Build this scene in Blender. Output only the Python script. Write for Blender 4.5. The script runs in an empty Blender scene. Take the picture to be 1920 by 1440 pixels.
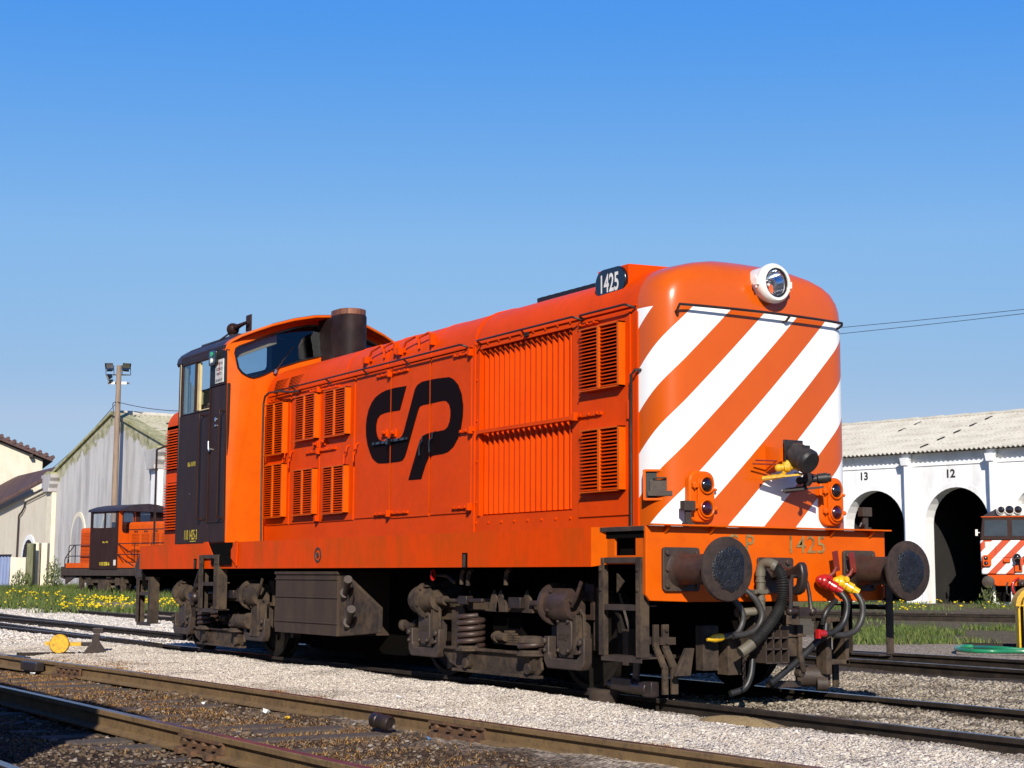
import bpy, bmesh, math, random
import numpy as np
from mathutils import Vector, Matrix
random.seed(7); RNG=np.random.default_rng(7)
sc=bpy.context.scene; COL=sc.collection
R=math.radians
ORG={}
# ------------------------------------------------------------------ materials
def _n(nt,t,**k):
    n=nt.nodes.new(t)
    for a,b in k.items(): setattr(n,a,b)
    return n
def mat(name,col,rough=.5,metal=0,col2=None,scale=6,lo=.42,hi=.68,bump=0,bscale=60,coat=0,stretch=None,col3=None,scale3=40,amt3=.5,spec=.5):
    m=bpy.data.materials.new(name); m.use_nodes=True; nt=m.node_tree; b=nt.nodes['Principled BSDF']
    b.inputs['Roughness'].default_value=rough; b.inputs['Metallic'].default_value=metal
    b.inputs['Base Color'].default_value=(*col,1); b.inputs['Coat Weight'].default_value=coat
    b.inputs['Coat Roughness'].default_value=.12; b.inputs['Specular IOR Level'].default_value=spec
    tc=_n(nt,'ShaderNodeTexCoord'); src=tc.outputs['Object']
    if stretch:
        mp=_n(nt,'ShaderNodeMapping'); mp.inputs['Scale'].default_value=stretch; nt.links.new(src,mp.inputs[0]); src=mp.outputs[0]
    last=None
    def layer(prev,c2,s,l,h,amt=1.0):
        no=_n(nt,'ShaderNodeTexNoise'); no.inputs['Scale'].default_value=s; no.inputs['Detail'].default_value=8; no.inputs['Roughness'].default_value=.62
        nt.links.new(src,no.inputs['Vector'])
        rp=_n(nt,'ShaderNodeMapRange'); rp.inputs['From Min'].default_value=l; rp.inputs['From Max'].default_value=h; rp.inputs['To Max'].default_value=amt
        nt.links.new(no.outputs['Fac'],rp.inputs['Value'])
        mx=_n(nt,'ShaderNodeMix',data_type='RGBA'); nt.links.new(rp.outputs[0],mx.inputs[0])
        if prev is None: mx.inputs[6].default_value=(*col,1)
        else: nt.links.new(prev,mx.inputs[6])
        mx.inputs[7].default_value=(*c2,1); return mx.outputs[2]
    if col2: last=layer(last,col2,scale,lo,hi)
    if col3: last=layer(last,col3,scale3,.5,.7,amt3)
    if last: nt.links.new(last,b.inputs['Base Color'])
    if bump:
        no=_n(nt,'ShaderNodeTexNoise'); no.inputs['Scale'].default_value=bscale; no.inputs['Detail'].default_value=5
        nt.links.new(src,no.inputs['Vector'])
        bp=_n(nt,'ShaderNodeBump'); bp.inputs['Strength'].default_value=bump; bp.inputs['Distance'].default_value=.01
        nt.links.new(no.outputs['Fac'],bp.inputs['Height']); nt.links.new(bp.outputs[0],b.inputs['Normal'])
    return m
def glass(name,tint,gl=.12):
    m=bpy.data.materials.new(name); m.use_nodes=True; nt=m.node_tree; nt.nodes.remove(nt.nodes['Principled BSDF'])
    o=nt.nodes['Material Output']; t=_n(nt,'ShaderNodeBsdfTransparent'); t.inputs[0].default_value=(*tint,1)
    g=_n(nt,'ShaderNodeBsdfGlossy'); g.inputs['Roughness'].default_value=.02; g.inputs[0].default_value=(.9,.95,1,1)
    f=_n(nt,'ShaderNodeLayerWeight'); q=_n(nt,'ShaderNodeMath',operation='POWER'); q.inputs[1].default_value=4; nt.links.new(f.outputs['Facing'],q.inputs[0])
    a=_n(nt,'ShaderNodeMath',operation='MULTIPLY_ADD'); a.inputs[1].default_value=.7; a.inputs[2].default_value=.03+gl*.2; nt.links.new(q.outputs[0],a.inputs[0])
    x=_n(nt,'ShaderNodeMixShader'); nt.links.new(a.outputs[0],x.inputs[0]); nt.links.new(t.outputs[0],x.inputs[1]); nt.links.new(g.outputs[0],x.inputs[2]); nt.links.new(x.outputs[0],o.inputs[0])
    return m
OR=(.53,.083,.0018); OH=(.66,.055,.0008); OH2=(.58,.045,.0008)  # one paint: OR toned as sunlit, OH redder as the dimmer side
M={}
M['orange']=mat('orange_paint',OH,.42,col2=OH2,scale=1.6,coat=.0,col3=(.38,.045,.002),scale3=9,amt3=.3,spec=.05,bump=.05,bscale=2.2)
M['orange_worn']=mat('orange_paint_worn',OH,.46,col2=(.46,.062,.003),scale=3,coat=0,col3=(.30,.045,.006),scale3=14,amt3=.25,stretch=(1,1,.35),spec=.04)
M['orange_sunlit']=mat('sunlit_orange_paint',(.60,.094,.0016),.38,col2=(.54,.080,.0016),scale=1.8,coat=0,spec=.14,col3=(.44,.055,.002),scale3=8,amt3=.3,bump=.04,bscale=2.5)  # same orange paint, toned the way its sun-facing faces look
M['brown']=mat('dark_brown_paint',(.027,.0120,.0095),.45,col2=(.034,.016,.013),scale=2.5,coat=0,spec=.10,col3=(.045,.026,.021),scale3=5,amt3=.35,stretch=(1,1,.3))
M['roofbrown']=mat('dark_roof_paint',(.022,.016,.02),.5,col2=(.04,.03,.032),scale=4)
M['logo']=mat('black_logo_paint',(.007,.0025,.0015),.6,spec=.06)
M['white']=mat('white_paint',(.80,.79,.77),.38,col2=(.74,.73,.70),scale=3,coat=.3)
M['lampwhite']=mat('cream_white_paint',(.78,.74,.68),.4,col2=(.66,.60,.53),scale=8,coat=.3)
M['black']=mat('dull_black',(.006,.006,.006),.6)
M['blackpaint']=mat('weathered_black_paint',(.016,.014,.015),.5,spec=.35,col2=(.03,.025,.025),scale=12)
M['blackgloss']=mat('gloss_black',(.006,.006,.007),.22,coat=.4)
M['grease']=mat('black_grease',(.005,.005,.006),.36,bump=.9,bscale=70,col2=(.014,.014,.017),scale=20)
M['steel']=mat('worn_brown_steel',(.048,.030,.025),.5,metal=.25,col2=(.075,.043,.031),scale=9,col3=(.025,.02,.02),scale3=25,amt3=.7,bump=.15,bscale=50)
M['steeldark']=mat('dark_oily_steel',(.035,.026,.024),.42,metal=.5,col2=(.06,.04,.033),scale=10)
M['dust']=mat('dusty_underframe',(.076,.052,.034),.8,spec=.25,col2=(.036,.026,.020),scale=3.5,lo=.40,hi=.62,col3=(.022,.016,.014),scale3=14,amt3=.9,bump=.25,bscale=45)
M['dustdark']=mat('dusty_dark_underframe',(.040,.028,.023),.6,spec=.35,col2=(.062,.043,.030),scale=6,col3=(.03,.022,.02),scale3=16,amt3=.8,bump=.2,bscale=45)
M['tank']=mat('dusty_tank_paint',(.046,.030,.022),.7,spec=.25,col2=(.066,.044,.028),scale=4,col3=(.04,.026,.022),scale3=9,amt3=.7,stretch=(1,1,.4),bump=.12,bscale=30)
M['under']=mat('plain_black_and_shade',(.004,.0033,.0028),.95,spec=.05)  # near-black, stands in for shade under frames and in openings; also plain black
M['wheel']=mat('oily_wheel',(.010,.008,.007),.7,spec=.2,col2=(.022,.016,.012),scale=6)
M['disc']=mat('greasy_buffer_disc',(.032,.022,.019),.6,spec=.2,col2=(.052,.034,.027),scale=7,col3=(.012,.011,.012),scale3=16,amt3=.7,bump=.1,bscale=40)
M['railside']=mat('rusty_rail_side',(.165,.102,.042),.85,col2=(.115,.068,.030),scale=4,col3=(.05,.032,.02),scale3=20,amt3=.7,bump=.25,bscale=60)
M['railtop']=mat('worn_rail_top',(.17,.13,.13),.30,metal=.9,col2=(.26,.24,.26),scale=5)
M['raildark']=mat('dark_rail_side',(.020,.015,.012),.8,spec=.2,col2=(.042,.030,.021),scale=5)
M['rubber']=mat('black_rubber',(.012,.012,.012),.45,col2=(.022,.021,.02),scale=10)
M['rubberg']=mat('grey_rubber',(.035,.032,.03),.5,col2=(.02,.019,.018),scale=12)
M['pipegrey']=mat('dusty_grey_pipe',(.095,.082,.058),.6,col2=(.13,.115,.08),scale=9)
M['red']=mat('red_paint',(.42,.012,.012),.3,coat=.4,col2=(.30,.012,.012),scale=20)
M['redbrown']=mat('red_brown_paint',(.16,.018,.012),.4,coat=.2)
M['yellow']=mat('yellow_paint',(.72,.42,.010),.35,coat=.4,col2=(.58,.33,.012),scale=15)
M['yellowworn']=mat('worn_yellow_paint',(.64,.36,.010),.55,col2=(.48,.26,.016),scale=9,col3=(.10,.07,.03),scale3=28,amt3=.8)
M['brass']=mat('dull_brass',(.36,.23,.075),.45,metal=.2,col2=(.16,.075,.025),scale=14)
M['chrome']=mat('bright_metal',(.62,.62,.62),.22,metal=1)
M['cream']=mat('cream_cab_paint',(.62,.50,.26),.6,col2=(.5,.39,.19),scale=5)
M['yelltext']=mat('yellow_lettering',(.68,.52,.03),.5)
M['greylabel']=mat('white_enamel_sign',(.62,.60,.56),.5,col2=(.5,.48,.43),scale=20)
M['signink']=mat('sign_ink',(.02,.02,.02),.6)
M['signred']=mat('sign_red_ink',(.5,.03,.02),.6)
M['green']=mat('green_lamp',(.02,.32,.13),.25,coat=.5)
M['lenswhite']=mat('white_lamp',(.75,.72,.62),.25,coat=.5)
M['lensdark']=mat('dark_lens',(.010,.004,.005),.06,coat=1)
M['lensred']=mat('dark_red_lens',(.035,.002,.006),.06,coat=1)
M['reflector']=mat('lamp_reflector',(.75,.78,.80),.10,metal=1)
M['rust']=mat('rusty_exhaust_rim',(.22,.085,.045),.6,metal=.3,col2=(.05,.03,.028),scale=12,stretch=(3,3,.3))
M['stack']=mat('dark_stack_paint',(.014,.0085,.0085),.55,spec=.14,col2=(.028,.016,.015),scale=4,bump=.05,bscale=90)
M['glass']=glass('window_glass',(.66,.74,.78))
M['glassdark']=glass('dark_window_glass',(.30,.36,.40),.3)
M['clear']=glass('lamp_glass',(.95,.97,1),.1)
M['beige']=mat('beige_sun_visor',(.30,.24,.15),.8)
M['wood']=mat('old_sleeper_wood',(.060,.045,.037),.9,col2=(.10,.075,.055),scale=6,stretch=(1,8,1),col3=(.03,.024,.022),scale3=20,amt3=.7,bump=.4,bscale=30)
M['pole']=mat('weathered_pole_wood',(.26,.19,.14),.85,col2=(.18,.125,.09),scale=8,stretch=(2,2,.2))
M['plasterw']=mat('white_limewash',(.80,.80,.80),.85,col2=(.74,.735,.72),scale=.6,col3=(.47,.45,.42),scale3=1.0,amt3=.6,stretch=(1,1,.30))
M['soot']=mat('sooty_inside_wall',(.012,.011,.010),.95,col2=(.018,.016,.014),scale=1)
M['asbestos']=mat('corrugated_cement_sheet',(.50,.47,.40),.85,col2=(.40,.37,.31),scale=.8,col3=(.28,.26,.21),scale3=3,amt3=.5)
M['mossroof']=mat('mossy_cement_sheet',(.44,.41,.31),.9,col2=(.34,.33,.20),scale=1.2,col3=(.22,.22,.12),scale3=4,amt3=.6)
M['greyplaster']=mat('weathered_grey_plaster',(.40,.385,.38),.9,col2=(.30,.285,.28),scale=1.1,lo=.40,hi=.64,col3=(.52,.50,.48),scale3=2.6,amt3=.8,stretch=(1.6,1.6,.28))
M['lichen']=mat('lichen_stained_coping',(.37,.35,.20),.95,col2=(.25,.245,.10),scale=2.2,col3=(.12,.12,.07),scale3=6,amt3=.8,stretch=(1,1,.5))
M['creamwall']=mat('cream_rendered_wall',(.63,.57,.46),.9,col2=(.57,.51,.40),scale=.7,col3=(.45,.37,.25),scale3=2.2,amt3=.4,stretch=(1,1,.4))
M['creamtrim']=mat('pale_cream_trim',(.70,.63,.48),.85,col2=(.60,.54,.42),scale=2)
M['tile']=mat('dark_roof_tiles',(.090,.050,.047),.85,col2=(.055,.034,.036),scale=3,col3=(.17,.09,.07),scale3=7,amt3=.7)
M['bluegate']=mat('faded_blue_sheet',(.17,.22,.38),.7,col2=(.26,.30,.42),scale=2.4,col3=(.16,.12,.12),scale3=5,amt3=.6,stretch=(3,3,.4))
M['mosspost']=mat('mossy_concrete',(.17,.17,.10),.95,col2=(.05,.06,.018),scale=1.6,stretch=(2,2,.4))
M['greenhose']=mat('green_hose',(.01,.20,.085),.4,coat=.3,col2=(.012,.14,.06),scale=6)
M['paper']=mat('white_scrap',(.68,.68,.66),.8)
M['blueplastic']=mat('blue_plastic',(.10,.26,.55),.5)
M['wire']=mat('black_wire',(.02,.02,.022),.6)
M['far_orange']=mat('sun_faded_orange',(.56,.080,.004),.5,col2=(.48,.066,.004),scale=2,coat=0,spec=.15)
# ------------------------------------------------------------------ mesh builder
def V(*a): return Vector(a)
class MB:
    def __init__(s): s.v=[]; s.f=[]
    def add(s,vs,fs):
        o=len(s.v); s.v+= [tuple(q) for q in vs]; s.f+=[tuple(i+o for i in f) for f in fs]; return s
    def hexa(s,p): return s.add(p,[(0,3,2,1),(4,5,6,7),(0,1,5,4),(1,2,6,5),(2,3,7,6),(3,0,4,7)])
    def box(s,x0,x1,y0,y1,z0,z1):
        return s.hexa([(x0,y0,z0),(x1,y0,z0),(x1,y1,z0),(x0,y1,z0),(x0,y0,z1),(x1,y0,z1),(x1,y1,z1),(x0,y1,z1)])
    def mbox(s,fn,x0,x1,o0,o1,z0,z1):
        return s.hexa([fn(x0,o0,z0),fn(x1,o0,z0),fn(x1,o1,z0),fn(x0,o1,z0),fn(x0,o0,z1),fn(x1,o0,z1),fn(x1,o1,z1),fn(x0,o1,z1)])
    def obox(s,c,ax,ay,az):
        c=Vector(c);ax=Vector(ax);ay=Vector(ay);az=Vector(az)
        return s.hexa([c-ax-ay-az,c+ax-ay-az,c+ax+ay-az,c-ax+ay-az,c-ax-ay+az,c+ax-ay+az,c+ax+ay+az,c-ax+ay+az])
    def bar(s,p0,p1,w,h,up=(0,0,1)):
        p0=Vector(p0);p1=Vector(p1);d=p1-p0;L=d.length;d.normalize();u=Vector(up)
        if abs(d.dot(u))>.97: u=Vector((0,1,0))
        a=d.cross(u).normalized();b=a.cross(d)
        return s.obox((p0+p1)/2,d*L/2,a*w/2,b*h/2)
    def cyl(s,p0,p1,r0,r1=None,n=16,caps=True):
        r1=r0 if r1 is None else r1
        return s.lathe([(0,r0),(1,r1)],p0,Vector(p1)-Vector(p0),n,caps)
    def lathe(s,prof,org,axis,n=20,caps=True):
        org=Vector(org);ax=Vector(axis);d=ax.normalized()
        u=Vector((0,0,1)) if abs(d.z)<.9 else Vector((1,0,0))
        a=d.cross(u).normalized();b=d.cross(a)
        vs=[];fs=[]
        for t,r in prof:
            for i in range(n):
                g=2*math.pi*i/n; vs.append(org+ax*t+a*(r*math.cos(g))+b*(r*math.sin(g)))
        for k in range(len(prof)-1):
            for i in range(n):
                j=(i+1)%n; fs.append((k*n+i,k*n+j,(k+1)*n+j,(k+1)*n+i))
        if caps: fs.append(tuple(range(n-1,-1,-1))); fs.append(tuple((len(prof)-1)*n+i for i in range(n)))
        return s.add(vs,fs)
    def tube(s,pts,r,n=8,rf=None,closed=False):
        pts=[Vector(p) for p in pts]; N=len(pts); vs=[];fs=[]
        a=None
        for k,p in enumerate(pts):
            if closed: t=(pts[(k+1)%N]-pts[k-1]).normalized()
            else: t=(pts[min(k+1,N-1)]-pts[max(k-1,0)]).normalized()
            if a is None:
                u=Vector((0,0,1)) if abs(t.z)<.9 else Vector((1,0,0)); a=t.cross(u).normalized()
            else: a=(a-t*a.dot(t)).normalized()
            b=t.cross(a); rr=rf(k) if rf else r
            for i in range(n):
                g=2*math.pi*i/n; vs.append(p+a*(rr*math.cos(g))+b*(rr*math.sin(g)))
        for k in range(N if closed else N-1):
            k2=(k+1)%N
            for i in range(n):
                j=(i+1)%n; fs.append((k*n+i,k*n+j,k2*n+j,k2*n+i))
        if not closed: fs.append(tuple(range(n-1,-1,-1))); fs.append(tuple((N-1)*n+i for i in range(n)))
        return s.add(vs,fs)
    def prism(s,poly,fn,w0,w1):
        n=len(poly)
        vs=[fn(u,v,w0) for u,v in poly]+[fn(u,v,w1) for u,v in poly]
        fs=[tuple(range(n-1,-1,-1)),tuple(range(n,2*n))]+[(i,(i+1)%n,(i+1)%n+n,i+n) for i in range(n)]
        return s.add(vs,fs)
    def sphere(s,c,r,n=14,m=8,sc=(1,1,1)):
        c=Vector(c);vs=[];fs=[]
        for i in range(m+1):
            t=math.pi*i/m
            for j in range(n):
                g=2*math.pi*j/n; vs.append((c.x+sc[0]*r*math.sin(t)*math.cos(g),c.y+sc[1]*r*math.sin(t)*math.sin(g),c.z+sc[2]*r*math.cos(t)))
        for i in range(m):
            for j in range(n): fs.append((i*n+j,(i+1)*n+j,(i+1)*n+(j+1)%n,i*n+(j+1)%n))
        return s.add(vs,fs)
    def bolt(s,c,d,r=.014,h=.014):
        c=Vector(c); return s.cyl(c,c+Vector(d).normalized()*h,r,r*.9,6)
    def build(s,name,m,parent=None,bevel=0,smooth=35,bseg=2,recalc=True,mats=None,fm=None):
        me=bpy.data.meshes.new(name)
        o=ORG.get(parent.name,Vector((0,0,0))) if parent else Vector((0,0,0))
        me.from_pydata([(q[0]-o[0],q[1]-o[1],q[2]-o[2]) for q in s.v],[],s.f)
        if recalc:
            bm=bmesh.new(); bm.from_mesh(me); bmesh.ops.remove_doubles(bm,verts=bm.verts,dist=1e-6); bmesh.ops.recalc_face_normals(bm,faces=bm.faces); bm.to_mesh(me); bm.free()
        me.materials.append(m)
        ob=bpy.data.objects.new(name,me); COL.objects.link(ob)
        if parent: ob.parent=parent; ORG[ob.name]=o
        if smooth:
            me.polygons.foreach_set('use_smooth',[True]*len(me.polygons)); me.set_sharp_from_angle(angle=R(smooth))
        if bevel:
            b=ob.modifiers.new('bevel','BEVEL'); b.width=bevel; b.segments=bseg; b.limit_method='ANGLE'; b.angle_limit=R(40); b.harden_normals=False
        return ob
def tag(o,label=None,cat=None,group=None,kind=None):
    if label: o['label']=label
    if cat: o['category']=cat
    if group: o['group']=group
    if kind: o['kind']=kind
    return o
def thing(name,loc,label,cat,group=None):
    o=bpy.data.objects.new(name,None); COL.objects.link(o); o.location=loc; o.empty_display_size=.3
    ORG[o.name]=Vector(loc); return tag(o,label,cat,group)
def solo(mb,name,m,label,cat,group=None,**k):
    # a thing that is one mesh: origin at its own base
    xs=np.array(mb.v); c=Vector(((xs[:,0].min()+xs[:,0].max())/2,(xs[:,1].min()+xs[:,1].max())/2,xs[:,2].min()))
    mb.v=[(q[0]-c.x,q[1]-c.y,q[2]-c.z) for q in mb.v]
    o=mb.build(name,m,None,**k); o.location=c; ORG[o.name]=c
    return tag(o,label,cat,group)
def text(name,body,m,parent,org,right,up,width=None,height=None,ext=.002,bold=0,shear=0):
    cu=bpy.data.curves.new(name,'FONT'); cu.body=body; cu.size=1; cu.offset=bold; cu.align_x='CENTER'; cu.shear=shear; cu.resolution_u=4
    t=bpy.data.objects.new(name+'_tmp',cu); COL.objects.link(t)
    bpy.context.view_layer.update()
    me0=t.evaluated_get(bpy.context.evaluated_depsgraph_get()).to_mesh()
    vs=[tuple(v.co) for v in me0.vertices]; fs=[tuple(p.vertices) for p in me0.polygons]
    xs=[v[0] for v in vs]; ys=[v[1] for v in vs]; x0,x1,y0,y1=min(xs),max(xs),min(ys),max(ys)
    sx=width/(x1-x0) if width else None; sy=height/(y1-y0) if height else None
    sx=sx or sy; sy=sy or sx
    bpy.data.objects.remove(t); bpy.data.curves.remove(cu)
    org=Vector(org);right=Vector(right).normalized();up=Vector(up).normalized();nr=right.cross(up)
    n=len(vs); P=[org+right*((v[0]-(x0+x1)/2)*sx)+up*((v[1]-(y0+y1)/2)*sy) for v in vs]
    b=MB(); b.add([p+nr*ext for p in P],fs)
    return b.build(name,m,parent,smooth=0,recalc=False)
def arc(cx,cy,r,a0,a1,n=8): return [(cx+r*math.cos(R(a0+(a1-a0)*i/n)),cy+r*math.sin(R(a0+(a1-a0)*i/n))) for i in range(n+1)]
def rrect(u0,u1,v0,v1,r,n=4):
    return arc(u1-r,v1-r,r,0,90,n)+arc(u0+r,v1-r,r,90,180,n)+arc(u0+r,v0+r,r,180,270,n)+arc(u1-r,v0+r,r,270,360,n)
def bez(P,n=10):
    P=[Vector(p) for p in P]; return [P[0]*(1-t)**3+P[1]*3*(1-t)**2*t+P[2]*3*(1-t)*t*t+P[3]*t**3 for t in [i/n for i in range(n+1)]]
def spline(pts,n=8):
    pts=[Vector(p) for p in pts]; o=[]
    for i in range(len(pts)-1):
        a=pts[max(i-1,0)];b=pts[i];c=pts[i+1];d=pts[min(i+2,len(pts)-1)]
        for k in range(n):
            t=k/n; o.append(.5*((2*b)+(c-a)*t+(2*a-5*b+4*c-d)*t*t+(3*b-a-3*c+d)*t**3))
    return o+[pts[-1]]
FX=lambda u,v,w:(w,u,v)      # polygon in (Y,Z) extruded along X
FY=lambda u,v,w:(u,w,v)      # polygon in (X,Z) extruded along Y
FZ=lambda u,v,w:(u,v,w)
# ------------------------------------------------------------------ camera, light, sky
CAM=V(10.0857,-8.8941,.9782); YAW,PITCH,ROLL,FPX=.5601,.1218,.0052,2963.2245
f_=V(-math.cos(YAW)*math.cos(PITCH),math.sin(YAW)*math.cos(PITCH),math.sin(PITCH))
r_=f_.cross(V(0,0,1)).normalized(); u_=r_.cross(f_)
r2=r_*math.cos(ROLL)+u_*math.sin(ROLL); u2=u_*math.cos(ROLL)-r_*math.sin(ROLL)
cd=bpy.data.cameras.new('camera'); cam=bpy.data.objects.new('camera',cd); COL.objects.link(cam)
mw=Matrix((( r2.x,u2.x,-f_.x,CAM.x),(r2.y,u2.y,-f_.y,CAM.y),(r2.z,u2.z,-f_.z,CAM.z),(0,0,0,1))); cam.matrix_world=mw
cd.sensor_width=36; cd.lens=FPX/1920*36; cd.clip_end=6000; cd.clip_start=.1; sc.camera=cam
fh=V(-math.cos(YAW),math.sin(YAW),0); rh=V(math.sin(YAW),math.cos(YAW),0)
def G(s,d,z=0): return V(CAM.x,CAM.y,0)+rh*s+fh*d+V(0,0,z)   # a place on the ground plan: s metres right, d metres ahead of where the photographer stood
SAZ,SEL=R(32),R(29)
SD=V(math.cos(SAZ)*math.cos(SEL),-math.sin(SAZ)*math.cos(SEL),math.sin(SEL))
sl=bpy.data.lights.new('sun','SUN'); sl.energy=5.0; sl.angle=R(.53); sl.color=(1,.93,.82)
so=bpy.data.objects.new('sun',sl); COL.objects.link(so); so.rotation_euler=(-SD).to_track_quat('-Z','Y').to_euler(); so.location=(20,-20,30)
w=bpy.data.worlds.new('World'); sc.world=w; w.use_nodes=True; nt=w.node_tree; bg=nt.nodes['Background']
sky=_n(nt,'ShaderNodeTexSky',sky_type='NISHITA'); sky.sun_disc=False; sky.sun_elevation=SEL; sky.sun_rotation=math.atan2(SD.x,SD.y); sky.altitude=0; sky.air_density=1.0; sky.dust_density=0; sky.ozone_density=10
# colour response of the clear evening-blue sky
sx=_n(nt,'ShaderNodeSeparateColor'); cx=_n(nt,'ShaderNodeCombineColor'); nt.links.new(sky.outputs[0],sx.inputs[0])
for i,(a_,p_) in enumerate(((.80,1.30),(1.55,.58),(7.6,-.10))):
    q=_n(nt,'ShaderNodeMath',operation='POWER'); q.inputs[1].default_value=p_; nt.links.new(sx.outputs[i],q.inputs[0])
    r=_n(nt,'ShaderNodeMath',operation='MULTIPLY'); r.inputs[1].default_value=a_; nt.links.new(q.outputs[0],r.inputs[0])
    m_=_n(nt,'ShaderNodeMath',operation='MINIMUM'); m_.inputs[1].default_value=(2.75,4.3,6.9)[i]; nt.links.new(r.outputs[0],m_.inputs[0]); nt.links.new(m_.outputs[0],cx.inputs[i])
# the zenith is darker than the sky near the horizon
tg=_n(nt,'ShaderNodeTexCoord'); tz=_n(nt,'ShaderNodeSeparateXYZ'); nt.links.new(tg.outputs['Generated'],tz.inputs[0])
mz=_n(nt,'ShaderNodeMapRange',interpolation_type='SMOOTHSTEP'); mz.inputs['From Min'].default_value=.36; mz.inputs['From Max'].default_value=.85; mz.inputs['To Min'].default_value=1; mz.inputs['To Max'].default_value=.30; nt.links.new(tz.outputs[2],mz.inputs['Value'])
mm_=_n(nt,'ShaderNodeVectorMath',operation='SCALE'); nt.links.new(cx.outputs[0],mm_.inputs[0]); nt.links.new(mz.outputs[0],mm_.inputs['Scale'])
hr=_n(nt,'ShaderNodeValToRGB'); nt.links.new(tz.outputs[2],hr.inputs[0]); he=hr.color_ramp.elements
for i,(p_,c_) in enumerate(((0,(1.12,1.04,1)),(.12,(1.2,1.06,1.0)),(.21,(1.62,1.21,1.05)),(.27,(1.42,1.13,1.03)),(.34,(1.05,1.04,1.02)))):
    k=he[i] if i<2 else he.new(p_)
    k.position=p_; k.color=tuple(q*.5 for q in c_)+(1,)
m2_=_n(nt,'ShaderNodeVectorMath',operation='MULTIPLY'); nt.links.new(mm_.outputs[0],m2_.inputs[0]); nt.links.new(hr.outputs[0],m2_.inputs[1])
m3_=_n(nt,'ShaderNodeVectorMath',operation='SCALE'); m3_.inputs['Scale'].default_value=2; nt.links.new(m2_.outputs[0],m3_.inputs[0])
nt.links.new(m3_.outputs[0],bg.inputs[0]); bg.inputs[1].default_value=.10
vs_=sc.view_settings; sc.display_settings.display_device='sRGB'; vs_.view_transform='Standard'; vs_.look='None'; vs_.exposure=.35; vs_.gamma=1
# ================================================================== main locomotive
LOCO=thing('locomotive',(-6,0,0),'large orange diesel locomotive with white striped nose and black logo, nearest the camera','locomotive')
hw=lambda X: 1.05+(X+.45)*(.17/8.15)
HP=lambda X,o,Z:(X,-(hw(X)+o),Z)
L=-11.89
# hood section: share of the way to the roof ridge, rise above the side wall
SEC=[(0,0),(.004,.06),(.012,.13),(.035,.205),(.085,.285),(.16,.345),(.28,.402),(.44,.449),(.62,.486),(.80,.507),(1,.515)]
ZS=3.20
def hood_mesh(x0,x1,xs,grille=None,grow=0.0,zb=1.393):
    b=MB(); X=sorted(set([x0,x1]+list(xs)+(list(grille[:2]) if grille else [])))
    zz=[zb]+([grille[2],grille[3]-.0001] if grille else [2.3])
    prof=[('w',z) for z in zz]+[('d',a,h) for a,h in SEC]
    def row(x,sgn):
        H=hw(x)+grow; o=[]
        for q in prof:
            if q[0]=='w': o.append((x,sgn*H,q[1]))
            else: o.append((x,sgn*H*(1-q[1]),ZS+q[2]*(1+grow*.5)))
        return o
    N=len(prof); R_=[]
    for x in X:
        a=row(x,-1); c=row(x,1)[::-1][1:]; R_.append(a+c)
    K=len(R_[0]); vs=[q for r in R_ for q in r]; fs=[]
    for i in range(len(X)-1):
        for j in range(K-1):
            if grille and j==1 and X[i]>=grille[0]-1e-6 and X[i+1]<=grille[1]+1e-6: continue
            fs.append((i*K+j,i*K+j+1,(i+1)*K+j+1,(i+1)*K+j))
    fs.append(tuple(range(K))); fs.append(tuple((len(X)-1)*K+k for k in range(K))[::-1])
    b.add(vs,fs)
    return b
GX0,GX1,GZ0,GZ1=-3.075,-1.447,1.568,3.19
b=hood_mesh(-3.205,-.45,[-2.2],grille=(GX0,GX1,GZ0,3.2))
# recess behind the corrugated intake, walls of the recess
d=.11
q=[HP(GX0,0,GZ0),HP(GX1,0,GZ0),HP(GX1,0,3.1999),HP(GX0,0,3.1999)]; r=[HP(GX0,-d,GZ0),HP(GX1,-d,GZ0),HP(GX1,-d,3.1999),HP(GX0,-d,3.1999)]
b.add(q+r,[(4,5,6,7),(0,1,5,4),(1,2,6,5),(2,3,7,6),(3,0,4,7)])
hood=b.build('radiator_hood',M['orange'],LOCO,smooth=30)
b=hood_mesh(-8.60,-3.215,[-4.1,-5.0,-5.9,-6.9,-7.8])
hood2=b.build('engine_hood',M['orange'],LOCO,smooth=30)
# joint beads round the hood roof
def bead(x,w=.03,g=.010,z0=3.2):
    b=MB(); st=[]
    for xx in (x-w/2,x+w/2):
        H=hw(xx)+g; st.append([(xx,-H*(1-a),ZS+h*(1+g*2)) for a,h in SEC]+[(xx,H*(1-a),ZS+h*(1+g*2)) for a,h in SEC[::-1][1:]])
    if z0<3.19: st=[[(s[0][0],s[0][1],z0)]+s for s in st]
    K=len(st[0]); inner=[[(p[0],p[1]*(.975),p[2]-.02) for p in s] for s in st]
    vs=st[0]+st[1]+inner[0]+inner[1]; fs=[]
    for j in range(K-1): fs+= [(j,j+1,K+j+1,K+j),(j,j+1,2*K+j+1,2*K+j),(K+j,K+j+1,3*K+j+1,3*K+j)]
    return b.add(vs,fs)
bead(-3.21,.05,.012,1.395).build('hood_joint_band',M['orange'],hood2,smooth=30)
for x in (-4.13,-5.16,-5.22,-6.2): bead(x,.016,.007).build('roof_joint_bead',M['orange'],hood2,smooth=30)
# gutter along the rear hood
b=MB(); b.mbox(HP,-8.5,-3.24,-.01,.022,3.238,3.252); b.mbox(HP,-3.2,-.46,-.01,.012,3.252,3.26); b.build('rain_gutter',M['orange'],hood2,smooth=0)
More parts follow.
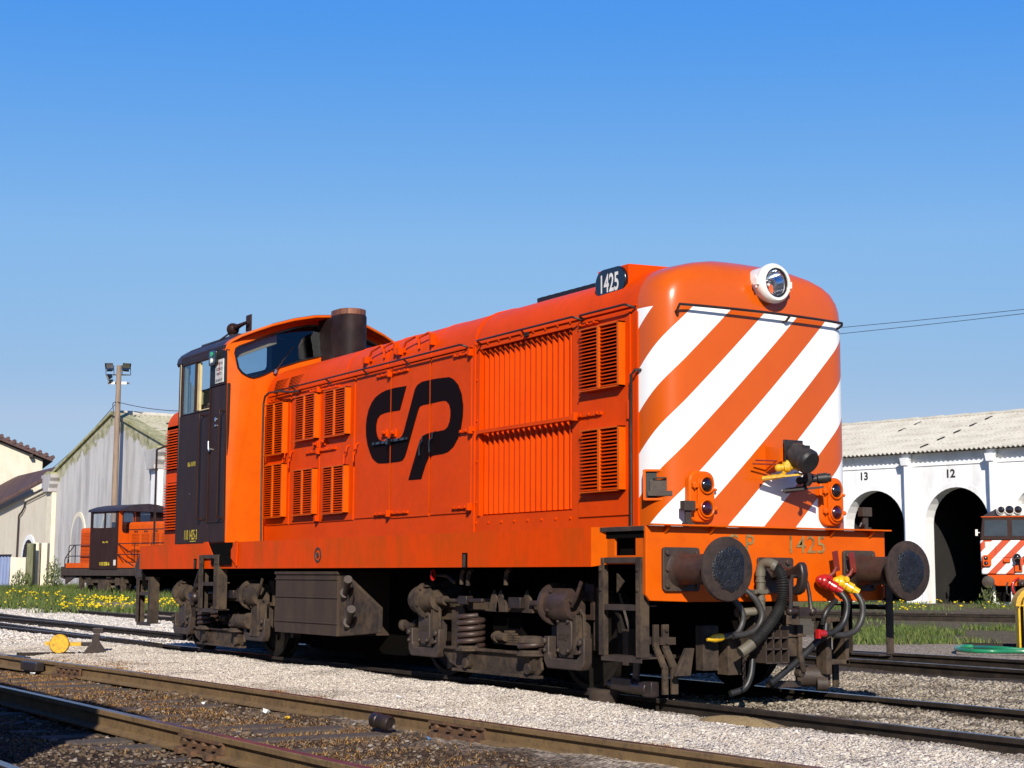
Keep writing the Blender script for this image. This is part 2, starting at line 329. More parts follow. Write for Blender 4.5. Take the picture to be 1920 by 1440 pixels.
# corrugated intake
b=MB(); n=17; pw=(GX1-GX0)/n
for i in range(n):
    x=GX0+i*pw+.006
    for z0,z1 in((GZ0+.015,2.36),(2.40,GZ1)):
        pts=[(x,-.066),(x+.008,-.022),(x+.036,-.018),(x+.050,-.066)]
        b.prism(pts,lambda u,o,z:HP(u,o,z),z0,z1)
gr=b.build('corrugated_air_intake',M['orange'],LOCO,smooth=0)
b=MB(); b.mbox(HP,GX0+.001,GX1-.001,-.10,-.068,GZ0+.002,3.197); b.build('intake_backing',M['orange_worn'],gr,smooth=0)
b=MB(); b.mbox(HP,GX0-.02,GX1+.05,0,.05,2.362,2.396); b.mbox(HP,GX0-.03,GX0-.002,.001,.018,GZ0,3.2)
b.build('intake_cross_bar',M['orange'],gr,smooth=0)
b=MB()
for i in range(8): b.bolt(HP(-3.15+i*.24,0,1.50-.0),(0,-1,0),.012,.012)
for i in range(9): b.bolt(HP(-3.15+i*.21,.0,3.245),(0,-1,0),.012,.012)
for z in (1.7,2.1,2.5,2.9): b.bolt(HP(-3.15,0,z),(0,-1,0),.012,.012)
b.build('rivet_row',M['orange'],hood,smooth=0)
# body side doors, each with its louvre, handle and hinges
def door(x0,x1,z0,z1): 
    b=MB(); b.mbox(HP,x0,x1,-.004,.012,z0,z1); return b.build('hood_door',M['orange_worn'] if False else M['orange'],LOCO,bevel=.004,smooth=0)
def louvre(x0,x1,z0,z1,par,base=.012,dep=.068,n=None,mul=1):
    n=n or int(round((z1-z0)/.0295)); b=MB()
    e=.012
    b.mbox(HP,x0,x0+e,base,base+dep*.55,z0,z1)
    b.mbox(HP,x1-.028,x1,base,base+dep,z0,z1)
    b.mbox(HP,x0,x1,base,base+dep,z1-.012,z1+.0); b.mbox(HP,x0,x1,base,base+dep,z0,z0+.01)
    xm=(x0+x1)/2
    b.mbox(HP,xm-.016,xm+.016,base,base+dep+.004,z0+.01,z1-.012)
    o=b.build('louvre',M['orange_sunlit'],par,smooth=0)
    s=MB(); p=(z1-z0-.03)/n
    for i in range(n):
        z=z0+.016+i*p
        for a,c in((x0+e,xm-.017),(xm+.017,x1-.029)):
            # tilted blade, low at its outer edge
            s.hexa([HP(a,base+.004,z+p*.62),HP(c,base+.004,z+p*.62),HP(c,base+dep-.006,z),HP(a,base+dep-.006,z),
                    HP(a,base+.004,z+p*.62+.005),HP(c,base+.004,z+p*.62+.005),HP(c,base+dep-.006,z+.010),HP(a,base+dep-.006,z+.010)])
    # blades and black plate in place of the dark opening belong to the same louvre mesh
    o2=s.build('louvre_blades',M['orange'],par,smooth=0)
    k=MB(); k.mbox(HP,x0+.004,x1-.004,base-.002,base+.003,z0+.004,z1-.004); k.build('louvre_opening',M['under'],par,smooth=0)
def hinge(x0,x1,z,par,big=None,m=None,o=.012):
    b=MB(); b.mbox(HP,x0,x1,o,o+.022,z-.014,z+.014)
    for i in range(3):
        x=x0+(x1-x0)*(.15+.35*i); b.mbox(HP,x-.012,x+.012,o+.022,o+.034,z-.008,z+.016)
    if big is not None: b.mbox(HP,big-.02,big+.02,o,o+.05,z-.035,z+.035)
    return b.build('hinge',m or M['orange'],par,bevel=.003,smooth=0)
def latch(x,z,par,m=None):
    b=MB(); b.tube([HP(x+.035,.014,z+.075),HP(x+.035,.05,z+.06),HP(x+.03,.05,z+.01),HP(x-.02,.05,z-.005),HP(x-.03,.05,z-.03),HP(x-.03,.05,z-.13)],.010,6)
    return b.build('door_handle',m or M['orange'],par)
def lock(x,z,par):
    b=MB(); b.mbox(HP,x-.05,x+.05,.012,.032,z-.04,z+.04); b.cyl(HP(x-.015,.03,z),HP(x-.015,.06,z),.022,n=10); b.mbox(HP,x-.03,x+.055,.05,.062,z-.012,z+.012)
    return b.build('door_lock',M['orange'],par,bevel=.002,smooth=30)
dA=door(-8.50,-7.79,1.61,3.225); dB=door(-7.755,-6.895,1.61,3.225); dC=door(-6.865,-5.94,1.61,3.225)
dD=door(-5.90,-5.03,1.62,3.225); dE=door(-4.995,-4.13,1.60,3.225); dF=door(-4.09,-3.25,1.605,3.225)
louvre(-8.47,-7.865,2.475,3.13,dA); louvre(-8.47,-7.86,1.695,2.36,dA)
louvre(-7.54,-6.905,2.595,3.145,dB); louvre(-7.555,-6.93,1.698,2.25,dB)
louvre(-6.67,-6.045,2.58,3.13,dC); louvre(-6.685,-6.06,1.69,2.24,dC)
fA=door(-1.33,-.54,1.50,3.225)
louvre(-1.235,-.612,2.585,3.14,fA,n=17); louvre(-1.221,-.612,1.704,2.25,fA,n=17)
hinge(-8.44,-8.1,3.17,dA); hinge(-7.17,-6.92,3.178,dB,-6.89); hinge(-6.84,-6.33,3.165,dC)
hinge(-7.25,-6.90,2.445,dB,-6.88); hinge(-6.85,-6.40,2.45,dC); hinge(-6.95,-6.9,1.655,dB,-6.88)
hinge(-5.35,-5.05,3.163,dD,-5.02); hinge(-4.97,-4.60,3.163,dE); hinge(-5.37,-5.03,1.652,dD,-5.01); hinge(-4.97,-4.57,1.654,dE)
hinge(-3.6,-3.27,3.185,dF,-3.24); hinge(-3.6,-3.27,1.66,dF,-3.24); hinge(-3.45,-3.17,2.41,dF,-3.21,o=.018)
hinge(-1.31,-1.0,3.19,fA); hinge(-1.32,-.95,2.385,fA,-1.35)
hinge(-5.42,-5.03,2.425,dD,-5.01,M['blackgloss'],.017); hinge(-4.98,-4.58,2.43,dE,None,M['blackgloss'],.017)
lock(-5.13,2.525,dD); lock(-4.92,2.51,dE); lock(-6.96,2.53,dB); lock(-6.74,2.545,dC)
latch(-6.09,2.38,dC); latch(-5.84,2.39,dD); latch(-4.24,2.36,dE,M['blackgloss']); latch(-4.02,2.38,dF,M['blackgloss'])
latch(-7.88,2.42,dA); latch(-7.70,2.42,dB)
b=MB(); b.mbox(HP,-.575,-.545,.004,.03,2.30,2.46); b.build('door_stop',M['orange'],fA,bevel=.004,smooth=0)
# the logo, painted across three doors
LG=[(-4.651,2.995),(-4.902,3.002),(-5.127,2.997),(-5.26,2.98),(-5.395,2.946),(-5.491,2.894),(-5.567,2.823),(-5.613,2.731),(-5.63,2.637),(-5.62,2.532),(-5.582,2.434),(-5.52,2.343),(-5.449,2.27),(-5.369,2.231),(-5.301,2.208),(-5.139,2.2),(-4.804,2.197),(-4.722,2.205),(-4.669,2.238),(-4.634,2.286),(-4.371,2.717),(-4.336,2.747),(-4.267,2.757),(-4.077,2.757),(-3.942,2.760),(-3.817,2.760),(-3.759,2.75),(-3.701,2.713),(-3.672,2.656),(-3.671,2.592),(-3.689,2.531),(-3.729,2.483),(-3.794,2.459),(-3.919,2.456),(-4.07,2.456),(-4.207,2.446),(-4.293,2.418),(-4.344,2.373),(-4.58,1.99),(-4.29,1.985),(-4.198,2.125),(-4.135,2.190),(-4.026,2.215),(-3.83,2.218),(-3.715,2.23),(-3.603,2.273),(-3.508,2.353),(-3.453,2.442),(-3.416,2.563),(-3.41,2.671),(-3.444,2.791),(-3.518,2.893),(-3.616,2.958),(-3.707,2.99),(-3.948,3.002),(-4.084,3.005),(-4.299,3.003),(-4.404,2.979),(-4.456,2.939),(-4.704,2.506),(-4.748,2.463),(-4.811,2.447),(-5.147,2.446),(-5.233,2.45),(-5.301,2.474),(-5.345,2.516),(-5.368,2.573),(-5.37,2.634),(-5.338,2.7),(-5.271,2.737),(-5.157,2.751),(-4.969,2.752),(-4.798,2.748)]
b=MB(); b.prism(LG,lambda u,v,w:HP(u,w,v),.0125,.0165); b.build('black_logo',M['logo'],LOCO,smooth=0)
b=MB(); b.mbox(HP,-5.018,-5.006,.012,.019,1.65,3.14); b.mbox(HP,-4.118,-4.106,.012,.019,1.65,3.22); b.build('door_edge_strip',M['orange_worn'],LOCO,smooth=0)
# ---- nose
half=[(-.03-.05*(y/.82)**2,y) for y in np.linspace(0,.82,10)]
P=[(-.08,.82),(-.115,1.0),(-.225,1.05),(-.45,1.05)]
for t in np.linspace(0,1,15)[1:]:
    half.append(tuple((1-t)**3*P[0][k]+3*(1-t)**2*t*P[1][k]+3*(1-t)*t*t*P[2][k]+t**3*P[3][k] for k in(0,1)))
CONT=[(x,-y) for x,y in half[:0:-1]]+half
SL=[0]
for a,c in zip(CONT,CONT[1:]): SL.append(SL[-1]+math.hypot(c[0]-a[0],c[1]-a[1]))
mid=SL[len(half)-1]; SL=[s-mid for s in SL]
K=len(CONT); lay=[]
for z in (1.393,1.9,2.5,3.0): lay.append([((x,y,z),(s,z)) for (x,y),s in zip(CONT,SL)])
for a,h in SEC:
    lay.append([((x+(-.45-x)*min(1,a*1.0),y*(1-a),ZS+h),(s,ZS+h)) for (x,y),s in zip(CONT,SL)])
vs=[q[0] for r in lay for q in r]; uv=[q[1] for r in lay for q in r]; fs=[]
for i in range(len(lay)-1):
    for j in range(K-1):
        if i==len(lay)-2: fs.append((i*K+j,i*K+j+1,(i+1)*K+j))
        else: fs.append((i*K+j,i*K+j+1,(i+1)*K+j+1,(i+1)*K+j))
nb=MB(); nb.add(vs,fs)
mN=mat('striped_nose_paint',OR,.30,col2=(.50,.078,.002),scale=1.3,coat=.22,spec=.3,col3=(.44,.062,.003),scale3=3.5,amt3=.35)
nt=mN.node_tree; bs=nt.nodes['Principled BSDF']; lk=bs.inputs['Base Color'].links[0].from_socket
um=_n(nt,'ShaderNodeUVMap'); um.uv_map='UVMap'; sp=_n(nt,'ShaderNodeSeparateXYZ'); nt.links.new(um.outputs[0],sp.inputs[0])
def mth(op,a,bv=None,c=None):
    n=_n(nt,'ShaderNodeMath',operation=op)
    for i,q in enumerate((a,bv)):
        if q is None: continue
        if isinstance(q,(int,float)): n.inputs[i].default_value=q
        else: nt.links.new(q,n.inputs[i])
    return n.outputs[0]
uu=mth('SUBTRACT',sp.outputs[1],mth('MULTIPLY',sp.outputs[0],.96))
fr=mth('FRACT',mth('DIVIDE',mth('SUBTRACT',uu,.757-.707),.707))
wh=mth('MULTIPLY',mth('LESS_THAN',fr,.512),mth('LESS_THAN',sp.outputs[1],3.222))
mx=_n(nt,'ShaderNodeMix',data_type='RGBA'); nt.links.new(wh,mx.inputs[0]); nt.links.new(lk,mx.inputs[6]); mx.inputs[7].default_value=(.82,.81,.79,1); nt.links.new(mx.outputs[2],bs.inputs['Base Color'])
nose=nb.build('striped_nose',mN,LOCO,smooth=60,recalc=False)
me=nose.data; ul=me.uv_layers.new(name='UVMap')
for li,lp in enumerate(me.loops): ul.data[li].uv=uv[lp.vertex_index]
bm=bmesh.new(); bm.from_mesh(me); bmesh.ops.recalc_face_normals(bm,faces=bm.faces); 
c0=sum((f.normal.x for f in bm.faces))
if c0<0: bmesh.ops.reverse_faces(bm,faces=bm.faces)
bm.to_mesh(me); bm.free()
b=MB(); b.mbox(HP,-.47,-.435,-.002,.010,1.395,3.2); b.build('nose_joint_strip',M['orange'],nose,smooth=0)
# nose handrail
b=MB(); pts=[]
for y in np.linspace(-.93,.87,15): pts.append((.045-.075*(y/.93)**2,y,3.215))
pts=[(-.13,-.90,3.165),(-.06,-.93,3.170),(-.01,-.955,3.19)]+pts+[(-.045,.89,3.20),(-.08,.885,3.18),(-.13,.86,3.17)]
b.tube(pts,.0115,8); 
for y in (.0,): b.tube([(.055,y+.2,3.215),(.0,y+.2,3.17),(-.04,y+.2,3.165)],.011,6)
b.build('nose_handrail',M['steeldark'],LOCO)
# headlight
HLc=(0,.03,3.475)
hl=MB().lathe([(-.33,.10),(-.26,.150),(-.05,.158),(.0,.160),(.0,.166),(.028,.172),(.055,.172),(.075,.160),(.085,.150),(.085,.128),(.03,.126)],HLc,(1,0,0),28,caps=False).build('headlight',M['lampwhite'],LOCO,smooth=40)
MB().lathe([(.03,.126),(.0,.118),(-.06,.085),(-.10,.035),(-.105,.0005)],HLc,(1,0,0),24,caps=False).build('reflector',M['reflector'],hl,smooth=50)
MB().cyl((HLc[0]-.10,HLc[1],HLc[2]),(HLc[0]-.02,HLc[1],HLc[2]),.018,.012,10).build('bulb',M['lenswhite'],hl)
MB().lathe([(.070,.0005),(.068,.06),(.060,.127)],HLc,(1,0,0),24,caps=False).build('headlight_glass',M['clear'],hl,smooth=60)
MB().lathe([(.060,.112),(.072,.112),(.072,.129),(.060,.129)],HLc,(1,0,0),28,caps=False).build('rubber_ring',M['blackgloss'],hl,smooth=30)
b=MB()
for y,s in((-.165,-1),(.165,1)):
    b.box(.0,.055,HLc[1]+y-.02+s*.012,HLc[1]+y+.02+s*.012,HLc[2]-.03,HLc[2]+.03); b.cyl((.03,HLc[1]+y+s*.02,HLc[2]-.055),(.03,HLc[1]+y+s*.02,HLc[2]+.055),.009,n=8)
b.build('rim_clamp',M['lampwhite'],hl,bevel=.004,smooth=30)
# number plate box on the roof shoulder
b=MB(); yo=-.945; b.hexa([(-1.17,yo,3.40),(-.71,yo,3.40),(-.71,-.20,3.40),(-1.17,-.20,3.40),(-1.17,yo,3.665),(-.71,yo,3.665),(-.71,-.10,3.70),(-1.17,-.10,3.70)])
nbx=b.build('number_box',M['orange'],LOCO,bevel=.006,smooth=0)
b=MB(); st=rrect(-1.165,-.715,3.40,3.66,.125,8); b.prism(st,FY,yo-.035,yo-.0005); pl=b.build('number_plate',M['blackgloss'],nbx,bevel=.008,smooth=30)
text('plate_number','1425',M['lampwhite'],pl,(-.94,yo-.036,3.53),(1,0,0),(0,0,1),width=.265,height=.165,bold=.022)
# hatch on the nose corner
hc=V(-.235,-.985,1.735); hr=V(.63,.775,0).normalized(); hu=V(0,0,1); hn=V(.775,-.63,0).normalized()
b=MB(); 
for s in(-1,1):
    b.obox(hc+hr*(s*.128)+hn*.0,hr*.012,hn*.045,hu*.125); b.obox(hc+hu*(s*.118)+hn*.0,hr*.128,hn*.045,hu*.010)
ht=b.build('jumper_hatch',M['orange_sunlit'],LOCO,bevel=.004,smooth=0)
b=MB(); b.obox(hc-hn*.0+hn*.012,hr*.116,hn*.012,hu*.108); b.build('hatch_back',M['black'],ht,smooth=0)
b=MB(); b.obox(hc+hn*.036-hu*.02+hr*.005,hr*.088,hn*.018,hu*.062); b.obox(hc+hn*.05-hu*.07,hr*.10,hn*.012,hu*.02)
b.tube([hc+hn*.05+hr*-.05+hu*.05,hc+hn*.075-hr*.05+hu*.055,hc+hn*.075+hr*.05+hu*.055,hc+hn*.05+hr*.05+hu*.05],.008,6)
b.build('jumper_socket',M['dustdark'],ht,bevel=.006,smooth=30)
# marker lights
for sy in (-1,1):
    y=sy*.715; x=-.07
    b=MB(); b.prism(rrect(y-.132,y+.132,1.43,1.85,.085,6),FX,x-.07,x+.045); ml=b.build('marker_light',M['orange_sunlit'],LOCO,bevel=.014,smooth=30)
    b=MB(); b.prism(rrect(y-.075+.015,y+.075+.035,1.45,1.83,.085,6),FX,x+.044,x+.068)
    for z in(1.56,1.73): b.box(x+.04,x+.075,y-.115,y-.06,z-.02,z+.02); b.cyl((x+.075,y-.10,z-.03),(x+.075,y-.10,z+.03),.008,n=6)
    b.sphere((x+.05,y+.135,1.545),.02); b.sphere((x+.05,y+.135,1.70),.014)
    b.build('lamp_door',M['orange_sunlit'],ml,bevel=.008,smooth=30)
    for z,mm in((1.735,'lensdark'),(1.545,'lensred')):
        c=(x+.068,y+.022,z)
        MB().lathe([(0,.074),(.018,.074),(.022,.068),(.016,.060),(.0,.058)],c,(1,0,0),20,caps=False).build('lens_rim',M['orange_sunlit'],ml,smooth=40)
        MB().lathe([(.004,.060),(.020,.05),(.030,.03),(.033,.0005)],c,(1,0,0),18,caps=False).build('lens',M[mm],ml,smooth=60)
# lamp irons standing on the beam
for y in(-.90,1.06):
    b=MB(); b.box(-.02,.06,y-.035,y+.035,1.40,1.425); b.box(.005,.03,y-.028,y+.028,1.425,1.52); b.box(-.015,.05,y-.055,y+.055,1.52,1.60); b.build('lamp_iron',M['dustdark'],LOCO,bevel=.004,smooth=0)
b=MB(); b.tube([(.05,.96,1.425),(.05,.98,1.46),(.05,1.02,1.44)],.012,6); b.build('coupling_hook_rest',M['steeldark'],LOCO)
# shunting socket: bracket, black lamp-like socket, two cocks
b=MB(); b.prism([(-.04,2.085),(.155,2.06),(.155,1.95),(-.04,1.86)],lambda u,v,w:(u,w,v),-.03,.07); b.obox((.16,.10,2.0),(.012,0,0),(0,.10,0),(0,0,.10)); sb=b.build('socket_bracket',M['orange_sunlit'],LOCO,smooth=0)
b=MB(); ax=V(.86,.12,-.48).normalized(); o=V(.17,.10,2.03)
b.lathe([(0,.03),(0,.082),(.02,.10),(.08,.102),(.14,.098),(.15,.106),(.19,.106),(.20,.098),(.215,.092),(.215,.0005)],o,ax,22,caps=False); b.obox(o+ax*.15+V(0,0,.10),(.02,0,0),(0,.035,0),(0,0,.02)); b.sphere(o+ax*.05,.098,sc=(1,1,1.05))
b.obox(o-V(0,0,.0),(.012,0,0),(0,.10,0),(0,0,.10)); b.tube([o+ax*.17-V(0,-.02,.10),o+ax*.18-V(0,-.02,.16),o+ax*.15-V(0,-.02,.21)],.018,6)
b.build('multiple_unit_socket',M['blackpaint'],LOCO,smooth=40)
def cock(o,d,m,name):
    o=V(*o);d=V(*d).normalized(); b=MB()
    b.lathe([(0,.026),(.05,.030),(.055,.042),(.10,.046),(.11,.030),(.15,.030),(.16,.044),(.24,.046),(.245,.036),(.27,.036)],o,d,14)
    b.sphere(o+d*.08+V(0,0,.02),.045); b.sphere(o+d*.01,.034); b.tube([o+d*.08,o+d*.08+V(-.03,-.02,-.07),o+V(-.16,-.03,-.085)],.022,8)
    b.obox(o+V(.02,-.01,-.075)+d*.03,d*.17,V(0,0,1).cross(d)*.035,V(0,0,1)*.008)
    return b.build(name,m,LOCO,smooth=40)
cock((.12,-.03,1.895),(.55,.83,.10),M['yellowworn'],'yellow_air_cock'); cock((.10,.22,1.80),(.55,.83,.10),M['blackpaint'],'black_air_cock')
b=MB()
for k,(y,z) in enumerate(((-.05,1.955),(-.08,1.925))): b.tube([(.05,y-.16,z),(.13,y+.08,z)],.007,6)
b.tube([(.12,.16,1.86),(.16,.36,1.85)],.007,6); b.build('cock_pull_rod',M['redbrown'],LOCO)
# ---- frame
b=MB(); b.box(L,-.70,-1.35,-1.32,1.07,1.395); b.box(L,-.70,1.32,1.35,1.07,1.395)
fr_=b.build('frame_side',M['orange_worn'],LOCO,smooth=0)
# the step notch at the cab shows the deck end plates
b=MB(); b.box(L+.01,-.03,-1.315,1.315,1.355,1.391); b.build('deck_plate',M['dustdark'],LOCO,smooth=0)
for s in(-1,1):
    b=MB(); b.add([(-.70,s*1.35,1.07),(-.70,s*1.35,1.395),(-.56,s*1.285,1.395),(-.56,s*1.285,1.09),(-.70,s*1.32,1.07),(-.70,s*1.32,1.394),(-.56,s*1.26,1.394),(-.56,s*1.26,1.09)],[(0,1,2,3),(4,7,6,5),(0,3,7,4),(1,5,6,2),(2,6,7,3),(0,4,5,1)])
    b.build('frame_corner_plate',M['orange_sunlit'],LOCO,smooth=0)
# head stock side plate with a hand hole
for s in(-1,1):
    b=MB(); x0,x1,z0,z1=-.56,-.03,.80,1.395; hx0,hx1,hz0,hz1=-.46,-.17,1.16,1.325
    yf=s*1.285; yb=s*1.262
    hole=rrect(hx0,hx1,hz0,hz1,.05,3)
    A,B_=sorted((yf,yb))
    for r in((x0,hx0,1.09,z1),(hx1,x1,1.09,z1),(hx0,hx1,hz1,z1),(hx0,hx1,1.09,hz0),(x0+.42,x1,.85,1.09)): b.box(r[0],r[1],A,B_,r[2],r[3])
    b.build('headstock_side_plate',M['orange_sunlit'],LOCO,smooth=0)
    b=MB(); b.box(hx0-.03,hx1+.03,s*1.20-.01,s*1.20+.01,1.12,1.34); b.build('hand_hole_back',M['under'],LOCO,smooth=0)
for xf,nm in((0,1),(L,-1)):
    b=MB(); x0,x1=(xf-.03,xf) if nm>0 else (xf,xf+.03)
    b.prism([(-1.309,1.394),(-1.309,.845),(-1.27,.80),(-.9,.79),(.9,.79),(1.27,.80),(1.309,.83),(1.309,1.394)],FX,x0,x1)
    bmn=b.build('buffer_beam',M['orange_sunlit'] if nm>0 else M['under'],LOCO,bevel=.006,smooth=0)  # rear beam coloured near black to stand in for its shade
    b=MB(); b.box(min(xf-.02,xf+nm*.085),max(xf-.02,xf+nm*.085),-1.31,1.31,1.396,1.408)
    for y in(-1.12,-.66,.66,1.12): b.prism([(xf+nm*.001,1.396),(xf+nm*.075,1.396),(xf+nm*.001,1.33)],lambda u,v,w:(u,w,v),y-.008,y+.008)
    b.build('beam_top_lip',M['orange_sunlit'],bmn,smooth=0)
    if nm>0: beam=bmn
text('beam_number','1425',M['brass'],beam,(.001,.395,1.268),(0,1,0),(0,0,1),width=.40,height=.145,bold=.004,ext=.006)
text('beam_lettering','C P',M['brass'],beam,(.001,-.345,1.268),(0,1,0),(0,0,1),height=.145,width=.30,bold=.004,ext=.006)
# buffers
def buffer(y,xf,s):
    b=MB(); b.prism(rrect(y-.185,y+.185,.875,1.225,.03,3),FX,xf+s*.001,xf+s*.03)
    for yy in(-.15,.15):
        for zz in(-.13,0,.13): b.bolt((xf+s*.03,y+yy,1.05+zz),(s,0,0),.022,.022)
    bf=b.build('buffer',M['dustdark'],LOCO,bevel=.004,smooth=30)
    MB().lathe([(.03,.150),(.06,.128),(.09,.122),(.40,.118),(.40,.10),(.56,.10)],(xf,y,1.05),(s,0,0),28).build('buffer_barrel',M['steel'],bf,smooth=40)
    MB().lathe([(.545,.10),(.565,.235),(.575,.25),(.590,.251),(.603,.243),(.612,.17),(.616,.08),(.617,.0005)],(xf,y,1.05),(s,0,0),40,caps=False).build('buffer_disc',M['disc'],bf,smooth=50)
    b=MB(); n=48; vs=[];fs=[]; rg=random.Random(int(y*100)+5)
    rad=[.172+.010*math.sin(3*i*.13+y)+rg.uniform(-.010,.010) for i in range(n)]
    for k,t in enumerate((1,.88,.72,.5,.25,.02)):
        for i in range(n):
            a=2*math.pi*i/n; rr=rad[i]*t; base=.6135+(.0035*(1-(rr/.17)**2)) ; 
            h=base+(.0005 if k==0 else .003+ (rg.uniform(0,.005) if k<4 else .001*rg.random()))
            vs.append((xf+s*h,y+rr*math.cos(a)*.92,1.05+rr*math.sin(a)))
    for k in range(5):
        for i in range(n): fs.append((k*n+i,k*n+(i+1)%n,(k+1)*n+(i+1)%n,(k+1)*n+i))
    fs.append(tuple(5*n+i for i in range(n)))
    b.add(vs,fs); b.build('grease_patch',M['grease'],bf,smooth=50)
for y in(-.975,.975): buffer(y,0,1); buffer(y,L,-1)
# ---- coupling, pipes and hoses on the front beam
b=MB(); b.prism(rrect(-.17,.22,.86,1.155,.025,3),FX,.001,.022)
for y in(-.11,.02,.15): b.bolt((.022,y,1.115),(1,0,0),.026,.02)
b.build('drawgear_plate',M['steel'],LOCO,bevel=.003,smooth=30)
b=MB(); hk=[(.02,1.06),(.12,1.075),(.22,1.06),(.30,1.09),(.345,1.12),(.375,1.09),(.39,1.02),(.38,.94),(.345,.87),(.29,.845),(.245,.87),(.235,.90),(.27,.915),(.305,.935),(.315,.985),(.28,1.005),(.20,.985),(.10,.965),(.02,.97)]
b.prism(hk,FY,-.02,.05); b.build('draw_hook',M['steeldark'],LOCO,bevel=.014,smooth=40)
b=MB()
for yy,s in((-.085,-1),(.095,1)):
    b.tube([(.30,.01,1.00),(.30,yy*.6+.01*.4,1.0),(.315,yy,.95),(.33,yy+s*.01,.86),(.335,yy+s*.02,.75),(.335,yy+s*.02,.71)],.017,8,rf=lambda k:.017+(.014 if k>4 else 0))
b.cyl((.335,-.12,.715),(.335,.14,.715),.026,n=12); b.sphere((.335,.13,.715),.038); b.sphere((.335,-.11,.715),.034); b.box(.30,.37,-.04,.06,.68,.75)
b.build('screw_shackle',M['steeldark'],LOCO,smooth=40)
b=MB(); b.tube(spline([(.10,-.215,1.0),(.105,-.21,1.07),(.14,-.195,1.105),(.20,-.18,1.10),(.24,-.17,1.075)],5),.042,10); b.cyl((.10,-.215,1.02),(.10,-.215,.74),.036,n=12)
for z in(.95,.80): b.cyl((.10,-.215,z),(.10,-.215,z+.018),.043,n=12)
b.sphere((.10,-.215,.73),.04); b.tube([(.10,-.215,.73),(.08,-.28,.71),(.02,-.42,.70)],.036,10); b.build('heating_pipe',M['pipegrey'],LOCO,smooth=40)
b=MB(); b.box(.06,.145,-.31,-.17,.855,.89); b.bolt((.145,-.28,.872),(1,0,0),.014,.012); b.build('pipe_clamp',M['pipegrey'],LOCO,bevel=.003,smooth=0)
hp=spline([(.235,-.17,1.08),(.25,-.118,1.0),(.25,-.108,.87),(.25,-.135,.76),(.25,-.235,.636),(.25,-.35,.53),(.25,-.44,.46)],12)
b=MB(); N=len(hp); b.tube(hp,.05,14,rf=lambda k:.050 if k%2 else .040); b.build('ribbed_heating_hose',M['rubber'],LOCO,smooth=60)
b=MB(); b.tube([hp[0]-V(.02,.02,-.01),hp[1]],.050,12); b.build('hose_coupling',M['pipegrey'],LOCO,smooth=40); b=MB(); b.tube(spline([hp[-1],hp[-1]+V(-.01,-.06,-.04),hp[-1]+V(-.02,-.11,-.07)],5),.046,10); b.build('hose_coupling',M['pipegrey'],LOCO,smooth=40)
b=MB()
for k in range(9): 
    c=hp[-1]+V(0,-.09,-.06-.03*k); b.tube([(c.x,c.y+.012*math.cos(a)*(k%2),c.z+.02*math.sin(a)) if k%2 else (c.x+.012*math.cos(a),c.y,c.z+.02*math.sin(a)) for a in np.linspace(0,2*math.pi,8)[:-1]],.004,5,closed=True)
b.build('hose_chain',M['steeldark'],LOCO)
def brakehose(y0,z0,pts,m1,nm,lever=True):
    o=V(.03,y0,z0); b=MB(); b.sphere(o+V(.05,0,0),.07,sc=(1,1.1,.85)); b.lathe([(0,.05),(.06,.062),(.07,.05)],o,(1,0,0),14)
    d=(V(*pts[0])-(o+V(.05,0,0))).normalized(); b.lathe([(0,.055),(.05,.058),(.06,.045),(.11,.048),(.12,.036),(.17,.034)],o+V(.05,0,0),d,14); b.sphere(o+V(.06,-.06,.01),.038); b.bolt(o+V(.10,0,.02),(1,0,.3),.03,.03)
    k=b.build(nm+'_brake_cock',M[m1],LOCO,smooth=40)
    if lever:
        b=MB(); b.obox(o+V(.09,.10,.17),(.006,0,0),(0,.030,.006),(0,-.012,.085)); b.tube([o+V(.06,.02,.03),o+V(.08,.08,.07),o+V(.09,.10,.12)],.016,6); b.build('cock_lever',M['redbrown'],k,bevel=.003,smooth=0)
    b=MB(); b.tube(spline(pts,8),.027,12); b.build('brake_hose',M['rubber' if m1=='red' else 'rubberg'],LOCO,smooth=60)
brakehose(.51,.96,[(.15,.585,.90),(.21,.63,.80),(.22,.62,.69),(.22,.565,.597),(.22,.455,.536),(.22,.34,.529)],'red','red')
brakehose(.70,.95,[(.15,.775,.89),(.21,.81,.78),(.22,.80,.66),(.22,.73,.56),(.22,.61,.515),(.22,.47,.517)],'yellow','yellow')
b=MB(); b.lathe([(0,.030),(.07,.032),(.08,.026)],(.22,.30,.529),(0,1,0),10); b.box(.20,.24,.285,.31,.49,.565); b.build('hose_end_coupling',M['red'],LOCO,smooth=40)
for pts in ([(.0,-.56,.88),(.06,-.47,.81),(.10,-.412,.70),(.10,-.42,.61),(.10,-.485,.535),(.10,-.62,.513)],[(.04,-.43,.94),(.12,-.31,.83),(.15,-.25,.70),(.15,-.285,.60),(.15,-.385,.54),(.14,-.55,.52)]):
    b=MB(); b.tube(spline(pts,8),.027,12); b.build('brake_hose',M['rubberg'],LOCO,smooth=60)
b=MB(); b.lathe([(0,.022),(.03,.034),(.10,.034),(.14,.020),(.17,.012)],(.10,-.61,.513),(0,-1,-.12),12); b.build('yellow_hose_end',M['yellow'],LOCO,smooth=40)
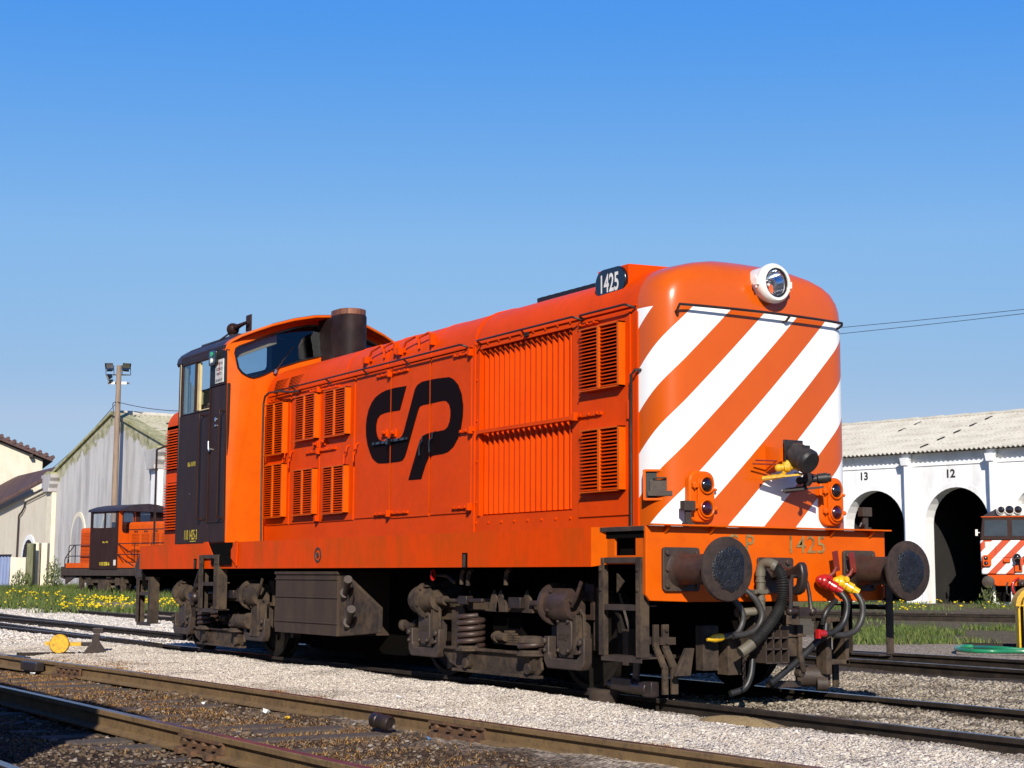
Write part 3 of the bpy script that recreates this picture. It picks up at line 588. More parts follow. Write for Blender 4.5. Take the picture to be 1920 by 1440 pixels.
# clutter below the beam: brackets, cage step, coupling brackets
b=MB()
for y in(-.25,-.17,-.09,-.01): b.box(.06,.20,y-.006,y+.006,.30,.56)
for z in(.30,.41,.50): b.box(.06,.20,-.25,-.01,z-.006,z+.006)
b.box(.05,.062,-.26,.0,.30,.56); b.build('coupling_cage',M['dustdark'],LOCO,smooth=0)
b=MB(); b.box(-.05,.10,.01,.20,.34,.60); b.box(-.1,.12,.0,.26,.50,.525); b.box(.02,.08,.08,.14,.60,.68); b.box(.10,.14,.15,.21,.50,.60); b.box(.11,.14,.16,.20,.32,.50)
b.tube([(.13,.18,.35),(.14,.19,.28),(.12,.22,.22)],.026,8); b.cyl((.05,.21,.20),(.12,.21,.20),.035,n=10); b.box(-.2,.0,-.2,.3,.30,.75); b.build('coupler_support',M['dust'],LOCO,bevel=.006,smooth=30)
b=MB(); b.box(-.1,.0,-.74,-.58,.24,.60); b.box(-.12,.02,-.50,-.36,.20,.52); b.prism([(-.98,.20),(-.86,.42),(-.78,.42),(-.82,.2)],FX,-.1,-.06)
b.build('hose_bracket',M['dust'],LOCO,bevel=.005,smooth=30); b=MB(); b.box(-.05,.08,.52,.58,.18,.66); b.box(-.1,.06,.55,.80,.26,.30); b.box(-.1,.06,.52,.78,.62,.655); b.box(-.1,.06,.76,.80,.26,.64); b.tube([(.05,.50,.50),(.05,.50,.62),(.05,.66,.63)],.016,6)
b.build('hose_bracket',M['dust'],LOCO,bevel=.005,smooth=30)
b=MB(); b.tube(spline([(.10,.50,.60),(.12,.46,.50),(.10,.384,.45),(.1,.20,.32),(.1,-.03,.18),(.1,-.13,.13)],6),.028,8); b.tube(spline([(.10,.62,.80),(.12,.52,.74),(.12,.47,.68),(.10,.46,.60)],6),.024,8); b.tube(spline([(.12,-.33,.33),(.13,-.36,.20),(.12,-.42,.10),(.1,-.55,.06)],6),.028,8); b.build('hanging_pipe',M['rubber'],LOCO,smooth=60)
b=MB(); b.cyl((-.2,.42,.16),(-.02,.62,.16),.09,n=14); b.box(-.1,.0,.0,.3,.08,.13); b.cyl((-.03,.50,.1),(.02,.58,.1),.06,n=12); b.build('sanding_gear',M['dustdark'],LOCO,bevel=.004,smooth=40)
# guard irons
for s in(-1,1):
    y=s*.88; b=MB()
    for dy in(-.11,-.015):
        for a,c in(((-.30,.60),(-.30,.42)),((-.30,.42),(-.18,.26)),((-.18,.26),(-.18,.055))):
            b.bar((a[0],y+dy,a[1]+.004),(c[0],y+dy,c[1]-.004),.062 if dy>-.05 else .05,.022,up=(1,0,.3))
    b.bolt((-.285,y-.015,.56),(1,0,0),.018,.016); b.bolt((-.285,y-.015,.46),(1,0,0),.018,.016)
    b.build('guard_iron',M['dust'],LOCO,smooth=0)
b=MB(); b.box(-.6,-.28,-.96,-.80,.44,.50); b.box(-.6,-.28,-.96,-.80,.33,.36); b.build('guard_iron_mount',M['dustdark'],LOCO,smooth=0)
b=MB(); b.obox((-.12,-.60,.33),(.025,0,.0),(0,.036,.02),(0,.035,-.075)); b.build('sand_pipe_plate',M['dustdark'],LOCO,smooth=0)
# ladders: two stiles, treads as sub-parts
def ladder(x0,x1,y,zs,bends=None,m='dust',w=.09,dp=.12):
    s=-1 if y<0 else 1
    ztop,zbot=zs[0],zs[-1]; o=None
    for x,dx in((x0,1),(x1,-1)):
        b=MB()
        b.box(min(x,x+dx*.012),max(x,x+dx*.012),min(y,y-s*dp),max(y,y-s*dp),zbot,ztop)
        b.box(min(x,x+dx*w),max(x,x+dx*w),min(y,y+s*.012),max(y,y+s*.012),zbot-.0,ztop-.002)
        b.bolt((x+dx*w*.5,y+s*.012,ztop-.10),(0,s,0),.016,.012); b.bolt((x+dx*w*.5,y+s*.012,ztop-.26),(0,s,0),.016,.012)
        if o is None: o=b.build('ladder',M[m],LOCO,smooth=0)
        else: b.build('stile',M[m],o,smooth=0)
    for z in zs:
        b=MB(); b.box(min(x0,x1)+.012,max(x0,x1)-.012,min(y-s*.002,y-s*.16),max(y-s*.002,y-s*.16),z-.014,z); b.box(min(x0,x1)+.012,max(x0,x1)-.012,min(y-s*.002,y-s*.012),max(y-s*.002,y-s*.012),z-.045,z-.014)
        b.build('tread',M['dustdark'],o,smooth=0)
    return o
ladder(-.645,-.075,-1.30,[1.145,.765,.355],w=.062,dp=.075); ladder(-.47,.09,1.29,[1.14,.76,.335],w=.06,dp=.07)
b=MB(); b.prism([(-.52,1.02),(-.42,.95),(-.52,.86)],FY,-1.22,-1.21); b.build('ladder_gusset',M['dust'],LOCO,smooth=0)
ladder(-9.47,-8.82,-1.38,[1.245,.90,.565],w=.13); ladder(-12.20,-11.60,-1.27,[.96,.745,.32],w=.10)
b=MB(); b.prism([(-9.50,1.245),(-9.50,1.30),(-9.36,1.41),(-9.24,1.41),(-9.05,1.245)],FY,-1.375,-1.362); b.build('cab_step_cheek',M['orange_worn'],LOCO,smooth=0); b=MB(); b.prism([(-8.44,1.20),(-8.26,1.10),(-8.24,1.405),(-8.30,1.41),(-8.44,1.30)],FY,-1.375,-1.362); cs=b.build('cab_step_cheek',M['orange_worn'],LOCO,smooth=0)
b=MB(); b.box(-9.22,-8.44,-1.364,-1.354,1.24,1.394); b.box(-9.1,-8.44,-1.375,-1.36,1.115,1.235); b.build('cab_step_shade_plate',M['under'],LOCO,smooth=0)  # black plates on the frame face stand in for the recess's shade
b=MB(); b.prism([(-12.24,1.05),(-11.9,1.28),(-11.9,.8),(-12.24,.8)],FY,-1.2,-1.15); b.build('rear_step_bracket',M['dustdark'],LOCO,smooth=0)
b=MB()
for x,z0,z1 in((-9.76,1.07,1.20),(-2.81,1.07,1.205)): b.box(x,x+.10,-1.3525,-1.345,z0,z1)
b.build('frame_slot',M['under'],fr_,smooth=0)
b=MB()
for x,z0,z1 in((-9.75,1.07,1.18),(-2.80,1.07,1.19)): b.box(x,x+.055,-1.354,-1.350,z0,z1)
b.build('slot_lining',M['dust'],fr_,smooth=0)
b=MB(); b.lathe([(0,.085),(.008,.085),(.008,.065),(.0,.06)],(-5.97,-1.35,1.215),(0,-1,0),18,caps=False); b.lathe([(0,.03),(.012,.03)],(-5.97,-1.35,1.215),(0,-1,0),10); b.build('jacking_socket',M['dustdark'],fr_,smooth=40)
b=MB()
for x in(-6.44,-3.26): b=MB(); b.box(x,x+.006,-1.3515,-1.349,1.075,1.39); b.build('weld_seam',M['orange'],fr_,smooth=0)
b=MB()
b.box(-1.54,-1.534,-1.3515,-1.349,1.17,1.39); b.box(-1.54,-1.36,-1.3515,-1.349,1.166,1.172); b.box(-1.366,-1.36,-1.3515,-1.349,1.075,1.166); b.build('weld_seam',M['orange'],fr_,smooth=0)
# black filler blocks added to darken the space inside the frame
b=MB(); b.box(L+.05,-.06,-.62,.62,.82,1.34); b.box(L+.03,-.04,-1.29,1.29,1.30,1.353); b.box(-7.6,-4.5,-.66,.66,.13,1.3); b.box(-12.0,-10.9,-.5,.5,.25,1.2); b.box(-1.0,-.25,-.45,.45,.30,1.2); b.build('underframe_dark_filler',M['under'],LOCO,smooth=0)
# small pipes and valve under the frame
for x,z in((-3.02,1.0),(-2.90,.99),(-2.22,1.0)): b=MB(); b.tube(spline([(x+.05,-1.22,z+.05),(x-.005,-1.22,z+.02),(x-.02,-1.22,z-.09)],5),.022,8); b.build('drain_pipe',M['dust'],LOCO,smooth=50)
b=MB()
b.tube([(-3.55,-1.2,1.0),(-3.35,-1.2,.99),(-3.2,-1.2,.93)],.018,6); b.build('drain_pipe',M['dust'],LOCO,smooth=50)
b=MB(); b.tube([(-3.55+.005,-1.25+.06*math.cos(a)*.3,1.0+.05*math.sin(a)) for a in np.linspace(0,2*math.pi,13)[:-1]],.012,6,closed=True); b.build('valve_wheel',M['red'],LOCO)
# ---- fuel tank
b=MB(); b.box(-7.22,-5.57,-1.30,-.65,.335,1.00); b.box(-7.235,-5.55,-1.315,-.65,1.0,1.035)
for z in(.94,.74,.46): b.box(-7.228,-5.562,-1.312,-1.299,z,z+.018)
tk=b.build('battery_box',M['tank'],LOCO,bevel=.005,smooth=0)
b=MB(); b.prism([(-5.565,1.0),(-5.45,1.0),(-4.64,.66),(-4.64,.40),(-5.565,.335)],FY,-1.27,-1.225); ft=b.build('fuel_tank',M['dust'],LOCO,bevel=.006,smooth=0)
for x,z in((-5.45,.78),(-5.36,.47)):
    b=MB(); b.cyl((x,-1.26,z),(x+.34,-1.40,z+.16),.036,n=12); b.cyl((x+.0,-1.26,z),(x+.05,-1.285,z+.025),.06,n=12); b.cyl((x+.30,-1.385,z+.14),(x+.36,-1.41,z+.17),.046,n=12)
    b.build('filler_pipe',M['dustdark'],ft,smooth=40)
b=MB(); b.tube(spline([(-5.3,-1.30,.85),(-5.28,-1.31,.72),(-5.2,-1.31,.68),(-5.15,-1.31,.80)],6),.008,5); b.build('filler_chain',M['steeldark'],ft)
b=MB()
for x in(-7.5,-7.32): b.sphere((x,-1.1,.86),.06); b.cyl((x,-1.1,.86),(x,-1.1,1.05),.03,n=8)
b.tube([(-4.55,-1.05,.50),(-4.35,-1.05,.47),(-4.2,-1.05,.52)],.04,8); b.sphere((-4.5,-1.05,.48),.06); b.build('pipe_elbow',M['dust'],LOCO,smooth=40)
# ---- bogies
def coil(x,y,z0,z1,r,turns,wr,par):
    b=MB(); n=int(turns*16); b.tube([(x+r*math.cos(2*math.pi*i/16),y+r*math.sin(2*math.pi*i/16),z0+(z1-z0)*i/n) for i in range(n+1)],wr,8)
    return b.build('coil_spring',M['steel'],par,smooth=60)
def bogie(cx,skf):
    b=MB(); b.box(cx-.9,cx+.9,-.62,.62,.14,.85); b.box(cx-1.75,cx-.89,-.6,.6,.16,.85); b.box(cx+.89,cx+1.75,-.6,.6,.16,.85); b.box(cx-.25,cx+.25,-.98,.98,.36,.62); bg=b.build('bogie',M['under'],LOCO,smooth=0)  # black filler blocks, enlarged to darken the gaps behind the side frames
    for s in(-1,1):
        y=s*1.12; b=MB()
        lo=[(cx-.94,.26),(cx-.80,.16),(cx-.62,.105),(cx+.74,.095),(cx+.83,.17),(cx+.80,.30),(cx-.90,.30)]
        b.prism(lo,FY,y-.012,y+.012)
        b.box(cx-.70,cx+.76,y-.05,y+.05,.085,.112); b.box(cx-.88,cx+.72,y-.05,y+.05,.29,.312)
        b.box(cx-.80,cx+1.45,s*1.0-.04,s*1.0+.04,.66,.78); b.box(cx-1.5,cx-.80,s*1.0-.04,s*1.0+.04,.56,.72)
        b.prism([(cx-.88,.30),(cx-.88,.66),(cx-.80,.70),(cx-.66,.70),(cx-.62,.62),(cx-.68,.50),(cx-.68,.30)],FY,s*1.06-.012,s*1.06+.012)
        b.prism([(cx+1.45,.36),(cx+1.45,.90),(cx+1.52,.90),(cx+1.52,.36)],FY,s*1.0-.012,s*1.0+.012)
        b.prism([(cx-1.55,.36),(cx-1.62,.8),(cx-1.45,.8),(cx-1.42,.36)],FY,s*1.04-.012,s*1.04+.012)
        for x in(cx-.02,cx+.10,cx+.55): b.prism([(x-.09,.66),(x-.06,.80),(x-.01,.87),(x+.08,.74),(x+.09,.66)],FY,s*1.10-.012,s*1.10+.012)
        b.build('side_frame',M['dust'],bg,bevel=.004,smooth=0)
    for ax in(-1.245,1.245):
        x=cx+ax
        b=MB()
        for s in(-1,1): b.lathe([(-.07,.44),(-.07,.515),(-.045,.50),(-.04,.475),(.06,.470),(.065,.42),(.03,.40),(.0,.18),(.08,.14),(.08,.0005)],(x,s*.84,.475),(0,s,0),36,caps=False)
        b.cyl((x,-.84,.475),(x,.84,.475),.085,n=14); b.build('wheelset',M['wheel'],bg,smooth=40)
        for s in(-1,1):
            y=s*1.14
            b=MB(); b.box(x-.125,x+.125,min(y,y-s*.16),max(y,y-s*.16),.31,.60); b.prism([(x-.10,.60),(x+.10,.60),(x+.05,.70),(x-.05,.70)],FY,min(y,y-s*.12),max(y,y-s*.12))
            b.prism(rrect(x-.115,x+.115,.315,.655,.105,6),FY,min(y+s*.04,y),max(y+s*.04,y)); b.prism([(x-.12,.60),(x-.14,.34),(x-.10,.29),(x+.10,.29),(x+.14,.34),(x+.12,.60)],FY,min(y,y+s*.015),max(y,y+s*.015))
            for dx,dz in((-.075,-.12),(.075,-.12),(-.075,.13),(.075,.13)): b.bolt((x+dx,y+s*.04,.475+dz),(0,s,0),.020,.022)
            abx=b.build('axle_box',M['dustdark'],bg,bevel=.008,smooth=35)
            if skf and s<0: text('axle_box_lettering','SKF',M['dust'],abx,(x,y-.041,.475),(1,0,0),(0,0,1),width=.15,height=.055,bold=.02,ext=.007)
            b=MB(); U=[(x-.31,.47),(x-.31,.26),(x-.26,.195),(x+.26,.195),(x+.31,.26),(x+.31,.47),(x+.235,.47),(x+.235,.32),(x+.19,.285),(x-.19,.285),(x-.235,.32),(x-.235,.47)]
            b.prism(U,FY,y-.045,y+.045)
            for dx in(-.27,.27): b.bolt((x+dx,y+s*.045,.43),(0,s,0),.032,.035); b.bolt((x+dx,y+s*.045,.35),(0,s,0),.022,.03)
            b.build('hornblock_stirrup',M['dustdark'],bg,bevel=.014,smooth=40)
            b=MB(); b.tube([(x+.16,y,.68),(x+.20,y,.70),(x+.25,y,.66),(x+.26,y,.45)],.016,6); b.box(x+.16,x+.20,y-.05,y+.05,.33,.66); b.build('horn_guide',M['dust'],bg,smooth=30)
    for s in(-1,1):
        y=s*1.13
        for dx in(-.41,.68):
            coil(cx+dx,y,.33,.62 if dx<0 else .42,.118,5 if dx<0 else 1.6,.026,bg)
            b=MB(); b.lathe([(0,.15),(.025,.15),(.03,.13),(.05,.12)],(cx+dx,y,.285),(0,0,1),18); b.prism([(cx+dx-.10,.285),(cx+dx+.10,.285),(cx+dx+.05,.15),(cx+dx-.05,.15)],FY,y-.05,y+.05); b.lathe([(0,.05),(.09,.05)],(cx+dx,y-s*.02,.17),(0,s,0),12)
            if dx>0: b.lathe([(0,.14),(.04,.13),(.06,.10)],(cx+dx,y,.40),(0,0,1),18)
            b.build('spring_seat',M['dust'],bg,bevel=.004,smooth=40)
        b=MB()
        for k in range(6): b.box(cx+.10-.04*(6-k)*.9,cx+.10+.05*(6-k)*.95,s*1.0-.05,s*1.0+.05,.36+k*.022,.378+k*.022)
        b.cyl((cx-.08,s*1.07,.43),(cx+.12,s*1.07,.43),.04,n=10); b.cyl((cx-.03,s*1.07,.43),(cx-.01,s*1.07,.43),.055,n=10); b.build('leaf_spring',M['dust'],bg,smooth=0)
        for x0,dr,kind in((cx-1.45,1,0),(cx+1.05,-1,1)):
            b=MB(); c=(x0 if dr>0 else x0+.32,y,.75)
            if kind==0: b.lathe([(0,.05),(.0,.125),(.04,.14),(.20,.145),(.20,.185),(.235,.185),(.235,.135),(.38,.10),(.40,.105),(.43,.105),(.43,.05),(.56,.045),(.56,.022),(.95,.020)],c,(dr,0,0),24)
            else: b.lathe([(0,.12),(.0,.135),(.03,.145),(.31,.145),(.31,.185),(.345,.185),(.345,.12),(.41,.09),(.43,.06),(.55,.055),(.55,.026),(.72,.024)],c,(dr,0,0),24)
            for k in range(6):
                a=k*math.pi/3+.3; b.bolt((c[0]+dr*.235,y+.165*math.cos(a),.75+.165*math.sin(a)),(1,0,0),.013,.02)
            if kind==0: b.box(c[0]+.16,c[0]+.30,y-.08,y+.08,.88,.90); b.tube([(c[0]-.0,y-.03,.75),(c[0]-.08,y-.03,.79),(c[0]-.13,y-.03,.75),(c[0]-.08,y-.03,.71),(c[0],y-.03,.73)],.012,6)
            else: b.tube([(c[0]+.0,y+s*.04,.74),(c[0]+.05,y+s*.08,.74),(c[0]+.13,y+s*.10,.80),(c[0]+.22,y+s*.10,.95)],.018,8); b.prism([(c[0]-.1,.62),(c[0]+.12,.62),(c[0]+.12,.92),(c[0],.93)],FY,y-s*.1-.01,y-s*.1+.01); b.bolt((c[0]+.01,y+s*.0+.07,.80),(1,0,0),.02,.02); b.bolt((c[0]+.01,y-.07,.78),(1,0,0),.02,.02)
            b.build('brake_cylinder',M['steel'] if (kind and skf) else M['dust'],bg,smooth=35)
        b=MB(); b.tube([(cx-.65,y-.02,.755),(cx-.15,y-.02,.76)],.022,8); b.box(cx-.58,cx-.42,y-.05,y+.03,.72,.80); b.build('brake_rod',M['steeldark'],bg,bevel=.006,smooth=30); b=MB(); b.box(cx+.32,cx+.52,y-.04,y+.03,.70,.80); b.build('rod_clevis',M['steeldark'],bg,bevel=.006,smooth=30)
    # brake shoes and hangers near the wheels
    for ax in(-1.245,1.245):
        for s in(-1,1):
            for e in(-1,1):
                b=MB(); b.box(cx+ax+e*.54-.04,cx+ax+e*.54+.04,s*.87-.05,s*.87+.05,.25,.55); b.bar((cx+ax+e*.55,s*.87,.5),(cx+ax+e*.5,s*.95,.85),.05,.02); b.build('brake_shoe',M['dustdark'],bg,smooth=0)
    return bg
bogie(-2.60,True); bogie(-9.36,False)
# things specific to the rear bogie side: motion gear and generator seen by the cab ladder
b=MB(); b.cyl((-8.62,-1.18,.42),(-8.28,-1.18,.43),.085,n=18); b.cyl((-8.30,-1.18,.43),(-8.20,-1.18,.43),.10,n=18); b.sphere((-8.64,-1.18,.42),.09); b.prism([(-8.22,.25),(-8.08,.72),(-7.98,.72),(-7.95,.25)],FY,-1.2,-1.15); b.build('speed_recorder_drive',M['dust'],LOCO,bevel=.006,smooth=40)
b=MB(); b.tube(spline([(-9.9,-1.3,.6),(-9.85,-1.3,.78),(-9.75,-1.3,.86)],4),.03,8); b.sphere((-9.86,-1.28,.70),.07); b.tube(spline([(-10.1,-1.26,.74),(-9.95,-1.28,.62),(-9.95,-1.25,.45)],5),.03,6); b.bar((-9.80,-1.3,.86),(-9.66,-1.3,1.04),.05,.02); b.build('hand_brake_rigging',M['steeldark'],LOCO,smooth=40)
b=MB(); b.box(-11.0,-10.88,-1.05,-1.0,.1,.7); b.build('rear_guard_plate',M['dust'],LOCO,smooth=0)
b=MB(); b.cyl((-.98,-1.02,-.10),(-.98,-1.02,.05),.11,.145,18); b.build('drip_bucket',M['dustdark'],LOCO,smooth=40)
b=MB(); b.tube([(-.86,-1.05,.10),(-.62,-1.05,.075),(-.36,-1.05,.07)],.04,8); b.box(-.78,-.5,-1.1,-1.0,.06,.16); b.cyl((-.5,-1.06,.09),(-.30,-1.06,.09),.055,n=12); b.box(-.34,-.22,-1.1,-1.02,.03,.15); b.bar((-.5,-1.05,.1),(-.47,-1.05,.34),.08,.02); b.build('sand_ejector',M['steeldark'],LOCO,bevel=.006,smooth=35)
# ---- handrails on the hood
def rail(x0,x1,z,posts,name='hood_handrail',o=.085,r=.0105):
    b=MB(); b.tube([HP(x0-.05,.005,z-.02),HP(x0-.02,o*.8,z-.008)]+[HP(x,o,z+.0) for x in np.linspace(x0,x1,6)]+[HP(x1+.04,o*.8,z-.012),HP(x1+.05,.005,z-.03)],r,8)
    for x in posts: b.tube([HP(x,o,z),HP(x-.02,.03,z-.03),HP(x-.02,.0,z-.035)],.009,6); b.mbox(HP,x-.05,x+.02,.0,.02,z-.05,z-.015)
    return b.build(name,M['steeldark'],LOCO,smooth=50)
rail(-8.15,-3.36,3.272,(-7.6,-6.6,-5.6,-4.6)); rail(-3.02,-1.33,3.268,(-2.2,)); rail(-1.20,-.52,3.262,())
b=MB(); b.tube([HP(-7.45,.03,3.215),HP(-7.6,.09,3.215),HP(-7.95,.10,3.255),HP(-8.28,.10,3.27),HP(-8.41,.10,3.235),HP(-8.455,.10,3.14),HP(-8.455,.10,2.2),HP(-8.43,.10,1.40)],.014,8); b.build('cab_grab_rail',M['steel'],LOCO,smooth=50)
b=MB(); b.tube([HP(-.40,.0,2.70),HP(-.41,.05,2.70),HP(-.46,.06,2.66),HP(-.465,.06,2.2),HP(-.465,.06,1.396)],.013,8); b.build('nose_grab_rail',M['steeldark'],LOCO,smooth=50)
# roof catches above the engine doors
for x in(-5.55,-4.72):
    b=MB(); fn=lambda X,a,dz=0:(X,-(hw(X)*(1-a))-.02-dz*.4,3.2+np.interp(a,[s[0] for s in SEC],[s[1] for s in SEC])+.01+dz)
    b.tube([fn(x,.02),fn(x,.02,.05),fn(x+.05,.03,.07),fn(x+.25,.05,.07),fn(x+.28,.05,.0)],.014,6); b.tube([fn(x+.32,.02),fn(x+.32,.04,.06),fn(x+.52,.06,.06),fn(x+.56,.05,0)],.014,6)
    b.obox(fn(x-.12,.02,.02),(.03,0,0),(0,.03,0),(0,0,.035)); b.obox(fn(x+.62,.03,.03),(.02,0,0),(0,.03,0),(0,0,.06)); b.build('roof_catch',M['orange'],hood2,smooth=40)
# louvres in the hood shoulder by the cab
b=MB()
for k in range(9):
    a=.008+.013*k; z=3.2+np.interp(a,[s[0] for s in SEC],[s[1] for s in SEC]); 
    z=3.275+.019*k; a=np.interp(z-3.2,[s[1] for s in SEC],[s[0] for s in SEC])
    for x0,x1 in((-8.36,-7.98),(-7.90,-7.52)): y=hw(x0)*(1-a); b.box(x0,x1,-y-.006,-y+.02,z,z+.007)
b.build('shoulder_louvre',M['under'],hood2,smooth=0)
# roof fan cowl
b=MB(); b.box(-2.75,-1.32,-.56,.56,3.58,3.70); 
for k in range(12): b.box(-2.72+k*.12,-2.66+k*.12,-.54,.54,3.70,3.708)
b.build('roof_fan_grille',M['black'],LOCO,bevel=.02,smooth=0)
# ---- cab
ROOFC=[(-1.352,3.86),(-1.335,3.93),(-1.29,3.985),(-1.18,4.055),(-1.0,4.135),(-.80,4.215),(-.53,4.30),(-.25,4.362),(0,4.385)]
ROOFC=ROOFC+[(-y,z) for y,z in ROOFC[:-1][::-1]]
def BX(y,z): return -8.72+.10*(1-min(1,abs(y)/1.34))-.2*max(0,z-3.45)
CR=-10.47
# side walls
for s in(-1,1):
    y=s*1.35; yi=s*1.315
    def sb(b,x0,x1,z0,z1,o=0): b.box(x0,x1,min(y+s*o,yi),max(y+s*o,yi),z0,z1)
    b=MB(); sb(b,CR,-9.36,1.396,3.13); sb(b,-9.36,-8.735,1.396,3.42); sb(b,CR,-10.38,3.13,3.86); sb(b,-9.33,-8.78,3.42,3.86)
    b.prism([(CR+.02,3.80),(CR+.02,3.93),(-8.83,3.93),(-8.83,3.80)],FY,min(y,yi),max(y,yi))
    cabs=b.build('cab_side',M['brown'],LOCO,bevel=.012,smooth=0)
    b=MB(); sb(b,-9.345,-9.33,1.67,3.86,.012); sb(b,-8.79,-8.772,1.67,3.42,.012); sb(b,-9.33,-8.79,1.655,1.672,.012); sb(b,-9.33,-8.79,3.415,3.435,.014); sb(b,-10.40,-9.345,3.125,3.14,.008)
    b.build('door_frame',M['brown'],cabs,bevel=.003,smooth=0)
    b=MB(); sb(b,-9.91,-9.872,3.13,3.80,.006); b.build('window_post',M['brown'],cabs,smooth=0)
    b=MB(); b.box(-9.87,-9.79,min(s*1.30,s*1.33),max(s*1.30,s*1.33),3.13,3.80); b.box(-10.37,-10.30,min(s*1.30,s*1.33),max(s*1.30,s*1.33),3.13,3.80); b.box(-10.37,-9.36,min(s*1.28,s*1.33),max(s*1.28,s*1.33),3.10,3.16); b.build('inner_window_frame',M['cream'],cabs,smooth=0)
    b=MB(); b.box(-10.37,-9.91,s*1.335-.002,s*1.335+.002,3.135,3.80); b.build('side_window_glass',M['glass'],cabs,smooth=0)
    for x in(-9.53,-8.83):
        b=MB(); o=s*1.42; b.tube([(x,y,3.06),(x+.0,o,3.08),(x,o,3.0),(x,o,1.78),(x,o,1.72),(x+.0,y,1.70)],.014,8); b.build('door_grab_rail',M['brown'],cabs,smooth=50)
    b=MB(); b.tube([(-9.29,y+s*.02,2.62),(-9.27,y+s*.04,2.70),(-9.26,y+s*.04,2.60)],.010,8); b.cyl((-9.26,y,2.60),(-9.26,y+s*.035,2.60),.026,n=12); b.build('cab_door_handle',M['chrome'],cabs,smooth=40)
    b=MB(); b.lathe([(0,.03),(.012,.028),(.014,.0005)],(-9.12,y,2.98),(0,s,0),12,caps=False); b.lathe([(0,.018),(.012,.016),(.014,.0005)],(-9.13,y,2.90),(0,s,0),12,caps=False); b.build('door_lock_plate',M['chrome'],cabs,smooth=40)
    if s<0:
        text('running_number','110 1425-3',M['yelltext'],cabs,(-9.905,-1.351,1.515),(1,0,0),(0,0,1),width=.46,height=.13,bold=.004)
        b=MB(); b.box(-9.93,-9.72,-1.3525,-1.3505,1.425,1.433); b.build('number_underline',M['yelltext'],cabs,smooth=0)
        text('painted_date','06-10-93',M['yelltext'],cabs,(-9.945,-1.351,2.45),(1,0,0),(0,0,1),width=.28,height=.062,bold=.012)
        # the warning plate and the two repeater lamps
        b=MB(); b.box(-9.13,-8.86,-1.375,-1.362,3.44,3.745); sg=b.build('warning_plate',M['greylabel'],cabs,bevel=.004,smooth=0)
        for t,z,wd in(('ATENÇAO',3.69,.22),('ELECTRICO',3.62,.2),('PERIGO',3.56,.17),('DE MORTE',3.475,.22)):
            text('plate_lettering',t,M['signink'],sg,(-8.995,-1.3755,z),(1,0,0),(0,0,1),width=wd,height=.036,bold=.012)
        b=MB(); b.prism([(-8.985,3.72),(-9.015,3.605),(-8.997,3.605),(-9.015,3.50),(-8.975,3.62),(-8.992,3.62),(-8.972,3.72)],FY,-1.3775,-1.3755); b.build('red_flash',M['signred'],sg,smooth=0)
        b=MB(); b.prism(rrect(-9.27,-9.03,3.68,3.875,.03,4),FY,-1.42,-1.352); lp=b.build('repeater_lamp',M['blackgloss'],cabs,bevel=.012,smooth=30)
        for z,mm in((3.825,'green'),(3.74,'lenswhite')): MB().lathe([(0,.036),(.012,.034),(.018,.0005)],(-9.155,-1.42,z),(0,-1,0),16,caps=False).build('lamp_lens',M[mm],lp,smooth=50)
        b=MB(); b.box(-9.325,-8.79,-1.362,-1.352,3.44,3.86); b.build('door_window_dark_panel',M['black'],cabs,smooth=0)  # black panel stands in for the dark cab behind the door window
        b=MB(); b.box(-10.0,-9.985,-1.353,-1.349,2.05,2.06); b.build('panel_bolt',M['chrome'],cabs)
# front and rear bulkheads with their windows
WIN=[(-1.255,3.813),(-1.223,3.618),(-1.18,3.56),(-1.129,3.528),(-1.08,3.508),(-1.03,3.502),(-.96,3.52),(-.878,3.556),(-.693,3.654),(-.395,3.765),(-.14,3.84),(-.085,3.865),(-.06,3.92),(-.06,4.17),(-.075,4.235),(-.115,4.262),(-.214,4.258),(-.44,4.205),(-.739,4.095),(-1.034,3.971),(-1.19,3.905),(-1.24,3.87)]
def offset(poly,d):
    o=[];n=len(poly); A=sum(poly[i][0]*poly[(i+1)%n][1]-poly[(i+1)%n][0]*poly[i][1] for i in range(n)); sg=1 if A>0 else -1
    for i in range(n):
        a=Vector(poly[i-1]);p=Vector(poly[i]);c=Vector(poly[(i+1)%n]); t=((p-a).normalized()+(c-p).normalized()).normalized(); o.append((p.x+t.y*d*sg,p.y-t.x*d*sg))
    return o
def bulk(fx,name,m,nrm):
    # wall = outer half outline bridged to the window hole, both halves
    b=MB()
    for s in(-1,1):
        hole=[(s*-y if s>0 else y,z) for y,z in WIN]
        outer=[(-1.345,1.396)]+[(y,z-.03) for y,z in ROOFC[:9]]+[(0,1.396)]
        outer=[(s*-y if s>0 else y,z) for y,z in outer]
        bm=bmesh.new()
        ov=[bm.verts.new((fx(y,z),y,z)) for y,z in outer]; hv=[bm.verts.new((fx(y,z),y,z)) for y,z in hole]
        es=[bm.edges.new((l[i],l[(i+1)%len(l)])) for l in(ov,hv) for i in range(len(l))]
        bmesh.ops.triangle_fill(bm,use_beauty=True,edges=es)
        bm.verts.index_update(); b.add([v.co[:] for v in bm.verts],[[v.index for v in f.verts] for f in bm.faces]); bm.free()
    o=b.build(name,m,LOCO,smooth=0)
    sd=o.modifiers.new('thickness','SOLIDIFY'); sd.thickness=.03; sd.offset=0
    for s in(-1,1):
        hole=[(s*-y if s>0 else y,z) for y,z in WIN]
        b=MB(); n=len(hole); b.tube([(fx(y,z)+nrm*.018,y,z) for y,z in hole],.016,6,closed=True); b.build('window_rubber',M['blackgloss'],o,smooth=60)
        b=MB(); b.add([(fx(y,z)+nrm*.010,y,z) for y,z in offset(hole,.004)],[tuple(range(n))]); b.build('windscreen_glass',M['glass'],o,smooth=0)
    return o
bf=bulk(BX,'cab_front',M['orange_sunlit'],1)
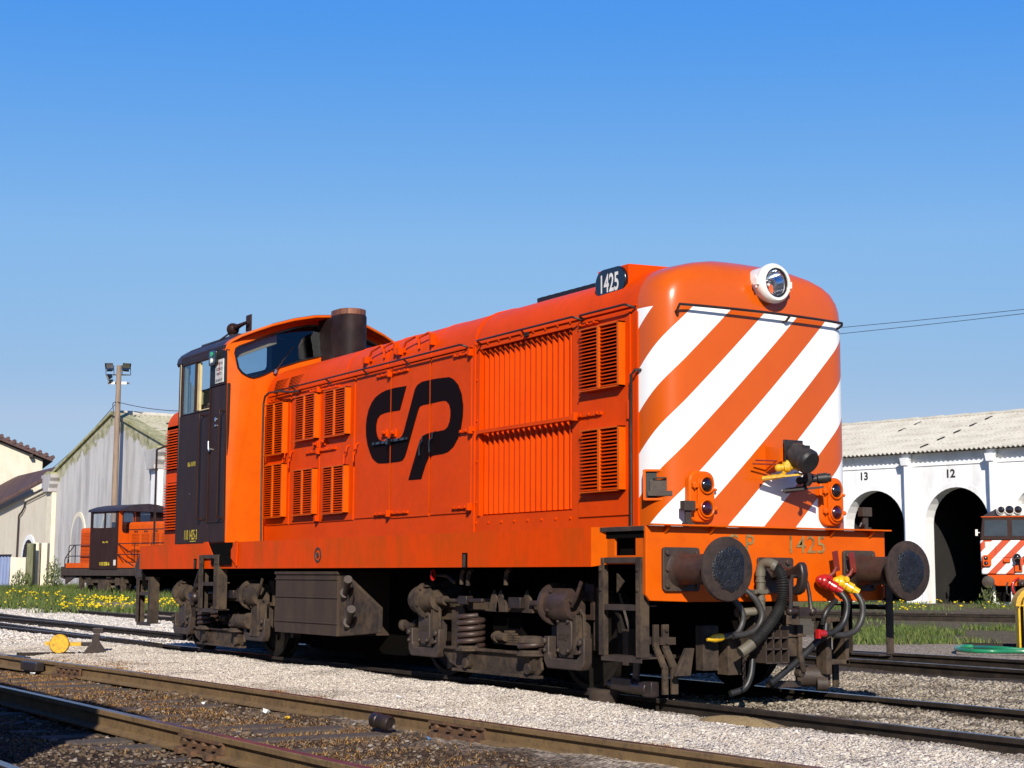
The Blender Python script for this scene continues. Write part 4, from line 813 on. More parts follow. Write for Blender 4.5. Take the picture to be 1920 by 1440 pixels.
br=bulk(lambda y,z:-10.49,'cab_rear',M['brown'],-1)
bl=bulk(lambda y,z:-10.45,'cab_rear_lining',M['cream'],1)
for c in list(bl.children): bpy.data.objects.remove(c)
# cream lining, floor, desk, seats and driver's gear
b=MB(); b.box(-10.45,-8.78,-1.30,-1.285,1.5,3.10); b.box(-10.45,-8.78,1.285,1.30,1.5,3.10); b.box(-10.46,-10.44,-1.28,1.28,1.5,3.45); b.box(-8.80,-8.78,-1.28,1.28,1.5,3.45); b.box(-10.44,-8.8,-1.28,1.28,1.50,1.54)
for s in(-1,1): b.box(-10.455,-10.38,s*1.27-.03,s*1.27+.03,3.1,3.9)
b.build('cab_lining',M['cream'],LOCO,smooth=0)
b=MB(); b.box(-10.2,-9.6,-.45,.45,1.6,3.2); b.box(-9.2,-8.85,.2,1.1,1.6,3.25); b.box(-10.35,-10.05,-1.1,-.6,1.6,3.3); b.box(-10.42,-10.25,-.10,.66,3.2,4.28); b.box(-10.42,-10.3,.66,.80,3.2,4.2); b.box(-10.42,-10.3,.80,1.28,3.2,3.75); b.box(-10.42,-10.3,.98,1.28,3.75,4.1); b.box(-10.42,-8.9,1.2,1.27,3.1,4.0); ck=b.build('desk_and_dark_panels',M['dustdark'],LOCO,bevel=.02,smooth=0)  # desk; rear panels added to darken the view through the windscreen
b=MB(); b.box(-9.5,-9.3,-.95,-.55,2.4,2.5); b.box(-9.55,-9.48,-.95,-.55,2.5,3.35); b.build('driver_seat',M['black'],LOCO,bevel=.03,smooth=0)
b=MB(); b.tube([(-10.3,-1.2,3.2),(-9.4,-1.2,3.22)],.02,8); b.tube([(-10.2+.09*math.cos(a),-1.05,3.22+.09*math.sin(a)) for a in np.linspace(0,6.28,13)[:-1]],.012,6,closed=True); b.build('control_wheel',M['dustdark'],LOCO)
b=MB(); b.obox((-8.88,-.94,3.955),(.006,0,0),(0,.30,.125),(0,0,.085)); b.build('sun_visor',M['beige'],LOCO,bevel=.004,smooth=0)
# roof shell with a visor at the front
b=MB(); n=len(ROOFC); st=[]
for x,vz in((-10.62,0),(-10.45,0),(-8.86,0),('f',0)):
    st.append([((x if x!='f' else -8.835+.30*(1-(abs(y)/1.352)**2.2)),y,z) for y,z in ROOFC])
K=n; vs=[q for r in st for q in r]; fs=[(i*K+j,i*K+j+1,(i+1)*K+j+1,(i+1)*K+j) for i in range(3) for j in range(K-1)]
# underside, 4 cm lower
vs2=[(q[0],q[1]*.985,q[2]-.04) for q in vs]; o_=len(vs); fs+=[tuple(k+o_ for k in f)[::-1] for f in fs]
fs+=[(j,j+1,j+1+o_,j+o_) for j in range(K-1)]+[(3*K+j,3*K+j+1,3*K+j+1+o_,3*K+j+o_) for j in range(K-1)]
fs+=[(i*K,(i+1)*K,(i+1)*K+o_,i*K+o_) for i in range(3)]+[(i*K+K-1,(i+1)*K+K-1,(i+1)*K+K-1+o_,i*K+K-1+o_) for i in range(3)]
b.add(vs+vs2,fs); rf=b.build('cab_roof',M['roofbrown'],LOCO,smooth=30)
b=MB(); ed=[(p[0]+.004,p[1],p[2]-.02) for p in st[3]]; b.tube(ed,.020,8); 
lid=[]
for q,r in zip(st[3],st[2]): lid.append(((q[0]+.004,q[1],q[2]+.004),(q[0]-.12,q[1],q[2]+.004)))
b.add([x for p in lid for x in p],[(2*i,2*i+1,2*i+3,2*i+2) for i in range(len(lid)-1)])
und=[((q[0],q[1]*.985,q[2]-.045),(BX(q[1],q[2])-.02,q[1]*.985,q[2]-.045)) for q in st[3]]
b.add([x for p in und for x in p],[(2*i,2*i+1,2*i+3,2*i+2) for i in range(len(und)-1)])
b.build('roof_visor',M['orange_sunlit'],rf,smooth=50)
b=MB(); b.box(-10.5,-9.2,-1.05,-.95,4.115,4.14); b.tube([(-10.45,-1.22,4.03),(-9.75,-1.1,4.10),(-9.6,-1.0,4.2)],.012,6); b.build('roof_strip',M['roofbrown'],rf,smooth=0)
b=MB(); b.sphere((-9.50,-1.0,4.235),.085); b.lathe([(0,.05),(.12,.03),(.34,.018)],(-9.46,-.99,4.25),(1,.12,.12),12); b.cyl((-9.5,-1.0,4.1),(-9.5,-1.0,4.2),.05,n=10); b.build('warning_horn',M['brown'],rf,smooth=50)
b=MB(); b.obox((-9.2,-.90,4.29),(.085,.0,0),(0,.012,0),(-.0,0,.11)); b.build('horn_shield',M['brown'],rf,bevel=.02,smooth=30)
b=MB(); b.sphere((-9.5,1.0,4.235),.085); b.build('whistle_cap',M['brown'],rf,smooth=50)
# wiper
b=MB(); a=V(-8.66,-.735,3.62); c=V(-8.72,-.47,3.95); b.bar(a,a.lerp(c,.55),.022,.012); b.bar(a.lerp(c,.5),c,.010,.008); b.bar(a,a+V(.0,-.02,-.05),.03,.03); b.build('windscreen_wiper',M['chrome'],bf,smooth=0)
# exhaust stack with its casing against the cab
xc0,xc1=-8.22,-8.06; rr=.20
stad=[(u,v+.035) for u,v in arc(xc1,0,rr,-90,90,10)+arc(xc0,0,rr,90,270,10)]
b=MB(); b.prism(stad,FZ,3.6,4.315); ex=b.build('exhaust_stack',M['stack'],LOCO,bevel=.02,smooth=35)
st2=[(xc0+(u-xc0)*.93 if u<xc0 else (xc1+(u-xc1)*.93 if u>xc1 else u),v*.95) for u,v in stad]
b=MB(); b.prism(st2,FZ,4.31,4.39); b.build('stack_rim',M['rust'],ex,bevel=.008,smooth=35)
b=MB(); b.prism([(xc0+(u-xc0)*.8,v*.8) for u,v in stad],FZ,4.391,4.393); b.build('stack_mouth',M['black'],ex,smooth=0)
b=MB(); b.box(-8.80,-8.30,-.085,.16,3.62,4.33); b.build('stack_casing',M['stack'],ex,bevel=.01,smooth=0)
# short hood behind the cab
b=MB(); SH=1.04; x0,x1=-11.78,-10.50; pr=[(-SH,1.393),(-SH,3.10)]+[(-SH*(1-a),3.05+h*.85) for a,h in SEC]; pr=pr+[(-y,z) for y,z in pr[:-1][::-1]]
b.prism(pr,FX,x0,x1); sh=b.build('rear_hood',M['orange_worn'],LOCO,bevel=.06,bseg=4,smooth=35)
b=MB()
for z0,z1,n in((2.48,3.02,14),(1.62,2.28,17)):
    p=(z1-z0)/n
    for k in range(n):
        z=z0+k*p; b.hexa([(-11.70,-SH-.001,z+p*.7),(-10.6,-SH-.001,z+p*.7),(-10.6,-SH-.055,z),(-11.70,-SH-.055,z),(-11.70,-SH-.001,z+p*.95),(-10.6,-SH-.001,z+p*.95),(-10.6,-SH-.055,z+.012),(-11.70,-SH-.055,z+.012)])
b.build('rear_louvre',M['orange_worn'],sh,smooth=0)
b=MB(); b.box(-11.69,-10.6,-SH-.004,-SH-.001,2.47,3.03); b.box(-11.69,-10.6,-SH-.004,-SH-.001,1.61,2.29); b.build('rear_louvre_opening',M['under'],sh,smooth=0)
b=MB(); b.box(-11.95,-11.6,-1.0,.5,3.16,3.18); b.tube([(-11.86,-1.16,2.78),(-11.86,-1.16,1.42)],.016,6); b.tube([(-11.86,-1.16,2.78),(-11.78,-1.03,2.84)],.016,6); b.build('rear_handrail',M['steeldark'],LOCO)
b=MB(); b.prism([(-12.25,.95),(-12.25,1.15),(-12.05,1.36),(-11.9,1.38),(-11.9,.95)],FY,-1.28,-1.24); b.build('rear_corner_bracket',M['dustdark'],LOCO,smooth=0)
# ================================================================== ground
def sstep(x,a,b):
    t=np.clip((x-a)/(b-a),0,1); return t*t*(3-2*t)
from mathutils import noise as mnoise
def gz(x,y):
    dx=x-CAM.x; dy=y-CAM.y; d=dx*fh.x+dy*fh.y; s=dx*rh.x+dy*rh.y
    z=-.115+ .5*sstep(d,42,86)*sstep(-s/np.maximum(d,1),.06,.20)
    # ballast shoulder beside the engine's track, lower dirt between the near rails
    z=z+.035*sstep(-y,.98,1.3)*sstep(y,-3.0,-2.6)+.055*sstep(-y,.95,1.08)*sstep(y,-2.4,-1.4)*sstep(-x,-.6,1.5)-.06*sstep(-y,3.1,3.7)
    z=z+.045*sstep(x,-2,-.2)*sstep(1.2-np.abs(y),0,.4)-.035*np.clip(1-np.abs(np.abs(y)-.87)/.12,0,1)*sstep(x,-14,-13)
    near=np.clip(1-d/45,0,1)
    z=z+near*(.016*np.sin(1.7*x+.9*y+np.sin(y*2.1))+.012*np.sin(4.3*y-2.2*x)+.007*np.sin(9.1*x+5*y))
    return z
def axis(segs):
    o=[]
    for a,b,n in segs: o+=list(np.linspace(a,b,n,endpoint=False))
    return np.array(o+[segs[-1][1]])
gx=axis([(-1500,-250,8),(-250,-90,20),(-90,-20,70),(-20,9,290),(9,40,20),(40,900,8)])
gy=axis([(-900,-30,8),(-30,-9,14),(-9,6,190),(6,30,80),(30,110,50),(110,1500,12)])
XX,YY=np.meshgrid(gx,gy,indexing='ij'); ZZ=gz(XX,YY)
nx,ny=XX.shape; co=np.stack([XX,YY,ZZ],-1).reshape(-1,3)
ii=np.arange(nx-1)[:,None]*ny+np.arange(ny-1)[None,:]; q=np.stack([ii,ii+ny,ii+ny+1,ii+1],-1).reshape(-1,4)
def npmesh(name,co,faces,m,smooth=False):
    me=bpy.data.meshes.new(name); k=faces.shape[1]
    me.vertices.add(len(co)); me.vertices.foreach_set('co',co.astype(np.float32).ravel())
    me.loops.add(faces.size); me.loops.foreach_set('vertex_index',faces.astype(np.int32).ravel())
    me.polygons.add(len(faces)); me.polygons.foreach_set('loop_start',np.arange(0,faces.size,k,dtype=np.int32)); 
    me.update(calc_edges=True); me.validate()
    if smooth: me.polygons.foreach_set('use_smooth',[True]*len(me.polygons))
    me.materials.append(m); o=bpy.data.objects.new(name,me); COL.objects.link(o); return o
def ground_mat():
    m=bpy.data.materials.new('gravel_and_dirt'); m.use_nodes=True; nt=m.node_tree; b=nt.nodes['Principled BSDF']; b.inputs['Roughness'].default_value=.95; b.inputs['Specular IOR Level'].default_value=.15
    geo=_n(nt,'ShaderNodeNewGeometry'); pos=geo.outputs['Position']; l=nt.links.new
    def noise(s,det=6,ro=.6):
        n=_n(nt,'ShaderNodeTexNoise'); n.inputs['Scale'].default_value=s; n.inputs['Detail'].default_value=det; n.inputs['Roughness'].default_value=ro; l(pos,n.inputs['Vector']); return n.outputs['Fac']
    def math_(op,a,c=None):
        n=_n(nt,'ShaderNodeMath',operation=op)
        for i,q in enumerate((a,c)):
            if q is None: continue
            if isinstance(q,(int,float)): n.inputs[i].default_value=q
            else: l(q,n.inputs[i])
        return n.outputs[0]
    def rng(v,a,c,x=0,y=1):
        n=_n(nt,'ShaderNodeMapRange',interpolation_type='SMOOTHSTEP'); n.inputs['From Min'].default_value=a; n.inputs['From Max'].default_value=c; n.inputs['To Min'].default_value=x; n.inputs['To Max'].default_value=y; l(v,n.inputs['Value']); return n.outputs[0]
    def mix(f,a,c,mode='MIX'):
        n=_n(nt,'ShaderNodeMix',data_type='RGBA',blend_type=mode)
        if isinstance(f,(int,float)): n.inputs[0].default_value=f
        else: l(f,n.inputs[0])
        for i,q in ((6,a),(7,c)):
            if isinstance(q,tuple): n.inputs[i].default_value=(*q,1)
            else: l(q,n.inputs[i])
        return n.outputs[2]
    sp=_n(nt,'ShaderNodeSeparateXYZ'); l(pos,sp.inputs[0]); X,Y=sp.outputs[0],sp.outputs[1]
    yw=math_('ADD',Y,math_('MULTIPLY',math_('SUBTRACT',noise(1.1,5),.5),1.5))
    cr=_n(nt,'ShaderNodeValToRGB'); l(rng(yw,-12,20),cr.inputs[0])
    n0=cr.inputs[0].links[0].from_node; n0.interpolation_type='LINEAR'
    stops=[(-12,(.045,.032,.024)),(-6,(.058,.040,.028)),(-3.45,(.088,.058,.037)),(-3.05,(.56,.49,.41)),(-1.3,(.58,.51,.43)),(1.6,(.40,.34,.265)),(4.3,(.36,.30,.225)),(4.8,(.09,.072,.058)),(7.2,(.12,.10,.08)),(8.0,(.46,.385,.30)),(11.5,(.44,.37,.28)),(13,(.19,.155,.095)),(20,(.18,.155,.09))]
    e=cr.color_ramp.elements
    for i,(y,c) in enumerate(stops):
        t=(y+12)/32
        if i<2: e[i].position=t if i==0 else t; e[i].color=(*c,1)
        else: k=e.new(t); k.color=(*c,1)
    c=cr.outputs[0]
    c=mix(math_('MULTIPLY',math_('MULTIPLY',rng(X,-11,-14),rng(Y,1.2,2.2)),rng(yw,9,5)),c,(.68,.58,.47))
    # oily bed with the engine's shade painted in, dark dirty strips along rails
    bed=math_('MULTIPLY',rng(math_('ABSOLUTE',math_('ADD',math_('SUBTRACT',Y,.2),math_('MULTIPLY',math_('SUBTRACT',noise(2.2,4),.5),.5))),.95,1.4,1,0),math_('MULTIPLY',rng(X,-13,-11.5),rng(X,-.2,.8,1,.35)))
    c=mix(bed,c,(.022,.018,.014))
    c=mix(math_('MULTIPLY',rng(noise(.55,6,.65),.54,.70),.55),c,(.075,.055,.04))
    c=mix(math_('MULTIPLY',rng(noise(3.1,6,.7),.55,.72),.5),c,(.20,.15,.10))
    # oil patches on the right-hand gravel
    c=mix(math_('MULTIPLY',math_('MULTIPLY',rng(noise(1.3,5,.6),.50,.62),rng(X,-3.5,-1)),math_('MULTIPLY',rng(Y,-2.2,-.8),.85)),c,(.04,.033,.028))
    # single stones
    vo=_n(nt,'ShaderNodeTexVoronoi'); vo.inputs['Scale'].default_value=34; l(pos,vo.inputs['Vector'])
    sv=_n(nt,'ShaderNodeSeparateColor'); l(vo.outputs['Color'],sv.inputs[0])
    c=mix(1,c,mix(rng(sv.outputs[0],.0,1.0),(.50,.47,.44),(1.25,1.22,1.20)),'MULTIPLY')
    v2=_n(nt,'ShaderNodeTexVoronoi'); v2.inputs['Scale'].default_value=85; l(pos,v2.inputs['Vector']); s2=_n(nt,'ShaderNodeSeparateColor'); l(v2.outputs['Color'],s2.inputs[0])
    c=mix(1,c,mix(s2.outputs[1],(.70,.69,.68),(1.12,1.12,1.12)),'MULTIPLY')
    gap=rng(vo.outputs['Distance'],.45,.85,1,.35); c=mix(1,c,mix(gap,(.25,.22,.2),(1,1,1)),'MULTIPLY')
    l(c,b.inputs['Base Color'])
    h=math_('ADD',math_('MULTIPLY',vo.outputs['Distance'],-1.0),math_('MULTIPLY',v2.outputs['Distance'],-.4))
    bp=_n(nt,'ShaderNodeBump'); bp.inputs['Strength'].default_value=.9; bp.inputs['Distance'].default_value=.022; l(h,bp.inputs['Height']); l(bp.outputs[0],b.inputs['Normal'])
    return m
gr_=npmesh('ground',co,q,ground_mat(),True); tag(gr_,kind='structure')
def island_mat(name,cols,rough=.9,trans=0,stain=None):
    m=bpy.data.materials.new(name); m.use_nodes=True; nt=m.node_tree; b=nt.nodes['Principled BSDF']; b.inputs['Roughness'].default_value=rough; b.inputs['Specular IOR Level'].default_value=.2
    g=_n(nt,'ShaderNodeNewGeometry'); r=_n(nt,'ShaderNodeValToRGB'); r.color_ramp.interpolation='LINEAR'; e=r.color_ramp.elements
    for i,c in enumerate(cols):
        k=e[i] if i<2 else e.new(1)
        k.position=i/(len(cols)-1); k.color=(*c,1)
    nt.links.new(g.outputs['Random Per Island'],r.inputs[0]); out=r.outputs[0]
    if stain:
        # oil and rust carried by the ground itself: patches, and strips beside the rails
        def mm(op,a,c=None):
            n=_n(nt,'ShaderNodeMath',operation=op)
            for i,q in enumerate((a,c)):
                if q is None: continue
                if isinstance(q,(int,float)): n.inputs[i].default_value=q
                else: nt.links.new(q,n.inputs[i])
            return n.outputs[0]
        no=_n(nt,'ShaderNodeTexNoise'); no.inputs['Scale'].default_value=stain[0]; no.inputs['Detail'].default_value=6; no.inputs['Roughness'].default_value=.65; nt.links.new(g.outputs['Position'],no.inputs['Vector'])
        mr=_n(nt,'ShaderNodeMapRange'); mr.inputs['From Min'].default_value=stain[1]; mr.inputs['From Max'].default_value=stain[1]+.14; mr.inputs['To Max'].default_value=stain[2]; nt.links.new(no.outputs['Fac'],mr.inputs['Value'])
        sp=_n(nt,'ShaderNodeSeparateXYZ'); nt.links.new(g.outputs['Position'],sp.inputs[0])
        dr=mm('ABSOLUTE',mm('SUBTRACT',mm('ABSOLUTE',sp.outputs[1]),.92)); dr=mm('ADD',dr,mm('MULTIPLY',mm('SUBTRACT',no.outputs['Fac'],.5),.9))
        m2=_n(nt,'ShaderNodeMapRange'); m2.inputs['From Min'].default_value=.12; m2.inputs['From Max'].default_value=.34; m2.inputs['To Min'].default_value=stain[3]; m2.inputs['To Max'].default_value=0; nt.links.new(dr,m2.inputs['Value'])
        f=mm('MAXIMUM',mr.outputs[0],m2.outputs[0]); mx=_n(nt,'ShaderNodeMix',data_type='RGBA',blend_type='MULTIPLY'); nt.links.new(f,mx.inputs[0]); nt.links.new(out,mx.inputs[6]); mx.inputs[7].default_value=(.16,.13,.10,1); out=mx.outputs[2]
    nt.links.new(out,b.inputs['Base Color'])
    if trans: b.inputs['Subsurface Weight'].default_value=0
    return m
# loose stones: lumps of eight corners
def stones(name,pts,size,m):
    n=len(pts); base=np.array([(-1,-1,-.6),(1,-1,-.6),(1,1,-.6),(-1,1,-.6),(-1,-1,.6),(1,-1,.6),(1,1,.6),(-1,1,.6)],float)*.55
    v=base[None]*(1+RNG.uniform(-.38,.38,(n,8,3)))*size[:,None,None]
    a=RNG.uniform(0,6.28,n); c,s=np.cos(a),np.sin(a); t=RNG.uniform(-.6,.6,n); ct,st=np.cos(t),np.sin(t)
    x=v[...,0]*c[:,None]-v[...,1]*s[:,None]; y=v[...,0]*s[:,None]+v[...,1]*c[:,None]; z=v[...,2]
    y2=y*ct[:,None]-z*st[:,None]; z2=y*st[:,None]+z*ct[:,None]
    co=np.stack([x,y2,z2],-1)+pts[:,None,:]
    f=np.array([(0,3,2,1),(4,5,6,7),(0,1,5,4),(1,2,6,5),(2,3,7,6),(3,0,4,7)]); F=(f[None]+(np.arange(n)*8)[:,None,None]).reshape(-1,4)
    return npmesh(name,co.reshape(-1,3),F,m)
def scatter(n,x0,x1,y0,y1,keep=None):
    x=RNG.uniform(x0,x1,n); y=RNG.uniform(y0,y1,n)
    if keep is not None: k=keep(x,y); x,y=x[k],y[k]
    return np.stack([x,y,gz(x,y)],-1)
def inview(x,y,m=.36): 
    dx=x-CAM.x;dy=y-CAM.y; d=dx*fh.x+dy*fh.y; s=dx*rh.x+dy*rh.y; return (d>8)&(np.abs(s)<m*d)
def patch(x,y,f,th,ph=0): return np.sin(f*x+ph)+np.sin(f*1.3*y+1.7*ph)+np.sin(f*.7*(x+y)+ph*.6)>th
PALE=[(.30,.25,.205),(.46,.40,.335),(.54,.485,.415),(.60,.545,.475),(.42,.36,.295)]
p=scatter(260000,-15,7,-3.05,-.98,lambda x,y:inview(x,y)&(RNG.random(len(x))<np.clip(1.5-(np.hypot(x-10,y+9)-9)/22,.25,1)))
s_=RNG.gamma(2.4,.0026,len(p))+.0035; p[:,2]+=s_*.05; o=stones('ballast_stones',p,s_,island_mat('pale_ballast_stone',PALE,stain=(.9,.53,.5,.6))); tag(o,'pale loose ballast stones between the engine and the near rails','ballast',kind='stuff')
p=scatter(100000,-5,6,-.85,4.7,lambda x,y:inview(x,y)&~((np.abs(y)<1.0)&(x<-.4)&(RNG.random(len(x))<.6)))
s_=RNG.gamma(3.2,.0031,len(p))+.004; p[:,2]+=s_*.12; o=stones('gravel_stones',p,s_,island_mat('grey_brown_stone',[(.07,.055,.04),(.23,.19,.14),(.34,.29,.225),(.40,.35,.28),(.16,.13,.095)],stain=(1.1,.50,.75,.85))); tag(o,'grey brown gravel around the track right of the engine','gravel',kind='stuff')
p=scatter(34000,-12,5,-7.5,-3.4,lambda x,y:inview(x,y))
s_=RNG.gamma(3,.0036,len(p))+.004; p[:,2]+=s_*.1; o=stones('dirt_clods',p,s_,island_mat('dirt_clod',[(.05,.035,.025),(.10,.07,.045),(.15,.105,.07),(.08,.055,.04),(.11,.075,.05),(.27,.23,.19)])); tag(o,'dark dirt clods and small stones between the near rails','dirt',kind='stuff')
p=np.concatenate([scatter(110000,-42,-10,1.05,5.5,lambda x,y:inview(x,y)&(np.abs(y-1.3-.06*(-x-15))>.12)),scatter(45000,-42,-14,-3.2,.75,lambda x,y:inview(x,y)&(np.abs(y+.87)>.1))])
s_=RNG.gamma(2.5,.006,len(p))+.006; o=stones('yard_ballast_stones',p,s_,island_mat('dusty_pale_stone',[(.36,.31,.255),(.54,.48,.405),(.62,.56,.49),(.66,.61,.54),(.48,.42,.35)])); tag(o,'pale ballast over the converging tracks behind the engine at left','ballast',kind='stuff')
# ------------------------------------------------------------------ blades: straw, grass
def blades(name,pts,h,wd,m,bend=.6,flat=0.):
    n=len(pts); a=RNG.uniform(0,6.28,n); dirx,diry=np.cos(a),np.sin(a)
    lean=RNG.uniform(.1,bend,n)*h; up=h*(1-flat*RNG.uniform(.6,1,n)); L_=np.where(flat>0,h*RNG.uniform(.5,1,n),lean)
    P=np.zeros((n,5,3)); b=RNG.uniform(0,6.28,n); wx,wy=np.cos(b)*wd,np.sin(b)*wd
    P[:,0]=pts-np.stack([wx,wy,0*wx],-1); P[:,1]=pts+np.stack([wx,wy,0*wx],-1)
    mid=pts+np.stack([dirx*L_*.35,diry*L_*.35,up*(.62 if flat==0 else .9)],-1)
    P[:,2]=mid+np.stack([wx*.8,wy*.8,0*wx],-1); P[:,3]=mid-np.stack([wx*.8,wy*.8,0*wx],-1)
    P[:,4]=pts+np.stack([dirx*L_,diry*L_,up*(1. if flat==0 else .45)],-1)
    F=np.array([(0,1,2,3),(3,2,4,4)]); base=(np.arange(n)*5)[:,None]
    f1=np.stack([base[:,0],base[:,0]+1,base[:,0]+2],-1); f2=np.stack([base[:,0],base[:,0]+2,base[:,0]+3],-1); f3=np.stack([base[:,0]+3,base[:,0]+2,base[:,0]+4],-1)
    return npmesh(name,P.reshape(-1,3),np.concatenate([f1,f2,f3]),m)
STRAW=[(.24,.115,.036),(.44,.235,.07),(.30,.145,.042),(.54,.33,.11),(.16,.075,.026),(.38,.19,.052)]
ms=island_mat('dry_straw',STRAW)
def clumps(n,cs,rad): 
    i=RNG.integers(0,len(cs),n); c=np.array(cs)[i]; x=c[:,0]+RNG.normal(0,1,n)*rad*c[:,2]; y=c[:,1]+RNG.normal(0,1,n)*rad*c[:,2]*.55; return np.stack([x,y,gz(x,y)],-1)
cs=[(RNG.uniform(-10,3.6),RNG.uniform(-4.95,-3.5),RNG.uniform(.2,.9)) for _ in range(46)]+[(RNG.uniform(-10,-4),RNG.uniform(-4.9,-3.6),1.2) for _ in range(26)]
p1=np.concatenate([clumps(16000,cs,.30),clumps(16000,[(RNG.uniform(-11,4),RNG.uniform(-4.95,-3.5),1) for _ in range(260)],.3)]); cs2=[(RNG.uniform(-9,3),RNG.uniform(-3.18,-2.75),RNG.uniform(.4,1.0)) for _ in range(26)]
p2=clumps(4200,cs2,.15); cs3=[(RNG.uniform(-3,2.4),RNG.uniform(-6.6,-5.3),RNG.uniform(.4,1)) for _ in range(24)]; p3=clumps(1500,cs3,.2)
cs4=[(RNG.uniform(-11,-8),RNG.uniform(-3.2,-2.3),1) for _ in range(8)]; p4=clumps(2500,cs4,.3)
p=np.concatenate([p1,p2,p3,p4]); p=p[inview(p[:,0],p[:,1],.4)]; ph=(p[:,0]+10.2)/.62; p=p[(np.abs(ph-np.round(ph))*.62>.12)|(RNG.random(len(p))<.30)|(p[:,1]>-3.2)]
p=p[(np.abs(p[:,1]+5.13)>.10)&(np.abs(p[:,1]+3.3-.03*(p[:,0]+2))>.09)]
o=blades('dry_grass',p,RNG.uniform(.022,.075,len(p)),.0027,ms,flat=.9); tag(o,'matted dry yellow grass along the near rails','dry grass',kind='stuff')
GREEN=[(.035,.060,.014),(.060,.095,.018),(.085,.125,.026),(.15,.16,.05),(.045,.075,.016)]
mg=island_mat('green_grass',GREEN,.7)
def Gpts(n,s0,s1,d0,d1,f=None):
    # even density over the strip between two distances
    d=RNG.uniform(d0,d1,n); px=RNG.uniform(s0,s1,n); s=(px-960)/2985*d
    x=CAM.x+rh.x*s+fh.x*d; y=CAM.y+rh.y*s+fh.y*d
    if f is not None: k=f(px,d,x,y); x,y=x[k],y[k]
    return np.stack([x,y,gz(x,y)],-1)
pl=np.concatenate([Gpts(9000,-60,345,58,80),Gpts(6500,-60,345,45,60,lambda px,d,x,y:patch(x,y,.9,-.7,1)),Gpts(4500,-40,160,60,78)])
o=blades('meadow_grass',pl,RNG.uniform(.08,.30,len(pl))*(1+.5*(RNG.random(len(pl))>.93)),.014,mg,.8); tag(o,'tall green grass along the foot of the left buildings','grass',kind='stuff')
pr=np.concatenate([Gpts(8500,1560,1940,27,37,lambda px,d,x,y:patch(x,y,1.3,.1,.4)),Gpts(3500,1500,1960,56,71,lambda px,d,x,y:patch(x,y,.8,-.3,2)),Gpts(900,1540,1960,37,46,lambda px,d,x,y:patch(x,y,.9,.9,2))])
hr=np.where(np.hypot(pr[:,0]-CAM.x,pr[:,1]-CAM.y)<45,RNG.uniform(.04,.17,len(pr)),RNG.uniform(.08,.24,len(pr)))
o=blades('verge_grass',pr,hr,.011,mg,.8); tag(o,'green grass growing between the tracks before the engine shed','grass',kind='stuff')
# weeds and small yellow flowers
pf=np.concatenate([Gpts(110,-20,120,50,64,lambda px,d,x,y:patch(x,y,.8,-.2,3)),Gpts(900,110,345,46,58,lambda px,d,x,y:patch(x,y,1.7,.55,1)),Gpts(45,1640,1900,52,66)])
pf[:,2]+=RNG.uniform(.10,.30,len(pf)); o=stones('yellow_flowers',pf,RNG.uniform(.035,.07,len(pf)),island_mat('yellow_petal',[(.62,.46,.01),(.72,.55,.02),(.55,.38,.01)])); tag(o,'small yellow wild flowers scattered through the grass','flowers',kind='stuff')
def bush(name,s,d,h,r,n,label,cat='plant',group=None):
    c=G(s,d); z0=float(gz(c.x,c.y)); root=thing(name,(c.x,c.y,z0),label,cat,group)
    b=MB()
    for k in range(7): a=k*.9; b.tube([(c.x,c.y,z0),(c.x+.3*r*math.cos(a),c.y+.3*r*math.sin(a),z0+h*.5),(c.x+.6*r*math.cos(a),c.y+.6*r*math.sin(a),z0+h*.85)],.012,5)
    b.build('stem',M['mosspost'],root)
    th=RNG.uniform(0,6.28,n); rr=r*np.sqrt(RNG.random(n)); z=z0+h*RNG.uniform(.05,1,n)*(1-.5*(rr/r)**2)
    pts=np.stack([c.x+rr*np.cos(th),c.y+rr*np.sin(th),z],-1)-np.array([c.x,c.y,z0])
    o=blades('foliage',pts,RNG.uniform(.06,.16,n),.025,mg,1.4); o.parent=root
    return root
bush('weed_bush',-22.6,73.5,.95,.45,300,'low leafy weeds growing at the foot of the pale gate posts','plant')
bush('weed_bush',-21.0,73,1.5,.42,360,'tallest weed clump, beside the grey pilaster left of the far locomotive','plant')
bush('weed_bush',18.55,62,.85,.40,110,'lone leafy weed standing in front of the dark shed doorway','plant')
# ================================================================== tracks
def rail(poly,par,mside,mtop,zt=0.0,name='rail',h=.145):
    pts=[Vector((*p,0)) for p in poly]
    prof=[(-.035,-.006),(-.030,0),(.030,0),(.035,-.006),(.035,-.034),(.010,-.046),(.010,-h+.03),(.07,-h+.012),(.07,-h),(-.07,-h),(-.07,-h+.012),(-.010,-h+.03),(-.010,-.046),(-.035,-.034)]
    P_=spline(pts,10) if len(pts)>2 else [pts[0].lerp(pts[1],i/24) for i in range(25)]
    b=MB(); n=len(prof); vs=[]
    for k,p in enumerate(P_):
        t=(P_[min(k+1,len(P_)-1)]-P_[max(k-1,0)]).normalized(); nrm=Vector((-t.y,t.x,0))
        lift=float(gz(p.x,p.y))+.115; lift=max(0,lift) if lift>.06 else 0
        vs+= [p+nrm*u+Vector((0,0,zt+v+lift)) for u,v in prof]
    fs=[(k*n+i,k*n+(i+1)%n,(k+1)*n+(i+1)%n,(k+1)*n+i) for k in range(len(P_)-1) for i in range(n)]
    b.add(vs,fs); o=b.build(name,mside,par,smooth=0); me=o.data; me.materials.append(mtop)
    for f in me.polygons:
        if f.normal.z>.7 and f.center.z+ORG[o.name].z>zt-.02: f.material_index=1
    return o
